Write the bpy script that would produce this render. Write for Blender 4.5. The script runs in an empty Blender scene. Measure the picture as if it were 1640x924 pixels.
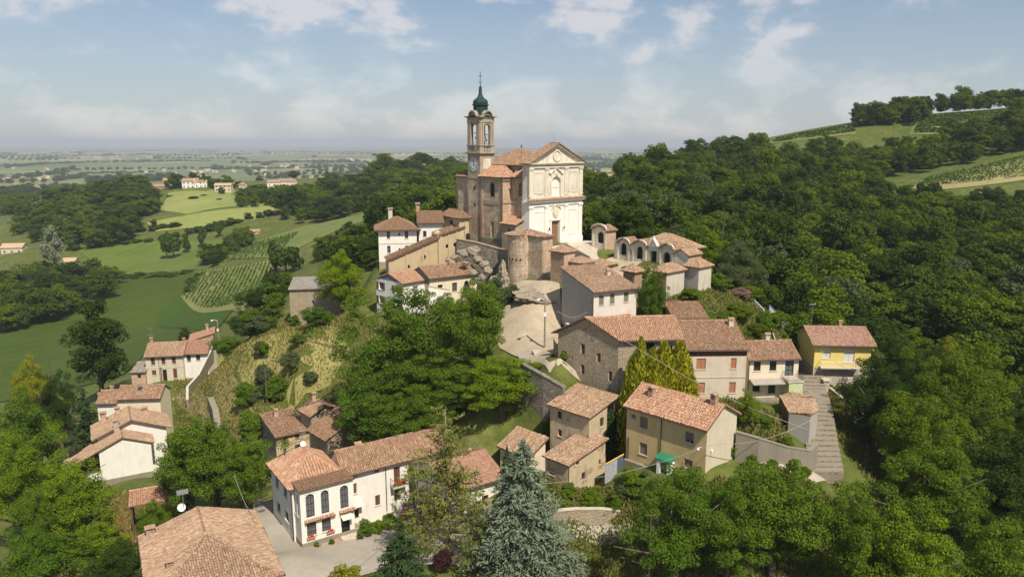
import bpy, bmesh, math, random
import numpy as np
from mathutils import Vector, Matrix
from mathutils.bvhtree import BVHTree
from mathutils.geometry import delaunay_2d_cdt

# ------------------------------------------------------------------ camera, sky, sun, exposure
SC = bpy.context.scene
COL = SC.collection
CAM_Z = 110.0                       # drone height above the plain's datum
cam_d = bpy.data.cameras.new('camera'); cam = bpy.data.objects.new('camera', cam_d); COL.objects.link(cam)
cam_d.sensor_width = 36.0; cam_d.lens = 36.0 * 1200 / 1640
cam_d.clip_start = 0.5; cam_d.clip_end = 90000
cam.location = (0, 0, CAM_Z)
cam.rotation_euler = (math.radians(90) - math.atan(232 / 1200), 0, 0)
SC.camera = cam

SUN_AZ, SUN_EL = math.radians(29), math.radians(52)      # azimuth from -Y (behind the camera) towards +X
SUN_DIR = Vector((math.sin(SUN_AZ) * math.cos(SUN_EL), -math.cos(SUN_AZ) * math.cos(SUN_EL), math.sin(SUN_EL)))
W = bpy.data.worlds.new('World'); SC.world = W; W.use_nodes = True
nt = W.node_tree; nt.nodes.clear()
def wn(t, **k):
    n = nt.nodes.new(t)
    for a, b in k.items(): setattr(n, a, b)
    return n
sky = wn('ShaderNodeTexSky', sky_type='NISHITA', sun_disc=False, sun_elevation=SUN_EL,
         sun_rotation=math.atan2(SUN_DIR.x, SUN_DIR.y), altitude=200, air_density=1.0, dust_density=0.35, ozone_density=3.0)
bg = wn('ShaderNodeBackground'); bg.inputs[1].default_value = 0.08
cl = wn('ShaderNodeBackground'); cl.inputs[0].default_value = (0.93, 0.90, 0.90, 1); cl.inputs[1].default_value = 0.70
tc = wn('ShaderNodeTexCoord')
mp = wn('ShaderNodeMapping'); mp.inputs['Scale'].default_value = (1, 1, 1.9); mp.inputs['Location'].default_value = (1.9, 0.75, 0.3)
n1 = wn('ShaderNodeTexNoise'); n1.inputs['Scale'].default_value = 10.5; n1.inputs['Detail'].default_value = 9; n1.inputs['Roughness'].default_value = 0.58; n1.inputs['Distortion'].default_value = 0.15
n2 = wn('ShaderNodeTexNoise'); n2.inputs['Scale'].default_value = 3.6; n2.inputs['Detail'].default_value = 2
mx = wn('ShaderNodeMath', operation='MULTIPLY_ADD'); mx.inputs[1].default_value = 0.55
rp = wn('ShaderNodeValToRGB'); rp.color_ramp.elements[0].position = 0.735; rp.color_ramp.elements[1].position = 0.92; rp.color_ramp.interpolation = 'EASE'
rp.color_ramp.elements[0].color = (0.20, 0.20, 0.20, 1); rp.color_ramp.elements[1].color = (0.72, 0.72, 0.72, 1)
mixs = wn('ShaderNodeMixShader'); wo = wn('ShaderNodeOutputWorld')
L = nt.links.new
L(tc.outputs['Generated'], mp.inputs[0]); L(mp.outputs[0], n1.inputs['Vector']); L(mp.outputs[0], n2.inputs['Vector'])
L(n2.outputs['Fac'], mx.inputs[0]); L(n1.outputs['Fac'], mx.inputs[2]); L(mx.outputs[0], rp.inputs[0])
veil = wn('ShaderNodeValToRGB'); veil.color_ramp.elements[0].position = 0.74; veil.color_ramp.elements[0].color = (0.60, 0.64, 0.69, 1); veil.color_ramp.elements[1].position = 0.90; veil.color_ramp.elements[1].color = (0.96, 0.92, 0.92, 1)
L(mx.outputs[0], veil.inputs[0]); L(veil.outputs[0], cl.inputs[0])     # thin grey veil, whiter where the cumulus is thick
L(sky.outputs[0], bg.inputs[0]); szz = wn('ShaderNodeSeparateXYZ'); L(tc.outputs['Generated'], szz.inputs[0]); low = wn('ShaderNodeMapRange'); low.inputs['From Min'].default_value = -0.02; low.inputs['From Max'].default_value = 0.13; low.inputs['To Min'].default_value = 0.35; L(szz.outputs[2], low.inputs['Value'])
fc = wn('ShaderNodeMath', operation='MULTIPLY'); L(rp.outputs[0], fc.inputs[0]); L(low.outputs[0], fc.inputs[1])   # far clouds near the horizon are thinner
hv = wn('ShaderNodeMapRange'); hv.inputs['From Max'].default_value = 0.20; hv.inputs['To Min'].default_value = 0.72; hv.inputs['To Max'].default_value = 0.16; L(szz.outputs[2], hv.inputs['Value'])
fm = wn('ShaderNodeMath', operation='MAXIMUM'); L(fc.outputs[0], fm.inputs[0]); L(hv.outputs[0], fm.inputs[1])      # summer haze layer, thickest low down
L(fm.outputs[0], mixs.inputs[0]); L(bg.outputs[0], mixs.inputs[1]); L(cl.outputs[0], mixs.inputs[2]); L(mixs.outputs[0], wo.inputs[0])

sun_d = bpy.data.lights.new('sun', 'SUN'); sun_d.energy = 5.0; sun_d.angle = math.radians(0.53); sun_d.color = (1.0, 0.92, 0.79)
sun = bpy.data.objects.new('sun', sun_d); COL.objects.link(sun)
sun.rotation_euler = SUN_DIR.to_track_quat('Z', 'Y').to_euler(); sun.location = (60, -60, 240)
SC.view_settings.view_transform = 'Standard'; SC.view_settings.look = 'None'
SC.view_settings.exposure = 0.24; SC.view_settings.gamma = 1.0; SC.view_settings.use_curve_mapping = False
SC.render.engine = 'CYCLES'
SC.cycles.use_denoising = True
SC.cycles.max_bounces = 7; SC.cycles.diffuse_bounces = 3; SC.cycles.glossy_bounces = 2; SC.cycles.transmission_bounces = 3
SC.cycles.transparent_max_bounces = 6; SC.cycles.volume_bounces = 0; SC.cycles.caustics_reflective = False; SC.cycles.caustics_refractive = False
SC.cycles.sample_clamp_indirect = 6.0
R = random.Random(7)
rng = np.random.default_rng(11)

HOUSES = {
 'A': {'x': 20.8, 'y': 75.5, 'zb': 72.8, 'h': 7.59, 'az': 45, 'wL': 10.5, 'wR': 6.36, 'win': [('L', 9.23, 9.94, 5.85, 6.5, 'small'), ('L', 7.57, 8.63, 5.2, 6.56, 'roller'), ('L', 7.52, 8.57, 2.0, 3.41, 'roller'), ('L', 1.57, 2.66, 5.09, 6.43, 'rollerhalf'), ('L', 1.57, 2.62, 2.24, 3.26, 'roller'), ('L', 4.16, 5.04, 1.19, 2.7, 'door')]},
 'B': {'x': 9.14, 'y': 84.0, 'zb': 69.5, 'h': 8.94, 'az': 45, 'wL': 6.19, 'wR': 3.4, 'win': [('L', 4.32, 5.02, 7.36, 8.31, 'dark'), ('L', 4.28, 4.91, 5.09, 5.97, 'dark'), ('F', 2.07, 2.79, 6.94, 8.1, 'dark'), ('F', 2.14, 2.83, 4.53, 5.53, 'dark')]},
 'C': {'x': 6.31, 'y': 79.0, 'zb': 71.62, 'h': 2.99, 'az': 44, 'wL': 3.52, 'wR': 6.59, 'win': [('L', 1.48, 2.01, 2.58, 2.95, 'dark'), ('L', 2.08, 2.94, 0.89, 1.16, 'dark'), ('F', 1.38, 1.91, 2.36, 3.12, 'dark'), ('F', 2.37, 3.01, 0.28, 1.16, 'dark'), ('F', 5.43, 5.82, 1.21, 1.88, 'dark')]},
 'D': {'x': 1.99, 'y': 86.0, 'zb': 69.5, 'h': 3.05, 'az': 45, 'wL': 4.91, 'wR': 3.08, 'win': []},
 'E': {'x': -7.23, 'y': 79.5, 'zb': 67.0, 'h': 4.25, 'az': 33, 'wL': 9.0, 'wR': 7.3, 'win': []},
 'W3': {'x': -11.6, 'y': 90.0, 'zb': 66.0, 'h': 4.92, 'az': 40, 'wL': 6.5, 'wR': 4.86, 'win': []},
 'W1': {'x': -24.84, 'y': 78.6, 'zb': 65.24, 'h': 6.96, 'az': 34, 'wL': 7.91, 'wR': 6.03, 'win': [('L', 5.03, 6.42, 4.42, 5.86, 'greyshut'), ('L', 1.89, 3.21, 4.63, 6.04, 'greyshut'), ('L', 4.96, 6.39, 1.35, 2.58, 'dark'), ('L', 1.82, 3.22, 1.56, 2.83, 'dark')]},
 'WB': {'x': -23.45, 'y': 76.9, 'zb': 65.48, 'h': 6.87, 'az': 34, 'wL': 2.29, 'wR': 6.21, 'win': [('F', 0.62, 1.59, 3.44, 6.28, 'arch'), ('F', 2.36, 3.28, 3.41, 6.26, 'arch'), ('F', 4.61, 5.59, 3.4, 6.22, 'arch'), ('F', 0.6, 1.68, 1.21, 3.04, 'grille'), ('F', 2.33, 3.38, 1.24, 2.99, 'grille'), ('F', 4.62, 5.65, 0.08, 2.42, 'glassdoor'), ('L', 1.82, 2.41, 3.51, 5.89, 'greyshut'), ('L', 0.64, 1.19, 3.54, 6.1, 'greyshut')]},
 'W2': {'x': -20.24, 'y': 83.5, 'zb': 64.8, 'h': 6.71, 'az': 34, 'wL': 4.36, 'wR': 10.32, 'win': [('F', 1.06, 1.74, 5.86, 6.77, 'dark'), ('F', 1.34, 1.75, 3.61, 4.96, 'brown'), ('F', 1.36, 1.88, 0.35, 2.05, 'door'), ('F', 4.09, 4.73, 5.74, 6.68, 'dark'), ('F', 4.07, 4.72, 1.28, 2.64, 'brown'), ('F', 6.65, 7.5, 3.6, 5.68, 'brown'), ('F', 6.62, 7.53, 5.99, 6.66, 'vent'), ('F', 9.02, 9.9, 5.99, 6.64, 'vent'), ('F', 9.05, 9.84, 3.75, 5.64, 'brownopen'), ('F', 6.61, 7.54, 1.19, 2.6, 'door'), ('F', 9.01, 9.69, 2.19, 2.72, 'vent')]},
 'F1': {'x': -35.43, 'y': 106.0, 'zb': 60.5, 'h': 6.5, 'az': 34, 'wL': 7.34, 'wR': 5.13, 'win': [('F', 1.06, 1.61, 4.82, 6.6, 'woodopen'), ('F', 2.93, 3.61, 5.07, 6.65, 'wood'), ('F', 0.97, 1.62, 2.86, 4.2, 'whitewin'), ('F', 2.83, 3.67, 2.89, 4.41, 'dark')]},
 'F2': {'x': -30.51, 'y': 108.0, 'zb': 64.0, 'h': 5.61, 'az': 40, 'wL': 3.81, 'wR': 4.53, 'win': []},
 'F3': {'x': -26.11, 'y': 100.0, 'zb': 62.0, 'h': 7.14, 'az': 42, 'wL': 5.18, 'wR': 3.98, 'win': []},
 'G1': {'x': -65.69, 'y': 112.0, 'zb': 55.82, 'h': 6.34, 'az': 30, 'wL': 4, 'wR': 7.52, 'win': []},
 'G2': {'x': -67.64, 'y': 115.3, 'zb': 53.0, 'h': 10.09, 'az': 30, 'wL': 6.5, 'wR': 10.28, 'win': []},
 'H1': {'x': -70.81, 'y': 128.0, 'zb': 56.0, 'h': 9.35, 'az': 5, 'wL': 5, 'wR': 7.47, 'win': []},
 'H2': {'x': -73.82, 'y': 127.0, 'zb': 55.5, 'h': 9.37, 'az': 5, 'wL': 5, 'wR': 3.18, 'win': []},
 'I1': {'x': -76.19, 'y': 150.0, 'zb': 60.82, 'h': 5.99, 'az': 9, 'wL': 6.5, 'wR': 7.45, 'win': [('F', 1.08, 1.86, 3.88, 5.69, 'brown'), ('F', 3.15, 3.91, 3.95, 5.72, 'brown'), ('F', 5.2, 5.97, 3.98, 5.76, 'brown'), ('F', 1.06, 1.91, 1.72, 2.79, 'brown'), ('F', 3.14, 4.0, 0.06, 2.82, 'door'), ('F', 5.24, 6.01, 0.87, 2.92, 'brown')]},
 'I2': {'x': -69.19, 'y': 152.0, 'zb': 61.5, 'h': 5.32, 'az': 7, 'wL': 6.5, 'wR': 5.01, 'win': [('F', 0.73, 1.53, 3.41, 5.07, 'green'), ('F', 2.59, 3.43, 3.57, 5.13, 'green')]},
 'I3': {'x': -70.89, 'y': 160.0, 'zb': 60.0, 'h': 7.4, 'az': 20, 'wL': 6, 'wR': 4.73, 'win': []},
 'I4': {'x': -78.87, 'y': 149.0, 'zb': 61.57, 'h': 2.09, 'az': 5, 'wL': 4, 'wR': 2.76, 'win': []},
 'hut': {'x': -92.83, 'y': 140.0, 'zb': 51.41, 'h': 2.36, 'az': 8, 'wL': 4, 'wR': 4.84, 'win': []},
 'farm': {'x': 13.3, 'y': 90.5, 'zb': 79.32, 'h': 6.85, 'az': 5, 'wL': 8, 'wR': 7.95, 'win': []},
 'tan': {'x': 22.47, 'y': 92.5, 'zb': 77.32, 'h': 7.01, 'az': 2, 'wL': 11.6, 'wR': 7.67, 'win': [('F', 1.18, 2.4, 4.2, 5.64, 'orange'), ('F', 5.62, 6.38, 4.26, 5.68, 'orange'), ('F', 1.15, 2.43, 0.99, 2.44, 'orange'), ('F', 5.58, 6.44, 1.01, 2.45, 'orange')]},
 'small': {'x': 31.84, 'y': 97.0, 'zb': 75.73, 'h': 5.96, 'az': 6, 'wL': 6, 'wR': 7.05, 'win': [('F', 0.73, 1.7, 4.16, 5.7, 'greendark'), ('F', 2.95, 3.91, 4.1, 5.67, 'greendark'), ('F', 5.14, 6.38, 3.33, 5.63, 'greendoor'), ('F', 0.74, 1.81, 1.23, 2.39, 'dark'), ('F', 2.94, 4.0, 0.93, 2.31, 'green')]},
 'yellow': {'x': 44.96, 'y': 107.5, 'zb': 74.55, 'h': 6.47, 'az': -4, 'wL': 8.5, 'wR': 8.14, 'win': [('F', 1.16, 2.34, 4.12, 5.55, 'whiteshut'), ('F', 4.25, 5.79, 3.56, 5.61, 'whiteshut'), ('F', 1.18, 2.49, 0.25, 2.6, 'opening'), ('F', 4.24, 5.76, 1.17, 2.66, 'whiteshut')]},
 'grey': {'x': 11.71, 'y': 105.0, 'zb': 82.2, 'h': 7.08, 'az': 25, 'wL': 9.5, 'wR': 7.31, 'win': [('F', 0.87, 1.66, 4.89, 6.41, 'greengrey'), ('F', 2.71, 3.5, 4.93, 6.48, 'greengrey'), ('F', 5.09, 5.9, 5.03, 6.53, 'greengrey')]},
 'rect1': {'x': -24.91, 'y': 139.0, 'zb': 87.06, 'h': 7.45, 'az': 10, 'wL': 8, 'wR': 7.08, 'win': [('F', 1.54, 2.13, 5.47, 6.85, 'bluewin'), ('F', 4.87, 5.51, 5.44, 6.86, 'bluewin'), ('F', 1.53, 2.16, 2.76, 4.13, 'bluewin'), ('F', 4.89, 5.51, 2.77, 4.08, 'bluewin'), ('F', 3.65, 4.04, 6.03, 6.49, 'round'), ('F', 3.65, 4.05, 3.15, 3.62, 'round')]},
 'rect2': {'x': -17.62, 'y': 141.0, 'zb': 87.0, 'h': 8.48, 'az': 10, 'wL': 8, 'wR': 4.58, 'win': [('F', 0.78, 1.4, 8.0, 8.52, 'dark'), ('F', 0.81, 1.45, 5.64, 6.77, 'dark')]},
 'rect3': {'x': -9.9, 'y': 140.0, 'zb': 89.0, 'h': 7.68, 'az': 30, 'wL': 7.17, 'wR': 2.06, 'win': [('L', 2.74, 4.11, 5.76, 6.64, 'dark')]},
 'wf1': {'x': -18.44, 'y': 124.0, 'zb': 80.7, 'h': 6.24, 'az': 46, 'wL': 7.5, 'wR': 5.28, 'win': [('L', 5.55, 6.75, 4.3, 5.65, 'shutopen'), ('L', 0.82, 2.17, 4.23, 5.54, 'shutopen'), ('L', 5.54, 6.81, 1.81, 3.19, 'shutopen'), ('L', 0.79, 2.09, 2.04, 3.16, 'shutopen'), ('F', 2.21, 3.33, 4.03, 5.38, 'whitewin')]},
 'wf2': {'x': -14.14, 'y': 126.0, 'zb': 81.2, 'h': 6.32, 'az': 34, 'wL': 7, 'wR': 9.86, 'win': [('F', 4.45, 5.43, 3.39, 4.93, 'grille'), ('F', 1.62, 2.56, 4.25, 4.88, 'dark'), ('F', 7.08, 7.74, 4.24, 5.0, 'dark')]},
 'ch1': {'x': 17.87, 'y': 141.0, 'zb': 90.67, 'h': 3.25, 'az': 40, 'wL': 3.73, 'wR': 2.62, 'win': [('L', 0.75, 2.23, 0.65, 2.83, 'archdark')]},
 'chm': {'x': 27.61, 'y': 126.0, 'zb': 89.1, 'h': 2.08, 'az': 40, 'wL': 13.54, 'wR': 2.72, 'win': []},
 'ch4': {'x': 23.47, 'y': 112.0, 'zb': 86.74, 'h': 4.22, 'az': 42, 'wL': 2.7, 'wR': 4.57, 'win': []},
 'ch5': {'x': 28.83, 'y': 114.0, 'zb': 87.44, 'h': 3.99, 'az': 42, 'wL': 2.6, 'wR': 3.43, 'win': []},
 'brick2': {'x': 8.28, 'y': 118.0, 'zb': 87.93, 'h': 5.2, 'az': 44, 'wL': 2.91, 'wR': 2.63, 'win': []},
 'low1': {'x': 11.13, 'y': 117.0, 'zb': 90.0, 'h': 1.55, 'az': 44, 'wL': 3.0, 'wR': 2.81, 'win': []},
 'low2': {'x': 19.27, 'y': 116.0, 'zb': 89.0, 'h': 1.42, 'az': 42, 'wL': 2.29, 'wR': 1.89, 'win': []},
 'bast': {'x': 5.09, 'y': 124.0, 'zb': 87.5, 'h': 7.2, 'az': 44, 'wL': 3.32, 'wR': 2.47, 'win': []},
 'ruin': {'x': -43.03, 'y': 142.0, 'zb': 74.86, 'h': 7.56, 'az': 8, 'wL': 7, 'wR': 9.68, 'win': []},
 'tileshed': {'x': -49.92, 'y': 91.0, 'zb': 60.0, 'h': 3.46, 'az': 24, 'wL': 3, 'wR': 5.52, 'win': []},
 'lowbehind': {'x': 23.12, 'y': 104.0, 'zb': 82.5, 'h': 3.12, 'az': 4, 'wL': 5, 'wR': 4.86, 'win': []},
 'hip': {'x': -30.3, 'y': 57.3, 'zb': 65.5, 'h': 6.2, 'az': 29, 'wL': 12.9, 'wR': 10.1, 'win': []},
 'CH': {'x': 3.1, 'y': 139.2, 'zb': 90.8, 'az': 44},
}

TERRAIN_POINTS = [(9.1,84.0,69.5),(11.5,86.4,69.5),(4.8,88.4,69.5),(7.2,90.8,69.5),(6.3,79.0,71.6),(11.1,83.6,71.6),(3.9,81.5,71.6),(8.6,86.1,71.6),(2.0,86.0,69.5),(4.2,88.2,69.5),(-1.5,89.5,69.5),(0.7,91.6,69.5),(-24.8,78.6,65.2),(-19.8,82.0,65.2),(-29.3,85.2,65.2),(-24.3,88.5,65.2),(-20.2,83.5,64.8),(-11.7,89.3,64.8),(-22.7,87.1,64.8),(-14.1,92.9,64.8),(-35.4,106.0,60.5),(-31.2,108.9,60.5),(-39.5,112.1,60.5),(-35.3,115.0,60.5),(-65.7,112.0,55.8),(-59.2,115.8,55.8),(-67.7,115.5,55.8),(-61.2,119.2,55.8),(-67.6,115.3,53.0),(-58.7,120.4,53.0),(-70.9,120.9,53.0),(-62.0,126.1,53.0),(-70.8,128.0,56.0),(-63.4,128.7,56.0),(-71.2,133.0,56.0),(-63.8,133.6,56.0),(-76.2,150.0,60.8),(-68.8,151.2,60.8),(-77.2,156.4,60.8),(-69.8,157.6,60.8),(-69.2,152.0,61.5),(-64.2,152.6,61.5),(-70.0,158.5,61.5),(-65.0,159.1,61.5),(-92.8,140.0,51.4),(-88.0,140.7,51.4),(-93.4,144.0,51.4),(-88.6,144.6,51.4),(22.5,92.5,77.3),(30.1,92.8,77.3),(22.1,104.1,77.3),(29.7,104.4,77.3),(31.8,97.0,75.7),(38.9,97.7,75.7),(31.2,103.0,75.7),(38.2,103.7,75.7),(45.0,107.5,74.5),(53.1,106.9,74.5),(45.6,116.0,74.5),(53.7,115.4,74.5),(11.7,105.0,82.2),(18.3,108.1,82.2),(7.7,113.6,82.2),(14.3,116.7,82.2),(-24.9,139.0,87.1),(-17.9,140.2,87.1),(-26.3,146.9,87.1),(-19.3,148.1,87.1),(-17.6,141.0,87.0),(-13.1,141.8,87.0),(-19.0,148.9,87.0),(-14.5,149.7,87.0),(-18.4,124.0,80.7),(-14.8,127.8,80.7),(-23.8,129.2,80.7),(-20.2,133.0,80.7),(-14.1,126.0,81.2),(-6.0,131.5,81.2),(-18.1,131.8,81.2),(-9.9,137.3,81.2),(17.9,141.0,90.7),(19.9,142.7,90.7),(15.5,143.9,90.7),(17.5,145.5,90.7),(23.5,112.0,86.7),(26.9,115.1,86.7),(21.7,114.0,86.7),(25.1,117.1,86.7),(28.8,114.0,87.4),(31.4,116.3,87.4),(27.1,115.9,87.4),(29.6,118.2,87.4),(8.3,118.0,87.9),(10.2,119.8,87.9),(6.3,120.1,87.9),(8.2,121.9,87.9),(5.1,124.0,87.5),(6.9,125.7,87.5),(2.8,126.4,87.5),(4.6,128.1,87.5),(-43.0,142.0,74.9),(-33.4,143.3,74.9),(-44.0,148.9,74.9),(-34.4,150.3,74.9),(-30.3,57.3,65.5),(-21.5,62.2,65.5),(-36.6,68.6,65.5),(-27.7,73.5,65.5),(2.4,137.1,90.3),(14.6,148.9,90.3),(10.2,141.9,90.3),(-6.7,146.4,90.5),(2.8,161.1,90.8),(-11.6,150.1,90.3),(14.4,139.0,88.8),(18.7,143.2,88.6),(22.9,141.7,88.3),(15.1,135.5,88.2),(14.5,141.8,89.2),(9.8,156.8,89.8),(1.4,165.4,87.8),(-12.1,160.7,84.8),(27.6,126.0,88.8),(19.3,136.0,88.9),(22.7,127.1,88.7),(18.9,131.7,88.7),(30.5,135.0,88.6),(9.7,76.5,67.8),(7.0,78.0,70.8),(-24.9,72.0,67.5),(-8.3,76.0,66.6),(-22.4,77.0,65.3),(-16.0,80.0,65.1),(-13.8,85.0,64.0),(43.3,107.0,75.1),(35.7,80.0,72.1),(33.0,87.0,75.4),(28.1,84.0,76.6),(2.9,112.0,83.7),(20.9,75.5,75.2),(25.3,79.5,74.8),(29.1,78.0,74.9),(33.8,79.0,73.3),(13.3,81.5,73.0),(4.1,95.0,80.9),(6.5,93.0,80.7),(1.6,126.0,87.2),(3.0,118.0,85.9),(7.1,98.0,80.8),(-24.9,134.0,80.8),(-36.3,120.0,74.3),(-40.2,115.0,69.5),(-29.5,122.0,75.9),(-47.1,130.0,73.7),(-55.1,135.0,67.4),(-61.5,138.0,61.5),(-42.6,140.0,75.6),(-56.4,165.0,72.6),(-77.2,205.0,61.8),(-111.1,290.0,49.4),(-165.2,400.0,47.1),(-102.9,330.0,58.1),(-71.9,250.0,66.4),(-52.4,260.0,73.5),(-82.5,380.0,69.5),(-139.5,450.0,54.5),(-82.5,450.0,67.7),(-172.6,650.0,62.3),(-77.7,520.0,71.9),(-59.6,600.0,75.9),(-100.2,760.0,83.6),(-154.2,850.0,75.6),(-170.8,240.0,34.3),(-151.4,262.0,36.8),(-146.5,300.0,36.8),(-244.4,400.0,33.4),(-225.1,470.0,44.1),(-270.3,480.0,42.7),(-279.4,650.0,75.2),(-218.7,560.0,64.3),(-293.2,620.0,64.5),(-231.6,700.0,70.2),(-284.3,550.0,56.0),(-537.7,900.0,44.0),(-613.3,900.0,36.6),(-344.6,500.0,39.9),(-166.3,540.0,61.5),(-1286.7,1900.0,17.6),(36.5,130.0,83.4),(43.1,120.0,81.6),(56.4,112.0,74.5),(39.3,340.0,94.8),(218.3,340.0,99.6),(185.4,330.0,93.4),(291.3,460.0,128.3),(248.9,450.0,123.7),(203.1,470.0,118.7),(168.7,480.0,113.1),(76.6,190.0,75.3),(86.8,150.0,70.7),(64.4,118.0,65.9),(131.1,200.0,73.9),(187.4,290.0,83.1),(143.9,300.0,84.9),(106.7,300.0,84.9),(64.9,280.0,86.1),(20.6,190.0,83.3),(32.7,170.0,82.5),(38.7,260.0,87.2),(62.2,420.0,88.4),(124.8,400.0,95.6),(199.3,420.0,102.0),(45.8,165.0,78.9),(57.2,140.0,72.7),(73.2,125.0,68.2),(76.9,108.0,67.9),(-29.9,300.0,77.5),(9.3,280.0,83.8),(103.3,450.0,98.4),(-46.7,330.0,72.3),(20.0,40.0,66.0),(-30.0,40.0,64.0),(60.0,40.0,63.0),(0.0,20.0,65.0),(-60.0,45.0,60.0),(15.0,66.0,66.8),(30.0,66.0,67.0),(45.0,70.0,66.0),(65.0,75.0,64.0),(90.0,80.0,62.0),(45.0,90.0,71.0),(60.0,95.0,68.0),(-45.0,70.0,61.0),(-60.0,85.0,56.0),(-80.0,100.0,51.0),(-100.0,110.0,47.0),(-110.0,150.0,46.0),(-130.0,180.0,40.0),(-50.0,95.0,58.0),(-40.0,120.0,66.0),(-90.0,140.0,52.0),(-12.0,100.0,71.0),(-4.0,95.0,74.0),(-20.0,110.0,73.0),(0.0,104.0,79.0),(-5.0,115.0,80.0),(-30.0,60.0,65.0),(-22.0,58.0,65.5),(250.0,520.0,126.0),(300.0,900.0,85.0),(150.0,800.0,65.0),(60.0,700.0,70.0),(500.0,500.0,150.0),(600.0,900.0,110.0),(200.0,110.0,68.0),(300.0,200.0,85.0),(350.0,300.0,115.0),(400.0,400.0,135.0),(150.0,60.0,60.0),(-200.0,60.0,35.0),(-300.0,150.0,30.0),(-400.0,400.0,28.0),(-250.0,260.0,34.0),(-600.0,700.0,25.0),(1500.0,1500.0,70.0),(2500.0,800.0,110.0),(-1545.5,-414.1,13.0),(-1600.0,0.0,13.0),(-1545.5,414.1,13.0),(-1385.6,800.0,13.0),(-1131.4,1131.4,13.0),(-800.0,1385.6,13.0),(-414.1,1545.5,13.0),(0.0,1600.0,13.0),(-2414.8,-647.0,10.0),(-2500.0,0.0,10.0),(-2414.8,647.0,10.0),(-2165.1,1250.0,10.0),(-1767.8,1767.8,10.0),(-1250.0,2165.1,10.0),(-647.0,2414.8,10.0),(0.0,2500.0,10.0),(-4829.6,-1294.1,8.0),(-5000.0,0.0,8.0),(-4829.6,1294.1,8.0),(-4330.1,2500.0,8.0),(-3535.5,3535.5,8.0),(-2500.0,4330.1,8.0),(-1294.1,4829.6,8.0),(0.0,5000.0,8.0),(1294.1,4829.6,8.0),(2500.0,4330.1,8.0),(3535.5,3535.5,8.0),(4330.1,2500.0,8.0),(-11591.1,-3105.8,6.0),(-12000.0,0.0,6.0),(-11591.1,3105.8,6.0),(-10392.3,6000.0,6.0),(-8485.3,8485.3,6.0),(-6000.0,10392.3,6.0),(-3105.8,11591.1,6.0),(0.0,12000.0,6.0),(3105.8,11591.1,6.0),(6000.0,10392.3,6.0),(8485.3,8485.3,6.0),(10392.3,6000.0,6.0),(11591.1,3105.8,6.0),(12000.0,0.0,6.0),(11591.1,-3105.8,6.0),(-43466.7,-11646.9,4.0),(-45000.0,0.0,4.0),(-43466.7,11646.9,4.0),(-38971.1,22500.0,4.0),(-31819.8,31819.8,4.0),(-22500.0,38971.1,4.0),(-11646.9,43466.7,4.0),(0.0,45000.0,4.0),(11646.9,43466.7,4.0),(22500.0,38971.1,4.0),(31819.8,31819.8,4.0),(38971.1,22500.0,4.0),(43466.7,11646.9,4.0),(45000.0,0.0,4.0),(43466.7,-11646.9,4.0)]

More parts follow.
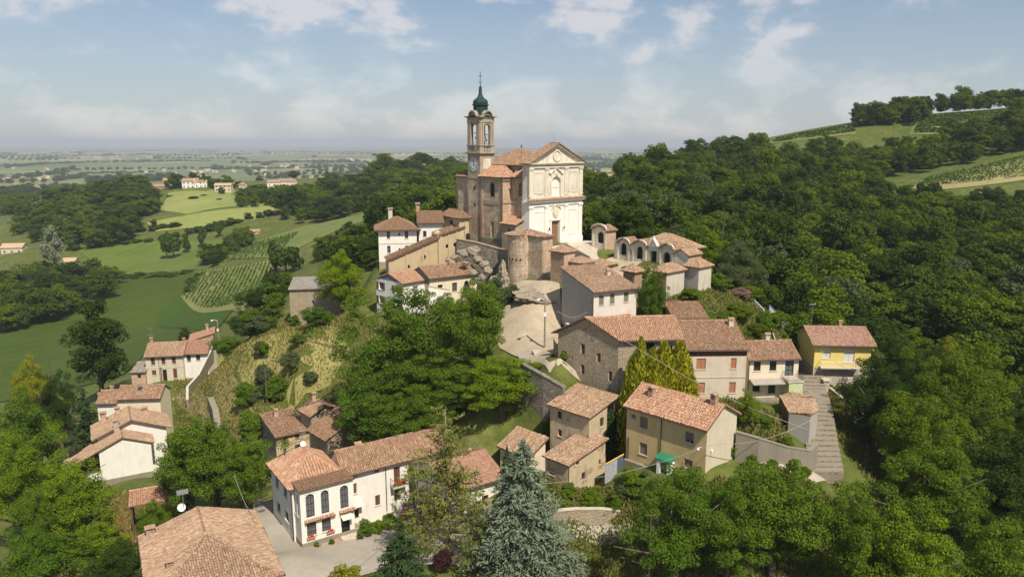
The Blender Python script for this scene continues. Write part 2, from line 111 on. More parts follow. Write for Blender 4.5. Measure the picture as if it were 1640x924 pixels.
PLANTS = [
('broad0', 'leaf_mid', -15.9, 107.0, 89.3, 20.4, 'broadleaf_tree', 'tree', 'huge spreading dark green tree in the middle of the slope', None),
('broad1', 'leaf_mid', -4.9, 103.0, 91.2, 12.0, 'broadleaf_tree', 'tree', 'tall full tree right of the huge spreading one beside the lane', None),
('broad3', 'leaf_mid', -18.1, 104.0, 82.3, 12.5, 'broadleaf_tree', 'tree', 'dark tree filling the left middle of the big tree group', None),
('broad2', 'leaf_mid', -8.3, 101.0, 81.8, 13.1, 'broadleaf_tree', 'tree', 'dark tree filling the right middle of the big tree group', None),
('broad1', 'leaf_mid', -14.0, 97.0, 77.2, 10.1, 'broadleaf_tree', 'tree', 'low tree at the foot of the big tree group above the villa wing', None),
('broad3', 'leaf_mid', -5.8, 97.0, 76.9, 8.9, 'broadleaf_tree', 'tree', 'low tree between the bright one and the dark middle tree', None),
('broad2', 'leaf_mid', -20.2, 99.0, 79.5, 11.2, 'broadleaf_tree', 'tree', 'rounded tree low on the slope above the long white wing', None),
('broad3', 'leaf_bright', -1.2, 95.0, 79.7, 13.2, 'broadleaf_tree', 'tree', 'bright green tree behind the red-roofed house', None),
('broad1', 'leaf_mid', -11.0, 97.0, 78.4, 9.3, 'broadleaf_tree', 'tree', 'dark tree between the two lower slope trees behind the white wing', None),
('broad2', 'leaf_bright', -31.7, 137.0, 90.8, 10.1, 'broadleaf_tree', 'tree', 'lone light green tree left of the white cottage', None),
('broad3', 'leaf_mid', -10.2, 114.0, 87.2, 7.3, 'broadleaf_tree', 'tree', 'leafy tree top in front of the cream cottage wall', None),
('broad1', 'leaf_bright', -56.0, 88.0, 70.2, 11.4, 'broadleaf_tree', 'tree', 'bright green tree at the left below the white gabled house', None),
('broad0', 'leaf_bright', -67.9, 97.0, 71.4, 13.7, 'broadleaf_tree', 'tree', 'yellowish green tree at the left picture edge', None),
('broad2', 'leaf_mid', -77.1, 112.0, 72.1, 12.7, 'broadleaf_tree', 'tree', 'dense green tree behind the yellowish one at the left edge', None),
('broad3', 'leaf_bright', -47.8, 79.0, 67.4, 7.9, 'broadleaf_tree', 'tree', 'light green round tree left of the big hipped roof', None),
('broad2', 'leaf_mid', -50.5, 72.0, 70.3, 9.8, 'broadleaf_tree', 'tree', 'large green tree in the bottom left corner', None),
('broad1', 'leaf_dark', -41.2, 72.0, 69.0, 6.9, 'broadleaf_tree', 'tree', 'dark bushy tree touching the left side of the big hipped roof', None),
('broad0', 'leaf_mid', -57.1, 84.0, 69.4, 9.0, 'broadleaf_tree', 'tree', 'mid green tree between the two bright trees at the lower left', None),
('tall', 'leaf_dark', -90.4, 158.0, 77.0, 12.4, 'tall_tree', 'tree', 'very tall dark tree before the dark green field', None),
('broad0', 'leaf_dark', -86.1, 135.0, 67.7, 9.4, 'broadleaf_tree', 'tree', 'dark tree left of the small conifer by the row houses', None),
('broad2', 'leaf_yellow', -97.7, 146.0, 68.2, 7.8, 'broadleaf_tree', 'tree', 'yellow-green tree near the left edge before the field', None),
('fir', 'needle_green', -76.0, 127.0, 67.4, 8.2, 'fir_tree', 'tree', 'dark pointed fir left of the white gabled house', None),
('broad0', 'leaf_mid', -38.7, 91.0, 75.8, 14.0, 'broadleaf_tree', 'tree', 'big dark green tree between white gabled house and white villa', None),
('broad3', 'leaf_mid', -44.3, 94.0, 72.8, 9.5, 'broadleaf_tree', 'tree', 'green tree on the left shoulder of the big dark green one', None),
('broad1', 'leaf_mid', -33.4, 87.0, 74.6, 7.3, 'broadleaf_tree', 'tree', 'green tree against the left wall of the white villa', None),
('broad2', 'leaf_mid', -43.4, 84.0, 67.8, 4.5, 'broadleaf_tree', 'tree', 'small leafy tree beside the tiled garden shed', None),
('broad2', 'leaf_dark', -59.3, 170.0, 74.8, 9.8, 'broadleaf_tree', 'tree', 'round dark tree left of the stone ruin', None),
('broad1', 'leaf_dark', -54.0, 150.0, 73.4, 10.3, 'broadleaf_tree', 'tree', 'dark bushy tree on the crest above the dry grass', None),
('broad3', 'leaf_mid', -55.7, 142.0, 70.3, 7.3, 'broadleaf_tree', 'tree', 'green tree above the retaining wall of the left row', None),
('broad0', 'leaf_dark', -77.4, 172.0, 67.4, 4.4, 'broadleaf_tree', 'tree', 'small dark tree behind the red-roofed end house', None),
('broad3', 'leaf_mid', -34.4, 128.0, 81.0, 6.6, 'broadleaf_tree', 'tree', 'dark tree at the foot of the stone ruin', None),
('broad0', 'leaf_mid', 15.9, 66.0, 80.0, 11.7, 'broadleaf_tree', 'tree', 'big green tree in front of the ochre house', None),
('broad1', 'leaf_mid', 25.2, 66.0, 80.8, 10.8, 'broadleaf_tree', 'tree', 'big green tree at the foot of the long steps', None),
('broad2', 'leaf_mid', 20.6, 65.0, 79.5, 7.3, 'broadleaf_tree', 'tree', 'green tree between the two big ones at the lower right', None),
('broad3', 'leaf_mid', 31.2, 64.0, 79.4, 8.6, 'broadleaf_tree', 'tree', 'green tree right of the long steps at the bottom', None),
('broad0', 'leaf_mid', 45.1, 75.0, 78.4, 13.3, 'broadleaf_tree', 'tree', 'broad tree at the right edge of the slope below the yellow house', None),
('broad2', 'leaf_dark', 55.0, 78.0, 79.0, 12.4, 'broadleaf_tree', 'tree', 'dark tree in the lower right corner area, upper one', None),
('broad1', 'leaf_bright', 35.2, 61.0, 78.2, 9.9, 'broadleaf_tree', 'tree', 'light tree at the bottom right before the broad tree', None),
('broad3', 'leaf_mid', 42.8, 60.0, 77.8, 9.8, 'broadleaf_tree', 'tree', 'green tree in the bottom right corner', None),
('spruce', 'needle_blue', 1.1, 70.0, 81.3, 10.8, 'blue_spruce', 'tree', 'silvery blue spruce beside the road', None),
('pine', 'needle_pine', -7.0, 75.0, 82.8, 8.4, 'pine_tree', 'tree', 'tall thin yellowish pine in front of the white wing', None),
('pine', 'needle_pine', -9.7, 72.0, 78.3, 5.8, 'pine_tree', 'tree', 'lower yellowish pine left of the tall pine', None),
('pine', 'needle_pine', -3.8, 70.0, 75.5, 5.0, 'pine_tree', 'tree', 'short pine between the tall pine and the blue spruce', None),
('fir', 'needle_green', -10.7, 66.0, 74.7, 6.7, 'fir_tree', 'tree', 'young dark fir at the bottom before the villa yard', None),
('fir', 'needle_green', -0.5, 74.0, 79.0, 3.9, 'fir_tree', 'tree', 'dark green fir tip behind the blue spruce', None),
('thuja', 'thuja_gold', 15.5, 87.0, 87.0, 4.3, 'cypress_tree', 'tree', 'leftmost of the four golden green cypresses before the stone farmhouse', 'golden cypresses'),
('thuja', 'thuja_gold', 17.0, 87.0, 85.7, 4.6, 'cypress_tree', 'tree', 'second from left of the four golden green cypresses before the stone farmhouse', 'golden cypresses'),
('thuja', 'thuja_gold', 18.3, 87.0, 86.6, 5.0, 'cypress_tree', 'tree', 'second from right of the four golden green cypresses before the stone farmhouse', 'golden cypresses'),
('thuja', 'thuja_gold', 20.2, 87.0, 86.6, 5.1, 'cypress_tree', 'tree', 'rightmost of the four golden green cypresses before the stone farmhouse', 'golden cypresses'),
('shrub0', 'leaf_yellow', -16.2, 66.0, 71.1, 3.5, 'garden_bush', 'bush', 'lime yellow conifer bush at the bottom edge', None),
('broad1', 'leaf_mid', 20.5, 108.0, 92.3, 4.6, 'broadleaf_tree', 'tree', 'fig tree between the grey gable house and the square chapel', None),
('broad0', 'leaf_bright', 27.8, 84.0, 81.5, 3.7, 'broadleaf_tree', 'tree', 'small bright tree in the walled garden below the tan house', None),
('broad0', 'leaf_olive', 39.9, 130.0, 93.5, 9.8, 'broadleaf_tree', 'tree', 'rounded grey-green tree right of the end chapel', None),
('broad3', 'leaf_bright', 38.0, 142.0, 93.2, 7.4, 'broadleaf_tree', 'tree', 'bright round tree behind the hidden chapel', None),
('broad2', 'leaf_pink', 37.5, 120.0, 86.2, 3.5, 'broadleaf_tree', 'tree', 'pinkish flowering tree beside the tan house roof', None),
('shrub1', 'leaf_olive', 57.0, 110.0, 78.5, 7.6, 'garden_bush', 'bush', 'grey-green bush right of the yellow house', None),
('broad3', 'leaf_forest_bright', 55.7, 128.0, 81.0, 9.8, 'broadleaf_tree', 'tree', 'bright tree directly behind the yellow house roof', None),
('broad1', 'leaf_yellow', 71.0, 118.0, 79.1, 5.1, 'broadleaf_tree', 'tree', 'yellow-green young tree in the wood right of the yellow house', None),
('shrub0', 'leaf_mid', 33.1, 118.0, 86.4, 4.5, 'bank_bush', 'bush', 'green bush on the bank behind the tan and small beige houses', 'bushes on the bank behind the houses'),
('shrub1', 'leaf_forest_bright', 27.2, 112.0, 86.8, 3.8, 'bank_bush', 'bush', 'green bush on the bank behind the tan and small beige houses', 'bushes on the bank behind the houses'),
('shrub2', 'leaf_mid', 40.6, 116.0, 83.9, 5.0, 'bank_bush', 'bush', 'green bush on the bank behind the tan and small beige houses', 'bushes on the bank behind the houses'),
('shrub0', 'leaf_forest_bright', 41.1, 110.0, 82.2, 3.3, 'bank_bush', 'bush', 'green bush on the bank behind the tan and small beige houses', 'bushes on the bank behind the houses'),
('shrub1', 'leaf_mid', 32.4, 110.0, 85.3, 3.8, 'bank_bush', 'bush', 'green bush on the bank behind the tan and small beige houses', 'bushes on the bank behind the houses'),
('shrub2', 'leaf_forest_bright', 37.5, 112.0, 81.7, 3.8, 'bank_bush', 'bush', 'green bush on the bank behind the tan and small beige houses', 'bushes on the bank behind the houses'),
('shrub0', 'leaf_mid', 26.1, 118.0, 85.3, 3.6, 'bank_bush', 'bush', 'green bush on the bank behind the tan and small beige houses', 'bushes on the bank behind the houses'),
('shrub1', 'leaf_forest_bright', 32.1, 124.0, 85.2, 4.6, 'bank_bush', 'bush', 'green bush on the bank behind the tan and small beige houses', 'bushes on the bank behind the houses'),
('shrub2', 'leaf_mid', 22.3, 109.0, 86.1, 2.8, 'bank_bush', 'bush', 'green bush on the bank behind the tan and small beige houses', 'bushes on the bank behind the houses'),
('shrub0', 'leaf_forest_bright', 35.2, 113.0, 84.4, 4.2, 'bank_bush', 'bush', 'green bush on the bank behind the tan and small beige houses', 'bushes on the bank behind the houses'),
('shrub1', 'leaf_mid', 29.3, 109.0, 85.3, 3.4, 'bank_bush', 'bush', 'green bush on the bank behind the tan and small beige houses', 'bushes on the bank behind the houses'),
('shrub2', 'leaf_forest_bright', 43.2, 119.0, 82.5, 4.5, 'bank_bush', 'bush', 'green bush on the bank behind the tan and small beige houses', 'bushes on the bank behind the houses'),
('shrub0', 'leaf_mid', 44.7, 116.0, 82.2, 4.0, 'bank_bush', 'bush', 'green bush on the bank behind the tan and small beige houses', 'bushes on the bank behind the houses'),
('shrub1', 'leaf_forest_bright', 29.9, 106.0, 84.6, 3.3, 'bank_bush', 'bush', 'green bush on the bank behind the tan and small beige houses', 'bushes on the bank behind the houses'),
('shrub2', 'leaf_mid', 37.2, 108.0, 81.0, 3.0, 'bank_bush', 'bush', 'green bush on the bank behind the tan and small beige houses', 'bushes on the bank behind the houses'),
('shrub0', 'leaf_forest_bright', 33.0, 107.0, 83.4, 3.3, 'bank_bush', 'bush', 'green bush on the bank behind the tan and small beige houses', 'bushes on the bank behind the houses'),
('shrub1', 'leaf_mid', 41.1, 108.0, 81.3, 2.8, 'bank_bush', 'bush', 'green bush on the bank behind the tan and small beige houses', 'bushes on the bank behind the houses'),
('shrub2', 'leaf_forest_bright', 31.8, 127.0, 85.4, 4.3, 'bank_bush', 'bush', 'green bush on the bank behind the tan and small beige houses', 'bushes on the bank behind the houses'),
('shrub0', 'leaf_mid', 35.8, 130.0, 86.0, 4.0, 'bank_bush', 'bush', 'green bush on the bank behind the tan and small beige houses', 'bushes on the bank behind the houses'),
('shrub1', 'leaf_forest_bright', 39.5, 122.0, 84.3, 4.6, 'bank_bush', 'bush', 'green bush on the bank behind the tan and small beige houses', 'bushes on the bank behind the houses'),
('shrub2', 'leaf_mid', 47.9, 122.0, 82.6, 5.2, 'bank_bush', 'bush', 'green bush on the bank behind the tan and small beige houses', 'bushes on the bank behind the houses'),
('shrub0', 'leaf_forest_bright', -45.2, 135.1, 78.6, 3.9, 'slope_shrub', 'shrub', 'upper shrub on the grassy slope near the stone ruin', 'shrubs on the grassy slope'),
('shrub1', 'leaf_mid', -49.3, 138.1, 79.4, 4.9, 'slope_shrub', 'shrub', 'upper shrub on the grassy slope near the stone ruin', 'shrubs on the grassy slope'),
('shrub2', 'leaf_mid', -32.9, 130.8, 77.5, 3.2, 'slope_shrub', 'shrub', 'upper shrub on the grassy slope close to the big trees', 'shrubs on the grassy slope'),
('shrub0', 'leaf_olive', -46.5, 135.0, 78.6, 5.2, 'slope_shrub', 'shrub', 'upper shrub on the grassy slope near the stone ruin', 'shrubs on the grassy slope'),
('shrub1', 'leaf_mid', -44.5, 119.4, 73.4, 4.3, 'slope_shrub', 'shrub', 'middle shrub on the grassy slope near the stone ruin', 'shrubs on the grassy slope'),
('shrub2', 'leaf_mid', -43.8, 127.6, 76.7, 2.6, 'slope_shrub', 'shrub', 'upper shrub on the grassy slope near the stone ruin', 'shrubs on the grassy slope'),
('shrub0', 'leaf_olive', -33.3, 118.8, 73.1, 2.7, 'slope_shrub', 'shrub', 'middle shrub on the grassy slope close to the big trees', 'shrubs on the grassy slope'),
('shrub1', 'leaf_mid', -40.3, 135.6, 78.7, 2.6, 'slope_shrub', 'shrub', 'upper shrub on the grassy slope near the stone ruin', 'shrubs on the grassy slope'),
('shrub2', 'leaf_mid', -39.1, 118.1, 72.7, 4.3, 'slope_shrub', 'shrub', 'lower shrub on the grassy slope near the stone ruin', 'shrubs on the grassy slope'),
('shrub0', 'leaf_mid', -36.6, 124.6, 75.7, 3.5, 'slope_shrub', 'shrub', 'middle shrub on the grassy slope near the stone ruin', 'shrubs on the grassy slope'),
('shrub1', 'leaf_olive', -44.5, 127.8, 76.8, 2.6, 'slope_shrub', 'shrub', 'upper shrub on the grassy slope near the stone ruin', 'shrubs on the grassy slope'),
('shrub2', 'leaf_forest_bright', -34.2, 112.1, 70.0, 3.8, 'slope_shrub', 'shrub', 'lower shrub on the grassy slope near the stone ruin', 'shrubs on the grassy slope'),
('shrub0', 'leaf_olive', -42.0, 118.7, 73.0, 3.3, 'slope_shrub', 'shrub', 'middle shrub on the grassy slope near the stone ruin', 'shrubs on the grassy slope'),
('shrub1', 'leaf_mid', -41.2, 119.6, 73.5, 2.7, 'slope_shrub', 'shrub', 'middle shrub on the grassy slope near the stone ruin', 'shrubs on the grassy slope'),
('shrub2', 'leaf_olive', -37.0, 120.6, 73.9, 4.6, 'slope_shrub', 'shrub', 'middle shrub on the grassy slope near the stone ruin', 'shrubs on the grassy slope'),
('shrub0', 'leaf_olive', -48.6, 136.6, 79.0, 3.3, 'slope_shrub', 'shrub', 'upper shrub on the grassy slope near the stone ruin', 'shrubs on the grassy slope'),
('shrub1', 'leaf_olive', -32.8, 114.8, 71.2, 3.0, 'slope_shrub', 'shrub', 'lower shrub on the grassy slope close to the big trees', 'shrubs on the grassy slope'),
('shrub2', 'leaf_olive', -42.9, 123.6, 75.2, 3.3, 'slope_shrub', 'shrub', 'middle shrub on the grassy slope near the stone ruin', 'shrubs on the grassy slope'),
('shrub0', 'leaf_mid', -41.3, 112.7, 70.3, 3.9, 'slope_shrub', 'shrub', 'lower shrub on the grassy slope near the stone ruin', 'shrubs on the grassy slope'),
('shrub1', 'leaf_mid', -30.3, 138.2, 79.5, 3.5, 'slope_shrub', 'shrub', 'upper shrub on the grassy slope close to the big trees', 'shrubs on the grassy slope'),
('shrub2', 'leaf_olive', -42.0, 119.2, 73.3, 3.0, 'slope_shrub', 'shrub', 'middle shrub on the grassy slope near the stone ruin', 'shrubs on the grassy slope'),
('shrub0', 'leaf_olive', -42.7, 123.9, 75.4, 3.0, 'slope_shrub', 'shrub', 'middle shrub on the grassy slope near the stone ruin', 'shrubs on the grassy slope'),
('shrub0', 'leaf_olive', -2.5, 119.0, 89.2, 5.0, 'olive_bush', 'bush', 'olive bush under the rocks beside the cream cottage', 'olive bushes under the rocks'),
('shrub1', 'leaf_olive', -6.0, 118.0, 87.9, 4.0, 'olive_bush', 'bush', 'olive bush under the rocks beside the cream cottage', 'olive bushes under the rocks'),
('shrub2', 'leaf_olive', 0.0, 119.0, 87.7, 3.5, 'olive_bush', 'bush', 'olive bush under the rocks beside the cream cottage', 'olive bushes under the rocks'),
('shrub0', 'leaf_olive', -4.1, 116.0, 87.2, 3.9, 'olive_bush', 'bush', 'olive bush under the rocks beside the cream cottage', 'olive bushes under the rocks'),
('shrub0', 'leaf_bright', 8.4, 78.0, 71.9, 1.7, 'bank_shrub', 'shrub', 'low green bush on the bank beside the road below the storehouse', 'shrubs on the roadside bank'),
('shrub1', 'leaf_mid', 11.6, 78.5, 71.7, 1.7, 'bank_shrub', 'shrub', 'low green bush on the bank beside the road below the storehouse', 'shrubs on the roadside bank'),
('shrub2', 'leaf_bright', 6.6, 78.0, 71.6, 1.4, 'bank_shrub', 'shrub', 'low green bush on the bank beside the road below the storehouse', 'shrubs on the roadside bank'),
('shrub0', 'leaf_mid', 10.1, 77.5, 71.4, 1.3, 'bank_shrub', 'shrub', 'low green bush on the bank beside the road below the storehouse', 'shrubs on the roadside bank'),
('shrub1', 'leaf_bright', 13.3, 79.0, 74.5, 2.1, 'bank_shrub', 'shrub', 'low green bush on the bank beside the road below the storehouse', 'shrubs on the roadside bank'),
('shrub0', 'leaf_mid', 30.2, 85.0, 77.9, 2.2, 'garden_shrub', 'shrub', 'garden bush behind the curved retaining wall', 'bushes in the walled garden'),
('shrub1', 'leaf_mid', 32.0, 82.0, 76.6, 1.9, 'garden_shrub', 'shrub', 'garden bush behind the curved retaining wall', 'bushes in the walled garden'),
('shrub2', 'leaf_mid', 33.4, 80.5, 76.8, 1.7, 'garden_shrub', 'shrub', 'garden bush behind the curved retaining wall', 'bushes in the walled garden'),
('shrub0', 'leaf_mid', 25.4, 80.0, 77.4, 2.1, 'garden_shrub', 'shrub', 'garden bush behind the curved retaining wall', 'bushes in the walled garden'),
('shrub1', 'leaf_mid', 26.5, 77.5, 76.4, 1.5, 'garden_shrub', 'shrub', 'garden bush behind the curved retaining wall', 'bushes in the walled garden'),
('shrub2', 'leaf_mid', 28.8, 77.5, 75.7, 1.7, 'garden_shrub', 'shrub', 'garden bush behind the curved retaining wall', 'bushes in the walled garden'),
('shrub0', 'leaf_mid', 31.1, 78.0, 75.1, 1.4, 'garden_shrub', 'shrub', 'garden bush behind the curved retaining wall', 'bushes in the walled garden'),
('shrub1', 'leaf_mid', 32.6, 78.0, 74.7, 1.7, 'garden_shrub', 'shrub', 'garden bush behind the curved retaining wall', 'bushes in the walled garden'),
('shrub0', 'leaf_mid', -16.9, 80.0, 68.6, 1.9, 'bed_shrub', 'shrub', 'small flower-bed shrub along the white wing and bay', 'flower-bed shrubs'),
('shrub1', 'leaf_bright', -15.7, 81.0, 68.4, 1.6, 'bed_shrub', 'shrub', 'small flower-bed shrub along the white wing and bay', 'flower-bed shrubs'),
('shrub2', 'leaf_mid', -14.7, 82.5, 68.1, 2.1, 'bed_shrub', 'shrub', 'small flower-bed shrub along the white wing and bay', 'flower-bed shrubs'),
('shrub0', 'leaf_bright', -13.4, 83.0, 67.7, 1.5, 'bed_shrub', 'shrub', 'small flower-bed shrub along the white wing and bay', 'flower-bed shrubs'),
('shrub1', 'leaf_mid', -17.4, 79.0, 67.4, 1.0, 'bed_shrub', 'shrub', 'small flower-bed shrub along the white wing and bay', 'flower-bed shrubs'),
('shrub2', 'leaf_bright', -21.9, 77.2, 66.5, 0.7, 'bed_shrub', 'shrub', 'small flower-bed shrub along the white wing and bay', 'flower-bed shrubs'),
('shrub0', 'leaf_mid', -20.4, 77.8, 67.1, 0.7, 'bed_shrub', 'shrub', 'small flower-bed shrub along the white wing and bay', 'flower-bed shrubs'),
('shrub0', 'leaf_mid', 4.7, 91.0, 81.5, 1.9, 'lane_bush', 'bush', 'wild green bush at the edge of a lane or steps', 'wild bushes beside lanes and steps'),
('shrub1', 'leaf_bright', 6.7, 90.0, 80.6, 2.0, 'lane_bush', 'bush', 'wild green bush at the edge of a lane or steps', 'wild bushes beside lanes and steps'),
('shrub2', 'leaf_mid', 3.4, 94.0, 81.9, 1.6, 'lane_bush', 'bush', 'wild green bush at the edge of a lane or steps', 'wild bushes beside lanes and steps'),
('shrub0', 'leaf_bright', 49.5, 100.0, 73.9, 3.5, 'lane_bush', 'bush', 'wild green bush at the edge of a lane or steps', 'wild bushes beside lanes and steps'),
('shrub1', 'leaf_mid', 47.2, 93.0, 72.1, 3.3, 'lane_bush', 'bush', 'wild green bush at the edge of a lane or steps', 'wild bushes beside lanes and steps'),
('shrub2', 'leaf_bright', 19.5, 128.0, 88.1, 1.5, 'lane_bush', 'bush', 'wild green bush at the edge of a lane or steps', 'wild bushes beside lanes and steps'),
('shrub0', 'leaf_mid', 22.0, 124.0, 88.4, 1.7, 'lane_bush', 'bush', 'wild green bush at the edge of a lane or steps', 'wild bushes beside lanes and steps'),
('shrub1', 'leaf_bright', 18.3, 131.0, 88.3, 1.3, 'lane_bush', 'bush', 'wild green bush at the edge of a lane or steps', 'wild bushes beside lanes and steps'),
('shrub2', 'leaf_mid', 14.7, 124.0, 87.7, 1.7, 'lane_bush', 'bush', 'wild green bush at the edge of a lane or steps', 'wild bushes beside lanes and steps'),
('shrub0', 'leaf_bright', 7.1, 97.0, 82.9, 1.3, 'lane_bush', 'bush', 'wild green bush at the edge of a lane or steps', 'wild bushes beside lanes and steps'),
('shrub1', 'leaf_mid', -26.1, 74.0, 69.2, 0.9, 'lane_bush', 'bush', 'wild green bush at the edge of a lane or steps', 'wild bushes beside lanes and steps'),
('shrub0', 'leaf_olive', 15.0, 79.2, 72.3, 0.9, 'weed_clump', 'shrub', 'weedy clump on the bank in front of the ochre house and storehouse', 'weeds on the bank'),
('shrub1', 'leaf_mid', 6.3, 78.6, 72.5, 1.8, 'weed_clump', 'shrub', 'weedy clump on the bank in front of the ochre house and storehouse', 'weeds on the bank'),
('shrub2', 'leaf_bright', 14.4, 78.4, 71.7, 1.3, 'weed_clump', 'shrub', 'weedy clump on the bank in front of the ochre house and storehouse', 'weeds on the bank'),
('shrub0', 'leaf_bright', 8.9, 78.9, 72.7, 1.6, 'weed_clump', 'shrub', 'weedy clump on the bank in front of the ochre house and storehouse', 'weeds on the bank'),
('shrub1', 'leaf_olive', 14.6, 77.1, 70.7, 0.9, 'weed_clump', 'shrub', 'weedy clump on the bank in front of the ochre house and storehouse', 'weeds on the bank'),
('shrub2', 'leaf_bright', 13.3, 78.9, 72.1, 1.0, 'weed_clump', 'shrub', 'weedy clump on the bank in front of the ochre house and storehouse', 'weeds on the bank'),
('shrub0', 'leaf_mid', 13.7, 77.6, 71.1, 1.5, 'weed_clump', 'shrub', 'weedy clump on the bank in front of the ochre house and storehouse', 'weeds on the bank'),
('shrub1', 'leaf_mid', 8.7, 78.6, 72.5, 1.2, 'weed_clump', 'shrub', 'weedy clump on the bank in front of the ochre house and storehouse', 'weeds on the bank'),
('shrub2', 'leaf_bright', 6.2, 78.0, 72.0, 1.5, 'weed_clump', 'shrub', 'weedy clump on the bank in front of the ochre house and storehouse', 'weeds on the bank'),
('shrub0', 'leaf_bright', 12.2, 78.5, 72.4, 0.9, 'weed_clump', 'shrub', 'weedy clump on the bank in front of the ochre house and storehouse', 'weeds on the bank'),
('shrub1', 'leaf_bright', 9.5, 78.5, 72.4, 1.6, 'weed_clump', 'shrub', 'weedy clump on the bank in front of the ochre house and storehouse', 'weeds on the bank'),
('shrub2', 'leaf_mid', 12.0, 78.4, 72.3, 0.9, 'weed_clump', 'shrub', 'weedy clump on the bank in front of the ochre house and storehouse', 'weeds on the bank'),
('shrub0', 'leaf_olive', 19.9, 78.1, 71.5, 1.2, 'weed_clump', 'shrub', 'weedy clump on the bank in front of the ochre house and storehouse', 'weeds on the bank'),
('shrub1', 'leaf_olive', 19.4, 77.9, 71.3, 1.6, 'weed_clump', 'shrub', 'weedy clump on the bank in front of the ochre house and storehouse', 'weeds on the bank'),
('shrub2', 'leaf_bright', 13.4, 79.3, 72.4, 1.8, 'weed_clump', 'shrub', 'weedy clump on the bank in front of the ochre house and storehouse', 'weeds on the bank'),
('shrub0', 'leaf_bright', 14.3, 77.1, 70.8, 1.2, 'weed_clump', 'shrub', 'weedy clump on the bank in front of the ochre house and storehouse', 'weeds on the bank'),
('shrub1', 'leaf_olive', 15.6, 77.5, 71.0, 1.1, 'weed_clump', 'shrub', 'weedy clump on the bank in front of the ochre house and storehouse', 'weeds on the bank'),
('shrub2', 'leaf_olive', 12.1, 78.5, 72.4, 1.6, 'weed_clump', 'shrub', 'weedy clump on the bank in front of the ochre house and storehouse', 'weeds on the bank'),
('shrub0', 'leaf_mid', 10.8, 78.1, 72.1, 0.9, 'weed_clump', 'shrub', 'weedy clump on the bank in front of the ochre house and storehouse', 'weeds on the bank'),
('shrub1', 'leaf_olive', 20.3, 77.1, 70.7, 1.0, 'weed_clump', 'shrub', 'weedy clump on the bank in front of the ochre house and storehouse', 'weeds on the bank'),
('shrub2', 'leaf_mid', 11.6, 77.5, 71.6, 1.5, 'weed_clump', 'shrub', 'weedy clump on the bank in front of the ochre house and storehouse', 'weeds on the bank'),
('shrub0', 'leaf_olive', 6.6, 78.6, 72.5, 1.3, 'weed_clump', 'shrub', 'weedy clump on the bank in front of the ochre house and storehouse', 'weeds on the bank'),
('shrub1', 'leaf_mid', 12.9, 78.5, 71.8, 1.1, 'weed_clump', 'shrub', 'weedy clump on the bank in front of the ochre house and storehouse', 'weeds on the bank'),
('shrub2', 'leaf_bright', 5.6, 76.7, 71.0, 1.4, 'weed_clump', 'shrub', 'weedy clump on the bank in front of the ochre house and storehouse', 'weeds on the bank'),
('shrub0', 'leaf_mid', 9.5, 78.1, 72.1, 1.7, 'weed_clump', 'shrub', 'weedy clump on the bank in front of the ochre house and storehouse', 'weeds on the bank'),
('shrub1', 'leaf_bright', 14.0, 77.3, 70.9, 1.0, 'weed_clump', 'shrub', 'weedy clump on the bank in front of the ochre house and storehouse', 'weeds on the bank'),
('shrub1', 'flower_magenta', -12.4, 84.0, 67.6, 2.6, 'flowering_shrub', 'shrub', 'magenta flowering shrub at the white wing wall', None),
('shrub2', 'leaf_purple', -7.1, 70.0, 70.6, 2.3, 'purple_shrub', 'shrub', 'dark purple shrub under the pines', None),
('far0', 'leaf_far', -91.8, 300.0, 71.0, 11.6, 'field_tree', 'tree', 'lone tree beside the striped vineyard', 'lone field trees'),
('far1', 'leaf_forest', -86.3, 292.0, 70.3, 8.8, 'field_tree', 'tree', 'lone tree beside the striped vineyard', 'lone field trees'),
('far2', 'leaf_far', -98.7, 310.0, 71.8, 7.8, 'field_tree', 'tree', 'lone tree beside the striped vineyard', 'lone field trees'),
('far0', 'leaf_forest', -522.5, 900.0, 66.9, 8.9, 'field_tree', 'tree', 'lone tree far out on the plain at the left', 'lone field trees'),
('far2', 'leaf_forest', -308.9, 640.0, 64.7, 9.6, 'field_tree', 'tree', 'lone tree on the meadow below the ridge houses', 'lone field trees'),
('far0', 'leaf_far', -282.0, 620.0, 63.5, 7.2, 'field_tree', 'tree', 'lone tree on the meadow below the ridge houses', 'lone field trees'),
('far1', 'leaf_forest', -280.2, 640.0, 65.2, 6.4, 'field_tree', 'tree', 'lone tree on the meadow below the ridge houses', 'lone field trees'),
('far2', 'leaf_far', -254.0, 600.0, 65.0, 10.0, 'field_tree', 'tree', 'lone tree on the meadow below the ridge houses', 'lone field trees'),
('far0', 'leaf_forest', -249.5, 610.0, 65.3, 6.1, 'field_tree', 'tree', 'lone tree on the meadow below the ridge houses', 'lone field trees'),
('far1', 'leaf_far', -229.2, 590.0, 65.8, 5.9, 'field_tree', 'tree', 'lone tree on the meadow below the ridge houses', 'lone field trees'),
('far2', 'leaf_forest', -188.1, 480.0, 62.0, 5.6, 'field_tree', 'tree', 'lone tree in the pale fields above the dark crop', 'lone field trees'),
('far0', 'leaf_far', -200.5, 440.0, 60.2, 10.3, 'field_tree', 'tree', 'lone tree in the pale fields above the dark crop', 'lone field trees'),
('far1', 'leaf_forest', -197.3, 450.0, 56.8, 6.0, 'field_tree', 'tree', 'lone tree in the pale fields above the dark crop', 'lone field trees'),
('far2', 'leaf_far', -191.4, 460.0, 60.2, 5.4, 'field_tree', 'tree', 'lone tree in the pale fields above the dark crop', 'lone field trees'),
('far0', 'leaf_forest', -205.1, 440.0, 62.0, 6.6, 'field_tree', 'tree', 'lone tree in the pale fields above the dark crop', 'lone field trees'),
('far1', 'leaf_far', -234.4, 700.0, 72.5, 8.1, 'field_tree', 'tree', 'lone tree close to the ridge houses', 'lone field trees'),
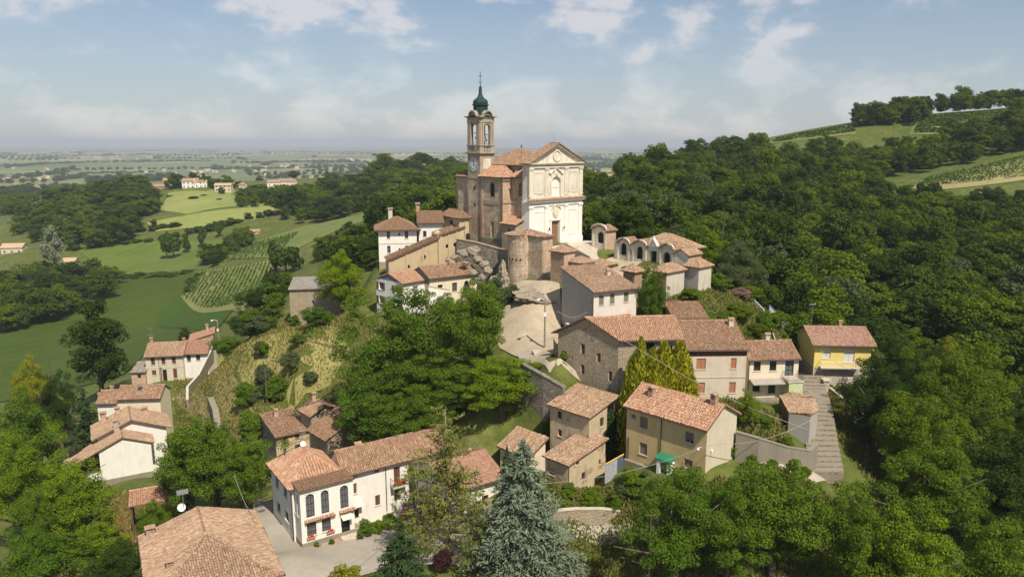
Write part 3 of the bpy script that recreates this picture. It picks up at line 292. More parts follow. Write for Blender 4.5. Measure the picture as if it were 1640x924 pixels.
('far2', 'leaf_forest', -230.6, 800.0, 82.8, 13.2, 'field_tree', 'tree', 'lone tree close to the ridge houses', 'lone field trees'),
('far0', 'leaf_far', -300.7, 900.0, 71.4, 10.4, 'field_tree', 'tree', 'lone tree far out on the plain at the left', 'lone field trees'),
('far1', 'leaf_forest', -238.5, 620.0, 74.8, 7.2, 'field_tree', 'tree', 'lone tree on the meadow below the ridge houses', 'lone field trees'),
('far2', 'leaf_far', -254.1, 640.0, 73.1, 5.3, 'field_tree', 'tree', 'lone tree on the meadow below the ridge houses', 'lone field trees'),
('far0', 'leaf_forest', -332.0, 760.0, 81.1, 5.0, 'field_tree', 'tree', 'lone tree close to the ridge houses', 'lone field trees'),
('far1', 'leaf_far', -301.9, 740.0, 81.9, 4.9, 'field_tree', 'tree', 'lone tree close to the ridge houses', 'lone field trees'),
('far2', 'leaf_forest', -249.3, 520.0, 58.9, 5.2, 'field_tree', 'tree', 'lone tree in the pale fields above the dark crop', 'lone field trees'),
('far0', 'leaf_far', -1376.6, 2200.0, 38.9, 14.5, 'field_tree', 'tree', 'lone tree far out on the plain at the left', 'lone field trees'),
('far1', 'leaf_forest', -1303.7, 2200.0, 42.4, 14.5, 'field_tree', 'tree', 'lone tree far out on the plain at the left', 'lone field trees'),
('forest1', 'leaf_grey', -258.8, 420.0, 65.2, 16.1, 'field_tree', 'tree', 'pale silvery tree among the dark woods of the left valley', None),
]

WOOD_RIGHT = [([(11.4, 168.0), (23.2, 152.0), (31.4, 154.0), (36.0, 141.0), (39.4, 136.0), (41.9, 124.0), (49.1, 122.0), (60.8, 118.0), (61.5, 108.0), (76.2, 100.0), (97.8, 100.0), (273.5, 290.0), (199.8, 292.0), (154.1, 298.0), (153.9, 330.0), (45.0, 300.0), (27.5, 300.0)], 6.3), ([(27.5, 300.0), (45.0, 300.0), (153.9, 330.0), (181.5, 352.0), (244.1, 358.0), (338.2, 360.0), (379.8, 405.0), (272.3, 400.0), (220.1, 408.0), (185.9, 415.0), (146.2, 430.0), (107.2, 462.0), (60.2, 440.0), (48.8, 345.0), (31.6, 345.0)], 7.5), ([(208.3, 470.0), (239.7, 445.0), (259.6, 475.0), (223.5, 500.0)], 5.2), ([(-39.7, 215.0), (-26.6, 175.0), (-8.5, 168.0), (11.4, 168.0), (27.5, 300.0), (28.5, 430.0), (-21.9, 440.0), (-60.6, 430.0), (-57.7, 330.0), (-50.0, 260.0)], 6.8), ([(59.8, 116.0), (47.6, 100.0), (38.9, 84.0), (52.2, 72.0), (65.5, 65.0), (97.8, 100.0), (76.2, 100.0), (61.5, 108.0)], 7.2), ([(256.7, 466.0), (321.9, 474.0), (389.5, 480.0), (399.1, 492.0), (330.0, 486.0), (263.2, 478.0)], 5.0)]
CLEARINGS = [[(25.4, 290.0), (42.4, 290.0), (51.2, 352.0), (30.7, 352.0)]]
WOODS_FAR = [([(-393.8, 630.3), (-913.4, 1599.2), (-308.1, 641.0), (-258.3, 556.1), (-265.1, 533.9), (-245.3, 500.7), (-260.7, 469.5), (-318.4, 499.0), (-369.8, 552.3)], 9.5, 12), ([(-273.4, 392.4), (-278.2, 432.8), (-243.2, 410.0), (-222.0, 404.5), (-197.5, 361.7), (-202.6, 329.0), (-203.6, 288.3)], 8.5, 11), ([(-165.0, 384.5), (-165.4, 400.4), (-171.4, 475.9), (-157.3, 450.8), (-148.5, 374.2)], 6, 9), ([(-201.8, 544.9), (-215.1, 589.0), (-203.3, 663.1), (-175.3, 573.3)], 8, 9), ([(-159.2, 516.2), (-200.0, 652.0), (-172.1, 693.0), (-128.1, 704.8), (-77.4, 721.7), (-170.4, 2758.2), (-19.2, 306.4), (-35.9, 359.3), (-54.7, 364.2), (-92.0, 480.7), (-118.0, 471.1), (-142.0, 485.6)], 10, 11), ([(-88.6, 329.0), (-74.9, 343.8), (-56.7, 307.5), (-33.7, 181.3), (-53.2, 225.2)], 6, 7), ([(-493.0, 721.7), (-956.0, 1406.1), (-779.9, 1236.4), (-435.1, 665.4)], 10, 9), ([(-1078.6, 1920.0), (-995.6, 2213.4), (-928.6, 2082.5), (-1012.0, 1800.4)], 14, 10), ([(-139.3, 734.0), (-410.4, 3115.8), (-213.5, 3460.6), (-166.5, 2693.6), (-76.9, 716.8), (-127.3, 700.0)], 12, 11), ([(-306.5, 667.6), (-258.8, 652.0), (-234.9, 663.1), (-229.5, 647.6), (-252.1, 634.6), (-296.5, 645.4)], 7, 8), ([(-77.5, 233.7), (-79.2, 256.1), (-45.6, 150.0), (-49.0, 150.0)], 5, 6), ([(-988.5, 1454.5), (-915.1, 1556.4), (-885.0, 1504.6), (-956.0, 1406.1)], 14, 9)]
HEDGES = [(-1629.3, 2408.9, -1282.5, 2730.4, 14.0, 9.0), (-1178.6, 2981.6, -485.6, 3278.1, 14.0, 10.0), (-1345.5, 3895.9, -953.1, 4460.9, 20.0, 12.0), (-2306.5, 3895.9, -1759.6, 4460.9, 20.0, 12.0), (-2342.7, 3472.3, -2242.4, 3895.9, 18.0, 11.0), (-554.3, 2586.4, -436.1, 3115.8, 12.0, 9.0), (-576.6, 3895.9, -293.3, 4460.9, 22.0, 12.0), (-237.1, 487.3, -203.9, 497.3, 5.0, 5.0), (-203.9, 497.3, -167.9, 530.3, 6.0, 5.0), (-251.4, 509.2, -223.4, 514.4, 6.0, 5.0), (448.5, 3895.9, 696.5, 4460.9, 12.0, 10.0), (618.5, 6279.6, 1421.7, 7878.6, 30.0, 14.0), (-221.8, 412.8, -160.3, 375.5, 7.0, 2.5), (-219.6, 338.1, -222.9, 411.4, 8.0, 4.0), (-279.7, 482.4, -239.1, 487.3, 6.0, 4.0), (-149.4, 338.1, -156.0, 372.9, 5.0, 2.0)]
VINEYARDS = [([[-156.2, 371.7], [-105.0, 336.9], [-80.4, 231.4], [-150.3, 334.6]], 21, 'row of vines in the striped vineyard beside the dark green field', 'rows of the striped vineyard', 6, 0.55, 'vine_leaf'), ([[-157.6, 441.7], [-129.5, 455.4], [-107.9, 348.5], [-149.1, 384.5]], 13, 'row of vines in the pale vineyard above the striped one', 'rows of the pale upper vineyard', 5, 0.5, 'vine_leaf'), ([[-196.1, 712.0], [-174.3, 714.4], [-163.7, 674.4], [-186.6, 672.2]], 12, 'row of vines in the small yellow vineyard on the far ridge', 'rows of the far yellow vineyard', 4, 0.9, 'vine_leaf'), ([[174.1, 325.7], [184.7, 336.9], [236.2, 350.9], [217.5, 321.3]], 11, 'row of vines on the tan slope at the right edge', 'rows of the right hillside vineyard', 7, 0.6, 'vine_leaf'), ([[228.4, 435.8], [247.0, 461.6], [307.5, 453.8], [267.3, 392.4]], 12, 'row of vines on the top of the right hill', 'rows of the hilltop vineyard', 10, 1.0, 'vine_leaf'), ([[159.8, 469.5], [167.0, 480.7], [210.1, 475.9], [205.8, 458.5]], 5, 'row of vines on the narrow strip along the right ridge', 'rows of the ridge strip vineyard', 8, 1.0, 'vine_leaf')]
FIELD_MATS = {'crop_dark': ((0.034, 0.062, 0.003), (0.05, 0.08, 0.007), 0.02, (0.038, 0.068, 0.004)), 'crop_deep': ((0.036, 0.076, 0.004), (0.03, 0.064, 0.003), 0.03, None), 'crop_mid': ((0.075, 0.118, 0.014), (0.11, 0.145, 0.026), 0.05, (0.07, 0.11, 0.02)), 'vine_soil': ((0.135, 0.155, 0.038), (0.215, 0.2, 0.08), 0.05, (0.15, 0.17, 0.045)), 'vine_green': ((0.115, 0.15, 0.035), (0.17, 0.185, 0.055), 0.04, (0.1, 0.15, 0.03)), 'meadow': ((0.19, 0.225, 0.055), (0.26, 0.27, 0.085), 0.02, (0.14, 0.18, 0.04)), 'stubble': ((0.4, 0.31, 0.16), (0.34, 0.27, 0.13), 0.05, None), 'vine_tan': ((0.3, 0.25, 0.12), (0.24, 0.22, 0.09), 0.06, (0.17, 0.18, 0.05)), 'slope_meadow': ((0.19, 0.19, 0.05), (0.29, 0.25, 0.095), 0.12, (0.36, 0.3, 0.14)), 'dry_grass': ((0.28, 0.23, 0.09), (0.2, 0.19, 0.06), 0.25, (0.36, 0.29, 0.13))}
FIELDS = [([(-214.4, 304.4), (-223.2, 343.8), (-224.3, 414.2), (-158.8, 374.2), (-150.9, 334.6), (-88.8, 232.2), (-79.6, 195.3), (-75.4, 178.9), (-111.1, 222.2), (-101.3, 188.2), (-126.8, 202.1), (-146.4, 204.1)], 'crop_dark', 0.25, 'dark green crop field in the left valley'), ([(-151.6, 318.1), (-150.4, 333.5), (-88.2, 230.6), (-79.6, 195.3), (-146.6, 300.3)], 'crop_deep', 0.4, 'deeper green triangle of crop below the striped vineyard'), ([(-280.9, 480.7), (-242.0, 488.9), (-176.3, 469.5), (-164.4, 383.2), (-223.3, 415.6)], 'crop_mid', 0.3, 'olive green field above the dark crop'), ([(-150.4, 333.5), (-157.7, 375.5), (-105.5, 340.4), (-66.4, 214.0), (-55.1, 165.5), (-88.8, 232.2)], 'vine_soil', 0.3, 'soil and grass of the striped vineyard'), ([(-162.9, 407.2), (-157.8, 447.7), (-131.2, 475.9), (-88.5, 472.7), (-72.1, 384.5), (-95.5, 355.7), (-105.5, 341.5)], 'vine_green', 0.3, 'pale green vineyard slope'), ([(-258.1, 528.5), (-232.9, 537.6), (-199.8, 552.3), (-191.2, 626.0), (-167.4, 546.7), (-172.8, 517.9), (-207.8, 507.5), (-241.2, 505.8)], 'meadow', 0.35, 'pale meadow across the valley'), ([(-264.1, 561.8), (-288.2, 632.4), (-254.0, 626.0), (-229.3, 679.0), (-210.2, 603.1), (-204.8, 559.9), (-233.7, 539.4)], 'meadow', 0.3, 'meadow slope below the ridge houses'), ([(47.2, 505.8), (66.2, 472.7), (45.4, 323.5), (30.3, 324.6)], 'stubble', 0.5, 'tan stubble field right of the church'), ([(171.9, 324.6), (184.2, 338.1), (241.1, 349.7), (220.6, 318.1), (179.7, 319.1)], 'vine_tan', 0.3, 'tan soil of the right hillside vineyard'), ([(226.0, 435.8), (247.5, 464.7), (313.5, 460.0), (266.3, 388.4)], 'vine_green', 0.3, 'green hilltop vineyard ground'), ([(157.0, 467.9), (167.2, 487.3), (211.5, 479.1), (205.2, 455.4)], 'vine_green', 0.3, 'green ridge strip vineyard ground'), ([(-997.9, 1525.1), (-950.4, 1659.9), (-829.9, 1430.1), (-858.5, 1309.6)], 'meadow', 0.5, 'light field far left'), ([(-1129.7, 1665.5), (-1112.1, 1770.1), (-1043.3, 1637.5), (-1067.3, 1572.3)], 'stubble', 0.6, 'tan strip far left'), ([(-53.8, 129.7), (-66.2, 155.6), (-67.1, 166.4), (-50.5, 134.6), (-50.2, 129.2), (-44.6, 121.3), (-44.3, 114.2), (-50.9, 123.1)], 'dry_grass', 0.08, 'dry yellow grass bank above the left row of houses'), ([(-48.8, 132.1), (-42.1, 132.6), (-34.7, 130.6), (-29.3, 125.4), (-27.2, 121.3), (-29.8, 118.1), (-34.1, 118.1), (-40.3, 115.1), (-45.0, 122.6), (-49.0, 128.2)], 'slope_meadow', 0.1, 'yellow-green grass slope below the stone ruin')]
FAR_HOUSES = [(-279.2, 638.9, 17, 10, 6.5, 2.2, 8, 'white_plaster', 'tile_weathered', 'large white villa on the far ridge', None, 5, 'valley_house'), (-311.3, 674.4, 9, 9, 6, 2, 20, 'pinkish_white_plaster', 'tile_weathered', 'pinkish house left of the ridge villa', None, 3, 'valley_house'), (-291.5, 647.6, 8, 9, 5.5, 2, -10, 'orange_brick', 'tile_red', 'orange house beside the ridge villa', None, 2, 'valley_house'), (-314.7, 658.6, 12, 8, 4, 1.8, 5, 'orange_brick', 'tile_weathered', 'low orange farm left end of the ridge group', None, 3, 'valley_house'), (-246.8, 626.0, 13, 9, 5.5, 1.6, 12, 'tan_plaster', 'tile_pale', 'beige block right of the ridge villa', None, 4, 'valley_house'), (-239.3, 645.4, 10, 8, 4.5, 1.8, -5, 'tan_plaster', 'tile_weathered', 'small beige house at the right end of the ridge group', None, 3, 'valley_house'), (-268.5, 638.9, 10, 8, 5, 2, 30, 'white_plaster', 'tile_salmon', 'white house with salmon roof right behind the ridge villa', None, 3, 'valley_house'), (-228.5, 704.8, 12, 8, 4.5, 1.8, 10, 'white_plaster', 'tile_weathered', 'white house right of the far meadow', None, 3, 'valley_house'), (-221.0, 714.4, 15, 9, 5, 2, -4, 'cream_plaster', 'tile_weathered', 'cream house with long roof right of the far meadow', None, 4, 'valley_house'), (-271.3, 441.7, 9.5, 8, 4.5, 1.8, 15, 'white_plaster', 'tile_pale', 'white house among the trees of the left valley', None, 3, 'valley_house'), (-334.3, 485.6, 13, 9, 4.5, 2.2, 10, 'tan_plaster', 'tile_pale', 'beige house at the left picture edge', None, 3, 'valley_house'), (-811.1, 1191.2, 30, 12, 5, 2, 2, 'tan_plaster', 'tile_red', 'long reddish farm at the far left', None, 6, 'valley_house'), (-565.1, 843.3, 7, 7, 5, 1.8, 0, 'white_plaster', 'tile_weathered', 'tiny white house below the far left farm', None, 2, 'valley_house'), (-167.6, 474.3, 7, 5, 2.6, 1.2, 20, 'tan_plaster', 'tile_weathered', 'field shed by the hedge above the vineyard', None, 1, 'valley_house'), (-135.3, 739.0, 16, 9, 5, 2, 8, 'white_plaster', 'tile_weathered', 'white farm at the far wood edge left of the rectory', None, 3, 'valley_house'), (-95.3, 736.5, 9, 8, 6, 2, 20, 'pinkish_white_plaster', 'tile_weathered', 'pinkish house on the wooded rise left of the tower', None, 2, 'valley_house'), (-88.0, 746.5, 9, 8, 6, 2, 0, 'cream_plaster', 'tile_weathered', 'cream house on the wooded rise left of the tower', None, 2, 'valley_house')]
TOWNS = [(640, 6500, 700, 0.035), (560, 4700, 300, 0.03), (450, 3300, 150, 0.02), (330, 3000, 150, 0.02), (250, 2500, 120, 0.02), (470, 8000, 800, 0.05), (30, 2600, 150, 0.03), (220, 6000, 500, 0.05), (985, 6000, 400, 0.02), (700, 4500, 300, 0.03)]

ROAD = [(-35.2, 94.5), (-30.5, 89.4), (-24.8, 79.9), (-23.3, 78.2), (-18.3, 82.6), (-13.4, 82.3), (-5.5, 76.0), (2.0, 73.2), (5.8, 75.0), (9.8, 77.2), (12.9, 75.3), (16.9, 71.9), (16.7, 70.7), (12.1, 74.1), (7.4, 74.4), (1.9, 71.0), (-3.9, 70.4), (-11.9, 72.5), (-16.5, 69.3), (-21.5, 66.7), (-24.1, 69.3), (-28.8, 79.2), (-32.1, 85.8)]
YARD = [(-19.4, 82.6), (-18.5, 89.4), (-10.5, 89.8), (-2.2, 81.6), (-2.0, 75.0), (-8.5, 78.6), (-16.1, 80.6)]
LANE = [(0.2, 107.1), (2.3, 105.4), (4.9, 95.0), (9.2, 95.8), (13.9, 96.2), (18.1, 93.9), (14.8, 93.5), (9.5, 95.0), (4.9, 93.9), (1.3, 102.5)]
PIAZZA = [(-5.3, 123.2), (-2.2, 127.7), (1.1, 125.7), (7.6, 119.8), (7.7, 115.1), (7.2, 105.0), (4.4, 96.9), (1.3, 103.7), (-1.9, 108.4)]
COURT = [(11.8, 133.5), (19.1, 137.4), (25.7, 132.5), (31.8, 132.0), (28.7, 120.9), (24.8, 121.8), (18.9, 123.6), (15.1, 127.8)]
TRACK = [(-68.3, 143.4), (-68.0, 146.6), (-62.0, 141.8), (-57.0, 133.1), (-51.1, 122.2), (-53.8, 124.5), (-62.3, 136.6)]
LANE2 = [(23.8, 81.6), (26.3, 82.6), (29.1, 80.0), (35.0, 81.9), (36.9, 81.0), (33.0, 76.9), (26.5, 78.4)]
STEPS = [(40.15, 107.0, 75.87), (46.12, 106.5, 75.45), (37.9, 80.0, 71.74), (34.47, 80.0, 71.74)]
GARDENWALL = [(25.23, 79.5, 78.21), (27.38, 78.5, 77.88), (30.57, 78.5, 76.85), (33.52, 79.5, 75.98), (34.96, 81.0, 76.1)]
LANEWALL = [(1.32, 95.5, 81.43), (4.15, 92.0, 80.82), (6.51, 90.0, 79.99)]
ROADWALL = [(4.39, 75.0, 71.01), (7.18, 76.0, 70.72), (10.05, 77.0, 70.2), (12.56, 77.5, 69.71)]
LEFTWALL = [(-64.53, 156.0, 66.97), (-64.06, 147.0, 63.64), (-63.86, 141.0, 62.98), (-62.25, 137.0, 61.81)]
LEFTWALL2 = [(-54.41, 129.0, 65.1), (-51.6, 124.0, 64.67), (-48.87, 118.0, 63.04)]
TERRACEWALL = [(-10.14, 139.0, 92.5), (-6.32, 137.0, 92.06), (-2.27, 135.0, 91.18), (0.0, 131.0, 91.4)]
SHEDROOF = [(35.02, 93.5, 78.93), (36.93, 94.5, 78.25), (38.34, 91.0, 77.51), (37.87, 88.0, 76.71), (36.16, 86.0, 76.66), (34.05, 87.5, 77.81)]
POLES = [('tall concrete lamp pole beside the piazza steps', (4.69, 104.0, 88.45), 'lamp'), ('thin dark pole standing before the big tree in front of the ochre house', (12.45, 62.0, 77.65), ''), ('wooden pole in the wood right of the chapels', (45.28, 160.0, 95.62), ''), ('wooden pole at the left below the tall dark tree', (-96.27, 150.0, 67.82), ''), ('grey pole beside the cream row house', (-66.33, 136.0, 68.59), ''), ('dark pole on the slope behind the rustic farmhouse', (-39.81, 116.0, 74.47), ''), ('lamp post at the end of the left row', (-65.43, 162.0, 71.62), 'lamp')]
CABLES = [((13.32, 86.0, 87.12), (34.68, 82.0, 77.37)), ((2.75, 77.0, 73.17), (20.94, 74.0, 79.03)), ((20.94, 74.0, 79.03), (35.42, 84.0, 77.98)), ((-16.16, 68.0, 68.81), (-11.49, 80.0, 69.81)), ((-31.74, 80.0, 72.88), (-25.89, 70.0, 72.79)), ((6.48, 104.0, 86.64), (10.8, 104.5, 86.43)), ((45.07, 106.0, 80.38), (49.34, 98.0, 79.1))]
PORTICO = [((-22.36, 134.0, 89.34), (-13.71, 137.5, 92.92)), ((-13.36, 137.6, 93.49), (-9.16, 140.5, 94.67))]
BOULDERS = [(-11.45, 132.0, 90.14, 1.5), (-10.3, 133.0, 90.44, 1.8), (-8.45, 134.0, 90.98, 2.4), (-7.09, 134.0, 91.43, 2.8), (-6.11, 132.0, 90.14, 2.6), (-4.86, 131.0, 89.4, 2.5), (-4.03, 129.0, 88.61, 2.2), (-5.16, 127.0, 87.85, 1.9), (-8.28, 131.0, 89.62, 1.8), (-3.22, 127.0, 87.31, 2.2), (-6.81, 128.0, 88.56, 1.8), (-9.64, 135.0, 91.06, 1.3)]
RUBBLEWALL = [(6.34, 101.0, 83.58), (7.23, 98.5, 81.95)]
BALUS = [(-13.93, 122.5, 86.63), (-10.78, 124.5, 85.61)]
STAIR2 = (2.83, 103.0, 82.78)
SLAB = [(3.78, 117.0, 85.76)]
FENCE = [(39.74, 121.0, 83.24), (40.87, 119.0, 82.85), (41.63, 113.0, 82.43)]
FENCE2 = [(42.91, 122.0, 82.59), (46.32, 122.0, 83.02)]
PANELFENCE = [(10.69, 80.5, 73.88), (13.06, 82.5, 74.25)]

# ------------------------------------------------------------------ materials
MATS = {}
class NT:
    def __init__(self, name):
        self.m = bpy.data.materials.new(name); self.m.use_nodes = True
        self.t = self.m.node_tree; self.b = self.t.nodes['Principled BSDF']; MATS[name] = self.m
        self.b.inputs['Specular IOR Level'].default_value = 0.25
    def n(self, t, ins=None, **k):
        x = self.t.nodes.new(t)
        for a, b in k.items(): setattr(x, a, b)
        for a, b in (ins or {}).items():
            if isinstance(b, bpy.types.NodeSocket): self.t.links.new(b, x.inputs[a])
            else: x.inputs[a].default_value = b
        return x
    def link(self, a, b): self.t.links.new(a, b)
    def coord(self, kind='Object', scale=(1, 1, 1), rot=(0, 0, 0)):
        c = self.n('ShaderNodeTexCoord')
        return self.n('ShaderNodeMapping', {'Vector': c.outputs[kind], 'Scale': scale, 'Rotation': rot}).outputs[0]
    def noise(self, vec, scale, detail=4, rough=0.55, dist=0.0):
        return self.n('ShaderNodeTexNoise', {'Vector': vec, 'Scale': scale, 'Detail': detail, 'Roughness': rough, 'Distortion': dist}).outputs['Fac']
    def ramp(self, fac, stops, interp='LINEAR'):
        r = self.n('ShaderNodeValToRGB', {'Fac': fac}); r.color_ramp.interpolation = interp
        e = r.color_ramp.elements
        while len(e) < len(stops): e.new(0.5)
        for i, (p, c) in enumerate(stops):
            e[i].position = p
            e[i].color = (c, c, c, 1) if isinstance(c, (int, float)) else (*c, 1)
        return r.outputs[0]
    def mix(self, fac, a, b, mode='MIX'):
        x = self.n('ShaderNodeMix', data_type='RGBA', blend_type=mode)
        for i, v in ((0, fac), (6, a), (7, b)):
            if isinstance(v, bpy.types.NodeSocket): self.link(v, x.inputs[i])
            else: x.inputs[i].default_value = v if isinstance(v, (int, float)) else (*v, 1)
        return x.outputs[2]
    def out(self, col, rough=0.85, bump=None, bs=0.3, bd=0.05):
        if isinstance(col, bpy.types.NodeSocket): self.link(col, self.b.inputs['Base Color'])
        else: self.b.inputs['Base Color'].default_value = (*col, 1)
        self.b.inputs['Roughness'].default_value = rough
        if bump is not None:
            x = self.n('ShaderNodeBump', {'Height': bump, 'Strength': bs, 'Distance': bd}); self.link(x.outputs[0], self.b.inputs['Normal'])
        return self.m
def mul(c, k): return tuple(min(1, x * k) for x in c)
def plaster(name, c, stain=(0.16, 0.13, 0.10), amount=0.55, patch=None):
    t = NT(name); v = t.coord(); vs = t.coord(scale=(1.0, 1.0, 0.32))
    big = t.noise(v, 0.55, 6, 0.62); streak = t.noise(vs, 1.1, 6, 0.62); fine = t.noise(v, 9, 3)
    col = t.mix(t.ramp(fine, [(0.3, 0.0), (0.8, 1.0)]), mul(c, 0.90), mul(c, 1.06))
    col = t.mix(t.ramp(streak, [(0.48, 0.0), (0.78, amount)]), col, stain)
    if patch: col = t.mix(t.ramp(big, [(0.55, 0.0), (0.60, 0.9)]), col, patch)
    else: col = t.mix(t.ramp(big, [(0.45, 0.0), (0.80, amount * 0.9)]), col, mul(c, 0.6))
    return t.out(col, 0.9, t.noise(v, 14, 4), 0.35, 0.03)
def stonework(name, c1, c2, mortar, scale=3.2):
    t = NT(name); v = t.coord(scale=(1, 1, 1.6))
    vo = t.n('ShaderNodeTexVoronoi', {'Vector': v, 'Scale': scale, 'Randomness': 0.95}); ve = t.n('ShaderNodeTexVoronoi', {'Vector': v, 'Scale': scale, 'Randomness': 0.95}, feature='DISTANCE_TO_EDGE')
    sep = t.n('ShaderNodeSeparateColor', {0: vo.outputs['Color']})
    col = t.mix(sep.outputs[0], c1, c2); big = t.noise(t.coord(), 0.5, 5, 0.65)
    edge = t.ramp(ve.outputs['Distance'], [(0.02, 1.0), (0.10, 0.0)])
    col = t.mix(edge, col, mortar); col = t.mix(t.ramp(big, [(0.42, 0.0), (0.75, 0.7)]), col, mul(mortar, 1.05))
    h = t.ramp(ve.outputs['Distance'], [(0.0, 0.0), (0.14, 1.0)])
    return t.out(col, 0.92, h, 0.8, 0.07)
def brickwork(name, c1, c2, mortar, worn=(0.42, 0.34, 0.25)):
    t = NT(name); c = t.n('ShaderNodeTexCoord'); s = t.n('ShaderNodeSeparateXYZ', {0: c.outputs['Object']})
    a = t.n('ShaderNodeMath', {0: s.outputs[0], 1: s.outputs[1]}, operation='ADD'); u = t.n('ShaderNodeCombineXYZ', {0: a.outputs[0], 1: s.outputs[2]})
    br = t.n('ShaderNodeTexBrick', {'Vector': u.outputs[0], 'Color1': (*c1, 1), 'Color2': (*c2, 1), 'Mortar': (*mortar, 1), 'Scale': 1.0, 'Mortar Size': 0.012, 'Brick Width': 0.30, 'Row Height': 0.095})
    big = t.noise(c.outputs['Object'], 0.55, 8, 0.72); band = t.noise(t.coord(scale=(0.25, 0.25, 1.6)), 1.1, 4); f = t.noise(c.outputs['Object'], 3.5, 5, 0.65)
    col = t.mix(t.ramp(big, [(0.46, 0.0), (0.58, 0.85)]), br.outputs[0], worn)
    col = t.mix(t.ramp(band, [(0.5, 0.0), (0.75, 0.55)]), col, mul(c1, 0.65)); col = t.mix(t.ramp(f, [(0.36, 0.75), (0.55, 0.0)]), col, mul(c2, 0.6))
    return t.out(col, 0.92, f, 0.6, 0.06)
def simple(name, c, rough=0.7, var=0.25, scale=4.0, bump=0.2, metal=0.0, spec=0.25):
    t = NT(name); v = t.coord(); f = t.noise(v, scale, 5, 0.6)
    t.b.inputs['Metallic'].default_value = metal; t.b.inputs['Specular IOR Level'].default_value = spec
    return t.out(t.mix(t.ramp(f, [(0.3, 0.0), (0.7, 1.0)]), mul(c, 1 - var), mul(c, 1 + var)), rough, f, bump, 0.03)
def tilemat(name, cols, moss=(0.17, 0.13, 0.08), mossk=0.5):
    t = NT(name); g = t.n('ShaderNodeNewGeometry'); v = t.coord()
    col = t.ramp(g.outputs['Random Per Island'], [(i / (len(cols) - 1), c) for i, c in enumerate(cols)])
    big = t.noise(v, 0.35, 6, 0.65); mid = t.noise(v, 1.7, 4, 0.6)
    col = t.mix(t.ramp(big, [(0.44, 0.0), (0.72, mossk)]), col, moss)
    col = t.mix(t.ramp(mid, [(0.50, 0.0), (0.70, 0.55)]), col, mul(cols[0], 0.95)); lich = t.noise(v, 4.5, 4, .7); col = t.mix(t.ramp(lich, [(0.56, 0.0), (0.66, 0.5)]), col, (.42, .37, .29)); col = t.mix(t.ramp(lich, [(0.34, 0.55), (0.42, 0.0)]), col, mul(cols[0], .55))
    return t.out(col, 0.9, t.noise(v, 20, 3), 0.3, 0.02)
def slats(name, c, freq=26.0):
    t = NT(name); v = t.coord(); w = t.n('ShaderNodeTexWave', {'Vector': v, 'Scale': freq / 6.28, 'Distortion': 0.2}, bands_direction='Z')
    f = t.noise(v, 6, 4)
    return t.out(t.mix(f, mul(c, 0.75), mul(c, 1.2)), 0.7, w.outputs['Fac'], 0.6, 0.03)
def leafmat(name, c, var=0.5, trans=0.30, tint=(1.25, 1.12, 0.55)):
    t = NT(name); g = t.n('ShaderNodeNewGeometry'); oi = t.n('ShaderNodeObjectInfo')
    dark = mul(c, 1 - var * 0.75); light = (c[0] * (1 + var * tint[0] * 0.6), c[1] * (1 + var * tint[1] * 0.5), c[2] * (1 + var * 0.3))
    col = t.mix(g.outputs['Random Per Island'], dark, light)
    col = t.mix(t.ramp(oi.outputs['Random'], [(0.0, 0.0), (0.5, 0.15), (1.0, 0.55)]), col, (c[0] * 0.60, c[1] * 0.70, c[2] * 0.85))
    t.link(col, t.b.inputs['Base Color']); t.b.inputs['Roughness'].default_value = 0.75; t.b.inputs['Specular IOR Level'].default_value = 0.06
    tr = t.n('ShaderNodeBsdfTranslucent', {'Color': t.mix(0.5, col, (c[0] * 1.8, c[1] * 1.7, c[2] * 0.8))})
    mxs = t.n('ShaderNodeMixShader', {0: trans}); t.link(t.b.outputs[0], mxs.inputs[1]); t.link(tr.outputs[0], mxs.inputs[2])
    t.link(mxs.outputs[0], t.t.nodes['Material Output'].inputs[0]); return t.m

plaster('white_plaster', (0.78, 0.745, 0.67), amount=0.20)
plaster('cream_plaster', (0.72, 0.62, 0.46), amount=0.22)
plaster('tan_plaster', (0.60, 0.52, 0.39), amount=0.30)
plaster('ochre_plaster', (0.58, 0.435, 0.215), amount=0.35)
plaster('old_plaster', (0.52, 0.42, 0.27), amount=0.45, patch=(0.30, 0.22, 0.14))
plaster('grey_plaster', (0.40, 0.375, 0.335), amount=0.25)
plaster('pinkish_white_plaster', (0.70, 0.62, 0.54), amount=0.25)
plaster('facade_stucco_white', (0.80, 0.76, 0.68), amount=0.24)
plaster('facade_stucco_aged', (0.70, 0.645, 0.525), stain=(0.20, 0.17, 0.12), amount=0.65)
plaster('facade_trim', (0.70, 0.63, 0.49), stain=(0.22, 0.18, 0.12), amount=0.40)
plaster('yellow_paint', (0.74, 0.585, 0.19), amount=0.12)
plaster('portico_plaster', (0.50, 0.39, 0.235), amount=0.30)
plaster('tower_plaster', (0.37, 0.315, 0.23), stain=(0.13, 0.105, 0.075), amount=0.55, patch=(0.33, 0.235, 0.16))
plaster('concrete', (0.27, 0.235, 0.18), amount=0.45)
plaster('pale_stone', (0.56, 0.50, 0.40), amount=0.40)
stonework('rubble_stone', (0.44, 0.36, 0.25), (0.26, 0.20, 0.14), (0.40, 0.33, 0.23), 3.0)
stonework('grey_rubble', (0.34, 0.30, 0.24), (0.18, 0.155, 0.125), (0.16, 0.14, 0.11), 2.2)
stonework('pale_cladding', (0.66, 0.57, 0.43), (0.44, 0.37, 0.28), (0.52, 0.46, 0.36), 3.4)
brickwork('old_brick', (0.43, 0.25, 0.15), (0.33, 0.185, 0.11), (0.42, 0.345, 0.26))
brickwork('worn_brick', (0.46, 0.315, 0.205), (0.36, 0.23, 0.145), (0.52, 0.45, 0.34), worn=(0.62, 0.54, 0.40))
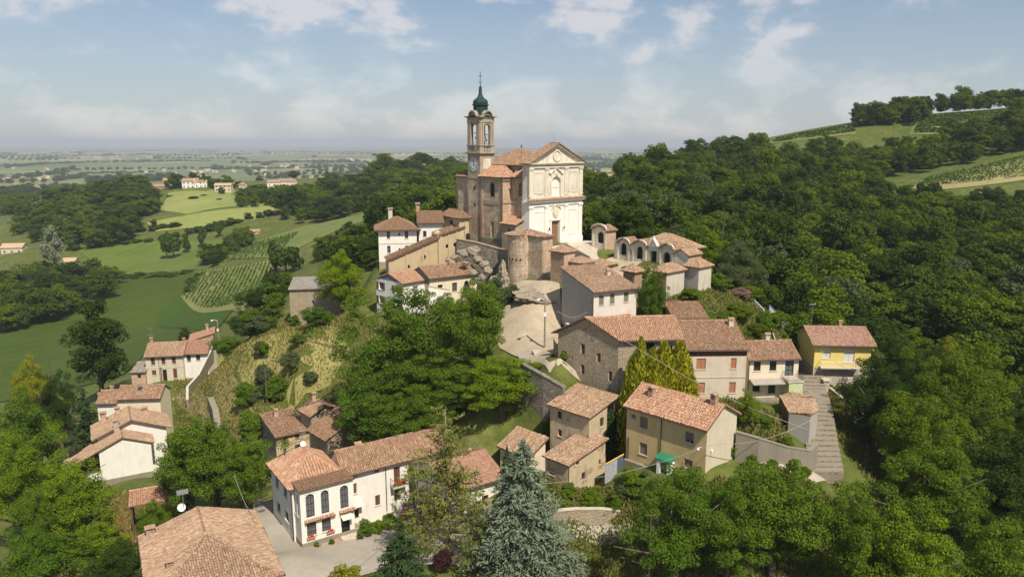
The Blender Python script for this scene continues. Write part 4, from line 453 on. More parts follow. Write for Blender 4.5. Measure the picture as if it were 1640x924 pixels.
brickwork('orange_brick', (0.54, 0.345, 0.215), (0.44, 0.255, 0.155), (0.50, 0.42, 0.32), worn=(0.58, 0.44, 0.31))
tilemat('tile_weathered', [(0.188, 0.108, 0.065), (0.356, 0.215, 0.132), (0.282, 0.15, 0.088), (0.476, 0.321, 0.211), (0.217, 0.125, 0.077), (0.394, 0.246, 0.155), (0.311, 0.174, 0.104)], mossk=0.45)
tilemat('tile_pale', [(0.252, 0.157, 0.098), (0.43, 0.284, 0.184), (0.347, 0.206, 0.125), (0.52, 0.366, 0.248), (0.289, 0.181, 0.114), (0.444, 0.295, 0.192)], mossk=0.32)
tilemat('tile_salmon', [(0.364, 0.18, 0.106), (0.483, 0.286, 0.176), (0.334, 0.156, 0.09), (0.546, 0.361, 0.239), (0.408, 0.218, 0.129), (0.498, 0.306, 0.192)], moss=(0.40, 0.26, 0.18), mossk=0.35)
tilemat('tile_brown', [(0.194, 0.111, 0.067), (0.267, 0.156, 0.09), (0.222, 0.119, 0.07), (0.305, 0.187, 0.11), (0.209, 0.125, 0.076)], mossk=0.5)
tilemat('tile_red', [(0.31, 0.165, 0.11), (0.37, 0.20, 0.135), (0.28, 0.145, 0.10)], moss=(0.33, 0.18, 0.12), mossk=0.3)
tilemat('tile_rosebrown', [(0.30, 0.165, 0.115), (0.38, 0.235, 0.165), (0.27, 0.145, 0.10), (0.35, 0.20, 0.14)], moss=(0.30, 0.20, 0.16), mossk=0.3)
tilemat('slab_grey', [(0.30, 0.27, 0.24), (0.36, 0.33, 0.29), (0.26, 0.24, 0.21)], moss=(0.2, 0.18, 0.15), mossk=0.3)
simple('roof_deck', (0.20, 0.115, 0.07), 0.95, 0.3)
simple('eave_wood', (0.115, 0.075, 0.05), 0.85, 0.3)
simple('brown_wood', (0.15, 0.075, 0.045), 0.8, 0.3, 8)
simple('pale_wood', (0.34, 0.25, 0.16), 0.8, 0.3, 8)
simple('door_wood', (0.22, 0.125, 0.065), 0.7, 0.3, 8)
simple('white_paint', (0.72, 0.71, 0.68), 0.6, 0.06)
simple('white_metal', (0.75, 0.75, 0.74), 0.45, 0.05)
simple('dark_metal', (0.06, 0.055, 0.05), 0.5, 0.3, metal=0.4)
simple('gutter_brown', (0.10, 0.065, 0.05), 0.5, 0.2, metal=0.3)
simple('zinc', (0.36, 0.37, 0.38), 0.45, 0.15, metal=0.6)
simple('rusty_iron', (0.15, 0.075, 0.045), 0.8, 0.3)
simple('verdigris', (0.018, 0.046, 0.040), 0.6, 0.55, 2.2)
simple('bronze', (0.10, 0.085, 0.05), 0.45, 0.3, metal=0.6)
simple('clock_face', (0.62, 0.63, 0.66), 0.6, 0.05)
simple('ink', (0.02, 0.02, 0.03), 0.6, 0.1)
simple('interior_dark', (0.022, 0.019, 0.017), 0.9, 0.2)
simple('glass_dark', (0.020, 0.024, 0.030), 0.12, 0.2, bump=0.0, spec=0.5)
simple('glass_blue', (0.030, 0.045, 0.075), 0.15, 0.2, bump=0.0, spec=0.5)
simple('glass_grey', (0.115, 0.12, 0.125), 0.25, 0.2, bump=0.0, spec=0.5)
slats('shutter_brown', (0.135, 0.062, 0.042)); slats('shutter_orange', (0.42, 0.175, 0.095)); slats('shutter_green', (0.035, 0.065, 0.055)); slats('shutter_greengrey', (0.20, 0.21, 0.14))
slats('shutter_white', (0.66, 0.65, 0.60)); slats('shutter_wood', (0.26, 0.155, 0.075)); slats('roller_brown', (0.20, 0.14, 0.115)); slats('shutter_grey', (0.15, 0.165, 0.18)); slats('plank_brown', (0.14, 0.072, 0.048))
simple('awning_green', (0.028, 0.19, 0.10), 0.5, 0.12); simple('awning_cream', (0.72, 0.66, 0.50), 0.7, 0.05)
simple('white_plastic', (0.78, 0.78, 0.77), 0.4, 0.04)
simple('bark', (0.115, 0.085, 0.060), 0.9, 0.4, 3, 0.6); simple('bark_pale', (0.23, 0.19, 0.145), 0.9, 0.4, 3, 0.6)
simple('flower_red', (0.55, 0.05, 0.035), 0.6, 0.3); simple('flower_magenta', (0.40, 0.04, 0.28), 0.6, 0.3); simple('terracotta', (0.48, 0.20, 0.11), 0.8, 0.15)
simple('green_panel', (0.50, 0.55, 0.30), 0.8, 0.2); simple('blue_paint', (0.16, 0.28, 0.45), 0.6, 0.2); simple('tarp_blue', (0.09, 0.11, 0.14), 0.6, 0.25)
simple('yellow_edge', (0.62, 0.38, 0.09), 0.7, 0.2); simple('corrugated', (0.34, 0.35, 0.37), 0.6, 0.2); simple('cable', (0.30, 0.29, 0.27), 0.6, 0.1)
leafmat('leaf_mid', (0.102, 0.172, 0.014)); leafmat('leaf_dark', (0.040, 0.074, 0.011)); leafmat('leaf_bright', (0.158, 0.232, 0.011)); leafmat('leaf_yellow', (0.235, 0.245, 0.018))
leafmat('leaf_olive', (0.092, 0.122, 0.045), 0.35, 0.2); leafmat('leaf_forest', (0.064, 0.110, 0.012)); leafmat('leaf_forest_bright', (0.112, 0.162, 0.011)); leafmat('leaf_far', (0.070, 0.112, 0.016))
leafmat('needle_blue', (0.175, 0.215, 0.145), 0.35, 0.12, (0.9, 1, 1)); leafmat('needle_green', (0.048, 0.085, 0.026), 0.4, 0.15); leafmat('needle_pine', (0.175, 0.20, 0.045), 0.4, 0.22)
leafmat('thuja_gold', (0.29, 0.30, 0.016), 0.55, 0.2); leafmat('leaf_pink', (0.30, 0.19, 0.15), 0.3, 0.2); leafmat('leaf_grey', (0.22, 0.25, 0.16), 0.3, 0.2); leafmat('leaf_purple', (0.06, 0.022, 0.026), 0.3, 0.2)
leafmat('grass_blade', (0.190, 0.198, 0.055), 0.45, 0.3); leafmat('grass_dry', (0.340, 0.280, 0.110), 0.3, 0.3); leafmat('vine_leaf', (0.085, 0.150, 0.028), 0.4, 0.25); leafmat('ivy', (0.030, 0.068, 0.016), 0.4, 0.2)
def M(n): return MATS[n]

# ------------------------------------------------------------------ mesh building
class MB:
    def __init__(self): self.v = []; self.f = []; self.mi = []
    def add(self, vs, fs, mi=0):
        o = len(self.v); self.v.extend([tuple(p) for p in vs]); self.f.extend([tuple(o + i for i in f) for f in fs]); self.mi.extend([mi] * len(fs)); return self
    def quad(self, a, b, c, d, mi=0): return self.add([a, b, c, d], [(0, 1, 2, 3)], mi)
    def poly(self, pts, mi=0): return self.add(pts, [tuple(range(len(pts)))], mi)
    def box(self, x0, y0, z0, x1, y1, z1, mi=0):
        return self.add([(x0, y0, z0), (x1, y0, z0), (x1, y1, z0), (x0, y1, z0), (x0, y0, z1), (x1, y0, z1), (x1, y1, z1), (x0, y1, z1)],
                        [(0, 3, 2, 1), (4, 5, 6, 7), (0, 1, 5, 4), (1, 2, 6, 5), (2, 3, 7, 6), (3, 0, 4, 7)], mi)
    def prism(self, poly, z0, z1, mi=0, cap=True):
        n = len(poly); vs = [(p[0], p[1], z0) for p in poly] + [(p[0], p[1], z1) for p in poly]
        fs = [(i, (i + 1) % n, n + (i + 1) % n, n + i) for i in range(n)]
        if cap: fs += [tuple(range(n))[::-1], tuple(range(n, 2 * n))]
        return self.add(vs, fs, mi)
    def slab(self, poly, d, mi=0):          # 3d polygon with thickness along vector d
        n = len(poly); d = Vector(d); vs = [Vector(p) for p in poly]; vs = vs + [p + d for p in vs]
        return self.add(vs, [tuple(range(n)), tuple(range(n, 2 * n))[::-1]] + [(i, n + i, n + (i + 1) % n, (i + 1) % n) for i in range(n)], mi)
    def tube(self, pts, rs, n=6, mi=0, cap=True):
        pts = [Vector(p) for p in pts]; rs = rs if hasattr(rs, '__len__') else [rs] * len(pts)
        rings = []; vs = []; fs = []
        for i, p in enumerate(pts):
            t = (pts[min(i + 1, len(pts) - 1)] - pts[max(i - 1, 0)]).normalized()
            a = t.cross(Vector((0.3, 0.9, 0.2))); a = (a if a.length > 1e-3 else t.cross(Vector((1, 0, 0)))).normalized(); b = t.cross(a)
            for k in range(n):
                q = 2 * math.pi * k / n; vs.append(p + (a * math.cos(q) + b * math.sin(q)) * rs[i])
        for i in range(len(pts) - 1):
            for k in range(n): fs.append((i * n + k, i * n + (k + 1) % n, (i + 1) * n + (k + 1) % n, (i + 1) * n + k))
        if cap: fs += [tuple(range(n))[::-1], tuple(range((len(pts) - 1) * n, len(pts) * n))]
        return self.add(vs, fs, mi)
    def lathe(self, prof, n=16, c=(0, 0), mi=0, a0=0.0, a1=2 * math.pi):
        vs = []; fs = []; full = abs(a1 - a0 - 2 * math.pi) < 1e-6; m = n if full else n + 1
        for r, z in prof:
            for k in range(m):
                q = a0 + (a1 - a0) * k / n; vs.append((c[0] + r * math.cos(q), c[1] + r * math.sin(q), z))
        for i in range(len(prof) - 1):
            for k in range(n):
                k2 = (k + 1) % m; fs.append((i * m + k, i * m + k2, (i + 1) * m + k2, (i + 1) * m + k))
        return self.add(vs, fs, mi)
    def build(self, name, mats, parent=None, smooth=False, warp=None):
        me = bpy.data.meshes.new(name)
        vs = [warp(p) for p in self.v] if warp else self.v
        me.from_pydata(vs, [], self.f)
        mats = mats if isinstance(mats, (list, tuple)) else [mats]
        for m in mats: me.materials.append(M(m) if isinstance(m, str) else m)
        if len(mats) > 1: me.polygons.foreach_set('material_index', self.mi)
        if smooth: me.polygons.foreach_set('use_smooth', [True] * len(me.polygons))
        me.update(); o = bpy.data.objects.new(name, me); COL.objects.link(o)
        if parent is not None: o.parent = parent
        return o
def np_mesh(name, V, Fq, mat, parent=None, smooth=False):      # V (n,3), Fq (m,k) numpy
    me = bpy.data.meshes.new(name); k = Fq.shape[1]
    me.vertices.add(len(V)); me.vertices.foreach_set('co', np.ascontiguousarray(V, np.float32).ravel())
    me.loops.add(Fq.size); me.loops.foreach_set('vertex_index', np.ascontiguousarray(Fq, np.int32).ravel())
    me.polygons.add(len(Fq)); me.polygons.foreach_set('loop_start', np.arange(0, Fq.size, k, dtype=np.int32)); me.polygons.foreach_set('loop_total', np.full(len(Fq), k, np.int32))
    for m in (mat if isinstance(mat, (list, tuple)) else [mat]): me.materials.append(M(m))
    if smooth: me.polygons.foreach_set('use_smooth', np.ones(len(Fq), bool))
    me.update(calc_edges=True); me.validate()
    if name is None: return me
    o = bpy.data.objects.new(name, me); COL.objects.link(o)
    if parent is not None: o.parent = parent
    return o
def empty(name, loc=(0, 0, 0), rz=0.0, parent=None):
    o = bpy.data.objects.new(name, None); COL.objects.link(o); o.location = loc; o.rotation_euler = (0, 0, rz)
    o.empty_display_size = 0.5
    if parent is not None: o.parent = parent
    return o
def tag(o, label=None, cat=None, group=None, kind=None):
    if label: o['label'] = label
    if cat: o['category'] = cat
    if group: o['group'] = group
    if kind: o['kind'] = kind
    return o
def copy_tree(o, parent=None):
    c = o.copy(); COL.objects.link(c)
    if parent is not None: c.parent = parent
    for ch in o.children: copy_tree(ch, c)
    return c

# ------------------------------------------------------------------ terrain: a thin-plate surface through surveyed heights
TP = np.array(TERRAIN_POINTS)
def _uv(x, y):
    r = np.hypot(x, y) + 1e-6
    return np.stack([np.arctan2(x, y) * 1.15, np.log(r)], -1)
def _tps(a, b):
    d2 = ((a[:, None, :] - b[None, :, :]) ** 2).sum(-1); return 0.5 * d2 * np.log(d2 + 1e-9)
_P = _uv(TP[:, 0], TP[:, 1]); _n = len(_P)
_A = np.zeros((_n + 3, _n + 3)); _A[:_n, :_n] = _tps(_P, _P) + np.eye(_n) * 2e-4
_A[:_n, _n] = 1; _A[:_n, _n + 1:] = _P; _A[_n, :_n] = 1; _A[_n + 1:, :_n] = _P.T
_W = np.linalg.solve(_A, np.concatenate([TP[:, 2], np.zeros(3)]))
def height(x, y):
    x = np.atleast_1d(np.asarray(x, float)); y = np.atleast_1d(np.asarray(y, float)); q = _uv(x, y); o = np.empty(len(q))
    for i in range(0, len(q), 20000):
        s = q[i:i + 20000]; o[i:i + 20000] = _tps(s, _P) @ _W[:_n] + _W[_n] + s @ _W[_n + 1:]
    r = np.hypot(x, y); k = np.clip((r - 1600) / 3000, 0, 1)          # the plain is flat
    lo = CAM_Z - 100 - 6 * np.clip((r - 3000) / 20000, 0, 1)
    return o * (1 - k) + lo * k
_az = np.radians(np.linspace(-88, 88, 330)); _rr = np.concatenate([np.exp(np.linspace(math.log(16), math.log(2500), 380)), np.exp(np.linspace(math.log(2600), math.log(26000), 50))])
_X = np.outer(_rr, np.sin(_az)); _Y = np.outer(_rr, np.cos(_az)); _Z = height(_X.ravel(), _Y.ravel())
_V = np.stack([_X.ravel(), _Y.ravel(), _Z], -1); _m = len(_az); _k = len(_rr)
_i = (np.arange(_k - 1)[:, None] * _m + np.arange(_m - 1)[None, :]).ravel()
t = NT('ground_cover'); v = t.coord()
big = t.noise(v, 0.018, 5, 0.6); mid = t.noise(v, 0.13, 5, 0.62); fin = t.noise(v, 1.3, 5, 0.65)
grass = t.mix(t.ramp(mid, [(0.35, 0.0), (0.65, 1.0)]), (0.078, 0.105, 0.016), (0.145, 0.15, 0.034))
grass = t.mix(t.ramp(fin, [(0.45, 0.0), (0.75, 0.6)]), grass, (0.07, 0.095, 0.018))
grass = t.mix(t.ramp(big, [(0.58, 0.0), (0.70, 0.5)]), grass, (0.27, 0.23, 0.085))
# the plain: long strips of crops, hay and stubble
c0 = t.n('ShaderNodeTexCoord'); vf = t.n('ShaderNodeMapping', {'Vector': c0.outputs['Object'], 'Scale': (0.0030, 0.0016, 0), 'Rotation': (0, 0, 0.3)})
vo = t.n('ShaderNodeTexVoronoi', {'Vector': vf.outputs[0], 'Scale': 1.0, 'Randomness': 0.85}, distance='MANHATTAN'); sp = t.n('ShaderNodeSeparateColor', {0: vo.outputs['Color']})
crop = t.ramp(sp.outputs[0], [(0.0, (0.10, 0.125, 0.040)), (0.2, (0.18, 0.19, 0.075)), (0.4, (0.135, 0.16, 0.055)), (0.58, (0.25, 0.235, 0.11)), (0.72, (0.12, 0.15, 0.055)), (0.85, (0.40, 0.33, 0.17)), (0.95, (0.20, 0.23, 0.08))], 'CONSTANT')
crop = t.mix(t.ramp(t.noise(c0.outputs['Object'], 0.004, 4), [(0.4, 0.0), (0.7, 0.5)]), crop, (0.14, 0.165, 0.06))
sx = t.n('ShaderNodeSeparateXYZ', {0: c0.outputs['Object']})
far = t.n('ShaderNodeMapRange', {'Value': sx.outputs[1], 'From Min': 1000.0, 'From Max': 1400.0})
lump = t.noise(v, .45, 6, .7); grass = t.mix(t.ramp(lump, [(0.42, 0.0), (0.62, 0.75)]), grass, (0.05, 0.075, 0.014)); t.out(t.mix(far.outputs[0], grass, crop), 0.95, lump, 0.8, 0.5)
ground = np_mesh('ground', _V, np.stack([_i, _i + 1, _i + _m + 1, _i + _m], -1), 'ground_cover', smooth=True)
tag(ground, 'grassy hill slope falling to the wide farmed plain', kind='structure')
BVH = BVHTree.FromPolygons(_V.tolist(), np.stack([_i, _i + 1, _i + _m + 1, _i + _m], -1).tolist())
def gz(x, y):
    h = BVH.ray_cast(Vector((x, y, 600)), Vector((0, 0, -1)))[0]
    return h.z if h else float(height(x, y)[0])
def ground_mat(name, c1, c2, scale=0.3, c3=None, bump=0.4, lines=0.0):
    t = NT(name); v = t.coord(); f = t.noise(v, scale, 6, 0.65); g = t.noise(v, scale * 9, 4, 0.6)
    col = t.mix(t.ramp(f, [(0.35, 0.0), (0.65, 1.0)]), c1, c2)
    if lines:
        wv = t.n('ShaderNodeTexWave', {'Vector': t.coord(rot=(0, 0, .5)), 'Scale': .035, 'Distortion': 1.2, 'Detail': 3.0}); bp = t.noise(v, .009, 3, .6)
        col = t.mix(t.ramp(wv.outputs['Fac'], [(.72, 0.0), (.95, lines)]), col, mul(c2, 1.7)); col = t.mix(t.ramp(bp, [(.48, 0.0), (.62, lines)]), col, (c2[0] * 2.0, c2[1] * 1.5, c2[2] * 1.4))
    if c3: col = t.mix(t.ramp(g, [(0.52, 0.0), (0.72, 0.7)]), col, c3)
    return t.out(col, 0.95, g, bump, 0.1)
def drape(name, pts, mat, lift=0.06, step=3.0, thick=0.0, label=None, kind='structure'):
    """a sheet over the ground: outline in metres, every point laid on the terrain"""
    out = []
    for i in range(len(pts)):
        a = Vector(pts[i][:2]); b = Vector(pts[(i + 1) % len(pts)][:2]); n = max(1, int((b - a).length / step))
        out += [a + (b - a) * (k / n) for k in range(n)]
    ne = len(out); xs = [p.x for p in out]; ys = [p.y for p in out]; ins = []
    x = min(xs)
    while x < max(xs):
        y = min(ys)
        while y < max(ys):
            ins.append(Vector((x + R.uniform(-.2, .2) * step, y + R.uniform(-.2, .2) * step))); y += step
        x += step
    r = delaunay_2d_cdt(out + ins, [], [list(range(ne))], 1, 1e-4)
    vs = [(p.x, p.y, gz(p.x, p.y) + lift) for p in r[0]]
    mb = MB(); mb.add(vs, [f for f in r[2]])
    o = mb.build(name, mat, smooth=True); tag(o, label, kind=kind); return o
def ribbon(path, w):
    """outline of a strip of width w along a path"""
    P = [Vector(p) for p in path]; l = []; r = []
    for i, p in enumerate(P):
        d = (P[min(i + 1, len(P) - 1)] - P[max(i - 1, 0)]).normalized(); n = Vector((-d.y, d.x)); ww = w[i] if hasattr(w, '__len__') else w
        l.append(p + n * ww / 2); r.append(p - n * ww / 2)
    return l + r[::-1]

# ------------------------------------------------------------------ roof tiles: every tile is a little vaulted piece
def tile_plane(polys, tw=0.26, tl=0.44, lift=0.0, flat=False, seed=0, skip=0.0):
    """polys: planar 3d polygons whose first edge is the eave. Returns V,F arrays of all tiles"""
    rs = np.random.default_rng(seed + 5); Vs = []; n0 = 0
    for poly in polys:
        P = np.array([tuple(p) for p in poly], float); e = P[1] - P[0]; e /= np.linalg.norm(e)
        nrm = np.zeros(3)
        for i in range(1, len(P) - 1): nrm += np.cross(P[i] - P[0], P[i + 1] - P[0])
        nrm /= np.linalg.norm(nrm); nrm = nrm if nrm[2] > 0 else -nrm
        s = np.cross(nrm, e); s = s if s[2] >= 0 else -s
        q = np.stack([(P - P[0]) @ e, (P - P[0]) @ s], -1); C = []
        u = q[:, 0].min() + tw * 0.5
        while u < q[:, 0].max():
            hit = []
            for i in range(len(q)):
                a, b = q[i], q[(i + 1) % len(q)]
                if (a[0] - u) * (b[0] - u) < 0: hit.append(a[1] + (b[1] - a[1]) * (u - a[0]) / (b[0] - a[0]))
            hit.sort()
            for lo, hi in zip(hit[::2], hit[1::2]):
                k = max(1, int(round((hi - lo) / tl)))
                if hi - lo < 0.12: continue
                st = (hi - lo) / k
                for j in range(k): C.append((u, lo + st * j, st))
            u += tw
        if not C: continue
        C = np.array(C); m = len(C)
        if skip: C = C[rs.random(m) > skip]; m = len(C)
        if flat: prof = [(-.49, 0.012), (-.18, 0.03), (.22, 0.018), (.49, 0.05)]
        else: prof = [(-.44, 0.0), (-.23, 0.075 * tw / .26), (.23, 0.075 * tw / .26), (.44, 0.0)]
        jx = rs.normal(0, 0.018, m); js = rs.normal(0, 0.03, m); jr = rs.normal(0, 0.035, m); jz = rs.normal(0.0, 0.008, m)
        loc = np.zeros((m, 8, 3))
        for k, (a, hgt) in enumerate(prof):
            loc[:, k, 0] = a * tw; loc[:, k, 1] = -0.04; loc[:, k, 2] = hgt + 0.035
            loc[:, 4 + k, 0] = a * tw * 0.82; loc[:, 4 + k, 1] = C[:, 2]; loc[:, 4 + k, 2] = hgt * 0.9 + 0.006
        loc[:, :, 0] += loc[:, :, 1] * jr[:, None]
        U = C[:, 0][:, None] + loc[:, :, 0] + jx[:, None]; S = C[:, 1][:, None] + loc[:, :, 1] + js[:, None]; H = loc[:, :, 2] + lift + jz[:, None]
        Vs.append((P[0] + U[..., None] * e + S[..., None] * s + H[..., None] * nrm).reshape(-1, 3))
    V = np.concatenate(Vs); m = len(V) // 8; b = (np.arange(m) * 8)[:, None]
    Fq = np.concatenate([b + np.array([[0, 1, 5, 4]]), b + np.array([[1, 2, 6, 5]]), b + np.array([[2, 3, 7, 6]])])
    return V, Fq
def caps(mb, a, b, r=0.15, step=0.42):
    """a row of ridge tiles from a to b"""
    a = Vector(a); b = Vector(b); d = b - a; n = max(1, int(d.length / step)); u = d.normalized(); sd = u.cross(Vector((0, 0, 1))).normalized(); up = sd.cross(u)
    for i in range(n):
        p = a + d * (i / n) + Vector((R.uniform(-.01, .01), R.uniform(-.01, .01), R.uniform(0, .015))); q = a + d * ((i + 1.1) / n); vs = []
        for pt, k in ((p, 1.0), (q, 0.85)):
            for ang in (-1.5, -0.6, 0.6, 1.5): vs.append(pt + sd * math.sin(ang) * r * k + up * (math.cos(ang) * r * 0.8 * k - 0.02 + (0.03 if k == 1 else 0)))
        mb.add(vs, [(0, 1, 5, 4), (1, 2, 6, 5), (2, 3, 7, 6)])
def roof_object(parent, planes, tiles='tile_weathered', ridges=(), tw=0.23, flat=False, thick=0.14, seed=0, skip=0.004, verge=(), name='roof', deck='roof_deck'):
    mb = MB()
    for p in planes: mb.slab(p, (0, 0, -thick))
    ro = mb.build(name, deck, parent)
    V, Fq = tile_plane(planes, tw, tw * 1.7, 0.004, flat, seed, skip)
    mc = MB()
    for a, b in ridges: caps(mc, a, b)
    for a, b in verge: caps(mc, a, b, 0.10)
    if mc.f:
        o = len(V); V = np.concatenate([V, np.array([tuple(p) for p in mc.v])]); Fq = np.concatenate([Fq, np.array(mc.f) + o])
    to = np_mesh('roof_tiles', V, Fq, tiles, ro); to['kind'] = 'stuff'
    return ro

# ------------------------------------------------------------------ windows and doors set into real openings
def outline(shape, a0, a1, z0, z1):
    """(hole outline, matching points on the rectangle)"""
    if shape == 'arch':
        r = (a1 - a0) / 2; c = (a0 + a1) / 2; n = 10; rise = min(r, (z1 - z0) * 0.5)
        arc = [(c + r * math.cos(math.pi * k / n), z1 - rise + rise * math.sin(math.pi * k / n)) for k in range(n + 1)]
        rect = []
        for k, (a, z) in enumerate(arc):
            q = math.pi * k / n; x, y = math.cos(q), math.sin(q); m = max(abs(x), abs(y)); rect.append((c + r * x / m, z1 - rise + rise * y / m))
        return [(a0, z0), (a1, z0)] + arc, [(a0, z0), (a1, z0)] + rect
    if shape == 'round':
        c = (a0 + a1) / 2; d = (z0 + z1) / 2; r = (a1 - a0) / 2; s = (z1 - z0) / 2; o = []; rc = []
        for k in range(16):
            q = 2 * math.pi * k / 16; x, y = math.cos(q), math.sin(q); m = max(abs(x), abs(y)); o.append((c + r * x, d + s * y)); rc.append((c + r * x / m, d + s * y / m))
        return o, rc
    p = [(a0, z0), (a1, z0), (a1, z1), (a0, z1)]; return p, p
STY = {   # pane, frame, closed shutter, open shutter leaves, mullions (nx, nz), shape
 'dark': ('glass_dark', 'brown_wood', None, None, (1, 0), ''), 'small': ('glass_grey', 'white_paint', None, None, (0, 0), ''),
 'vent': ('interior_dark', None, None, None, (0, 0), ''), 'roller': (None, 'white_paint', 'roller_brown', None, (0, 0), ''),
 'rollerhalf': ('glass_dark', 'white_paint', 'roller_brown', None, (1, 0), ''), 'door': ('interior_dark', 'brown_wood', None, None, (0, 0), ''),
 'glassdoor': ('glass_dark', 'dark_metal', None, None, (2, 3), ''), 'greyshut': (None, 'white_paint', 'shutter_grey', None, (0, 0), ''),
 'arch': ('glass_grey', 'dark_metal', None, None, (2, 3), 'arch'), 'grille': ('glass_grey', 'dark_metal', None, None, (3, 3), ''),
 'brown': (None, None, 'shutter_brown', None, (0, 0), ''), 'brownopen': ('glass_dark', 'brown_wood', None, 'shutter_brown', (1, 0), ''),
 'wood': (None, None, 'shutter_wood', None, (0, 0), ''), 'woodopen': ('glass_dark', 'brown_wood', None, 'shutter_wood', (1, 0), ''),
 'whitewin': ('glass_grey', 'white_paint', None, None, (1, 1), ''), 'orange': (None, None, 'shutter_orange', None, (0, 0), ''),
 'green': (None, None, 'shutter_green', None, (0, 0), ''), 'greendark': ('glass_dark', 'shutter_green', 'shutter_green', None, (1, 1), ''),
 'greendoor': ('glass_grey', 'shutter_green', None, None, (1, 2), ''), 'greengrey': (None, None, 'shutter_greengrey', None, (0, 0), ''),
 'whiteshut': (None, 'white_paint', 'shutter_white', None, (0, 0), ''), 'whitedoor': ('glass_grey', 'white_paint', None, None, (1, 2), ''),
 'opening': ('interior_dark', None, None, None, (0, 0), ''), 'bluewin': ('glass_blue', 'pale_wood', None, None, (1, 1), ''),
 'round': ('interior_dark', None, None, None, (0, 0), 'round'), 'shutopen': ('glass_dark', 'white_paint', None, 'shutter_brown', (1, 0), ''),
 'archdark': ('interior_dark', 'dark_metal', None, None, (2, 4), 'arch'), 'archglass': ('glass_dark', 'dark_metal', None, None, (2, 5), 'arch'),
 'portal': (None, None, 'door_wood', None, (0, 0), ''), 'niche': ('portico_plaster', None, None, None, (0, 0), 'arch'), 'irondoor': (None, None, 'shutter_grey', None, (0, 0), ''),
}
DOORS = {'door', 'glassdoor', 'greendoor', 'whitedoor', 'portal', 'irondoor', 'opening'}
class Face:
    def __init__(s, face, wR, wL):
        s.face = face; s.w = wR if face in 'FB' else wL; s.wR = wR; s.wL = wL
    def P(s, a, d, z):
        f = s.face
        return (a, d, z) if f == 'F' else (a, s.wL - d, z) if f == 'B' else (d, a, z) if f == 'L' else (s.wR - d, a, z)
def fitting(root, F, o, warp, sill='pale_stone', depth=0.22):
    a0, a1, z0, z1, st = o[:5]; pane, frame, closed, opened, mull, shape = STY[st]; poly, _ = outline(shape, a0, a1, z0, z1)
    nm = 'door' if st in DOORS else 'opening' if st == 'vent' else 'window'
    mb = MB(); fr = frame or sill; t = 0.06
    if shape == '' and st not in ('vent',):
        for (x0, x1, y0, y1) in ((a0, a0 + t, z0, z1), (a1 - t, a1, z0, z1), (a0 + t, a1 - t, z1 - t, z1), (a0 + t, a1 - t, z0, z0 + t)):
            fbox(mb, F, x0, x1, depth - 0.05, depth - 0.005, y0, y1)
    else:
        n = len(poly); c = ((a0 + a1) / 2, (z0 + z1) / 2); k = 0.90
        for i in range(n):
            p, q = poly[i], poly[(i + 1) % n]; pi_, qi = [(c[0] + (r[0] - c[0]) * k, c[1] + (r[1] - c[1]) * k) for r in (p, q)]
            mb.quad(F.P(p[0], depth - 0.04, p[1]), F.P(q[0], depth - 0.04, q[1]), F.P(qi[0], depth - 0.04, qi[1]), F.P(pi_[0], depth - 0.04, pi_[1]))
    if frame:
        for i in range(mull[0]):
            x = a0 + (a1 - a0) * (i + 1) / (mull[0] + 1); fbox(mb, F, x - .022, x + .022, depth - 0.045, depth - 0.01, z0 + t, z1 - (t if shape == '' else (a1 - a0) * 0.08))
        top = z1 if shape == '' else z1 - (a1 - a0) / 2
        for j in range(mull[1]):
            y = z0 + (top - z0) * (j + 1) / (mull[1] + (1 if shape == '' else 0)); fbox(mb, F, a0 + t, a1 - t, depth - 0.043, depth - 0.012, y - .02, y + .02)
    w = mb.build(nm, fr, root, warp=warp)
    if pane or closed is None:
        m = MB(); m.poly([F.P(a, depth, z) for a, z in poly]); m.build('pane' if pane and 'glass' in pane else 'panel', pane or 'interior_dark', w, warp=warp)
    if closed:
        half = 0.30 if st == 'rollerhalf' else 0.0; zb = z0 + (z1 - z0) * half + (0.01 if half else 0)
        leaves = [(a0 + t, a1 - t)] if 'roller' in closed or closed == 'door_wood' or a1 - a0 < 0.5 or st == 'greendark' else [(a0 + .03, (a0 + a1) / 2 - .012), ((a0 + a1) / 2 + .012, a1 - .03)]
        if st == 'greendark': zb = z0 + (z1 - z0) * 0.55
        for l0, l1 in leaves:
            m = MB(); fbox(m, F, l0, l1, depth - 0.10, depth - 0.055, zb + .03, z1 - .03)
            if closed == 'door_wood':
                for i in range(4):
                    for j in range(6): fbox(m, F, l0 + (l1 - l0) * (i + .12) / 4, l0 + (l1 - l0) * (i + .88) / 4, depth - 0.13, depth - 0.10, zb + (z1 - zb) * (j + .12) / 6, zb + (z1 - zb) * (j + .88) / 6)
            m.build('door_leaf' if st in DOORS else 'shutter', closed, w, warp=warp)
    if opened:
        hw = (a1 - a0) / 2
        for s in (-1, 1):
            m = MB(); b = a0 - hw + .02 if s < 0 else a1 + .02; fbox(m, F, b, b + hw - .04, -0.065, -0.015, z0 + .02, z1 - .02); m.build('shutter', opened, w, warp=warp)
    if sill and nm == 'window' and shape == '':
        m = MB(); fbox(m, F, a0 - .10, a1 + .10, -0.07, 0.02, z0 - .09, z0 - .002); m.build('sill', sill, w, warp=warp)
    return w
def fbox(mb, F, a0, a1, d0, d1, z0, z1, mi=0):
    p = [F.P(a, d, z) for z in (z0, z1) for a, d in ((a0, d0), (a1, d0), (a1, d1), (a0, d1))]
    mb.add(p, [(0, 3, 2, 1), (4, 5, 6, 7), (0, 1, 5, 4), (1, 2, 6, 5), (2, 3, 7, 6), (3, 0, 4, 7)], mi)
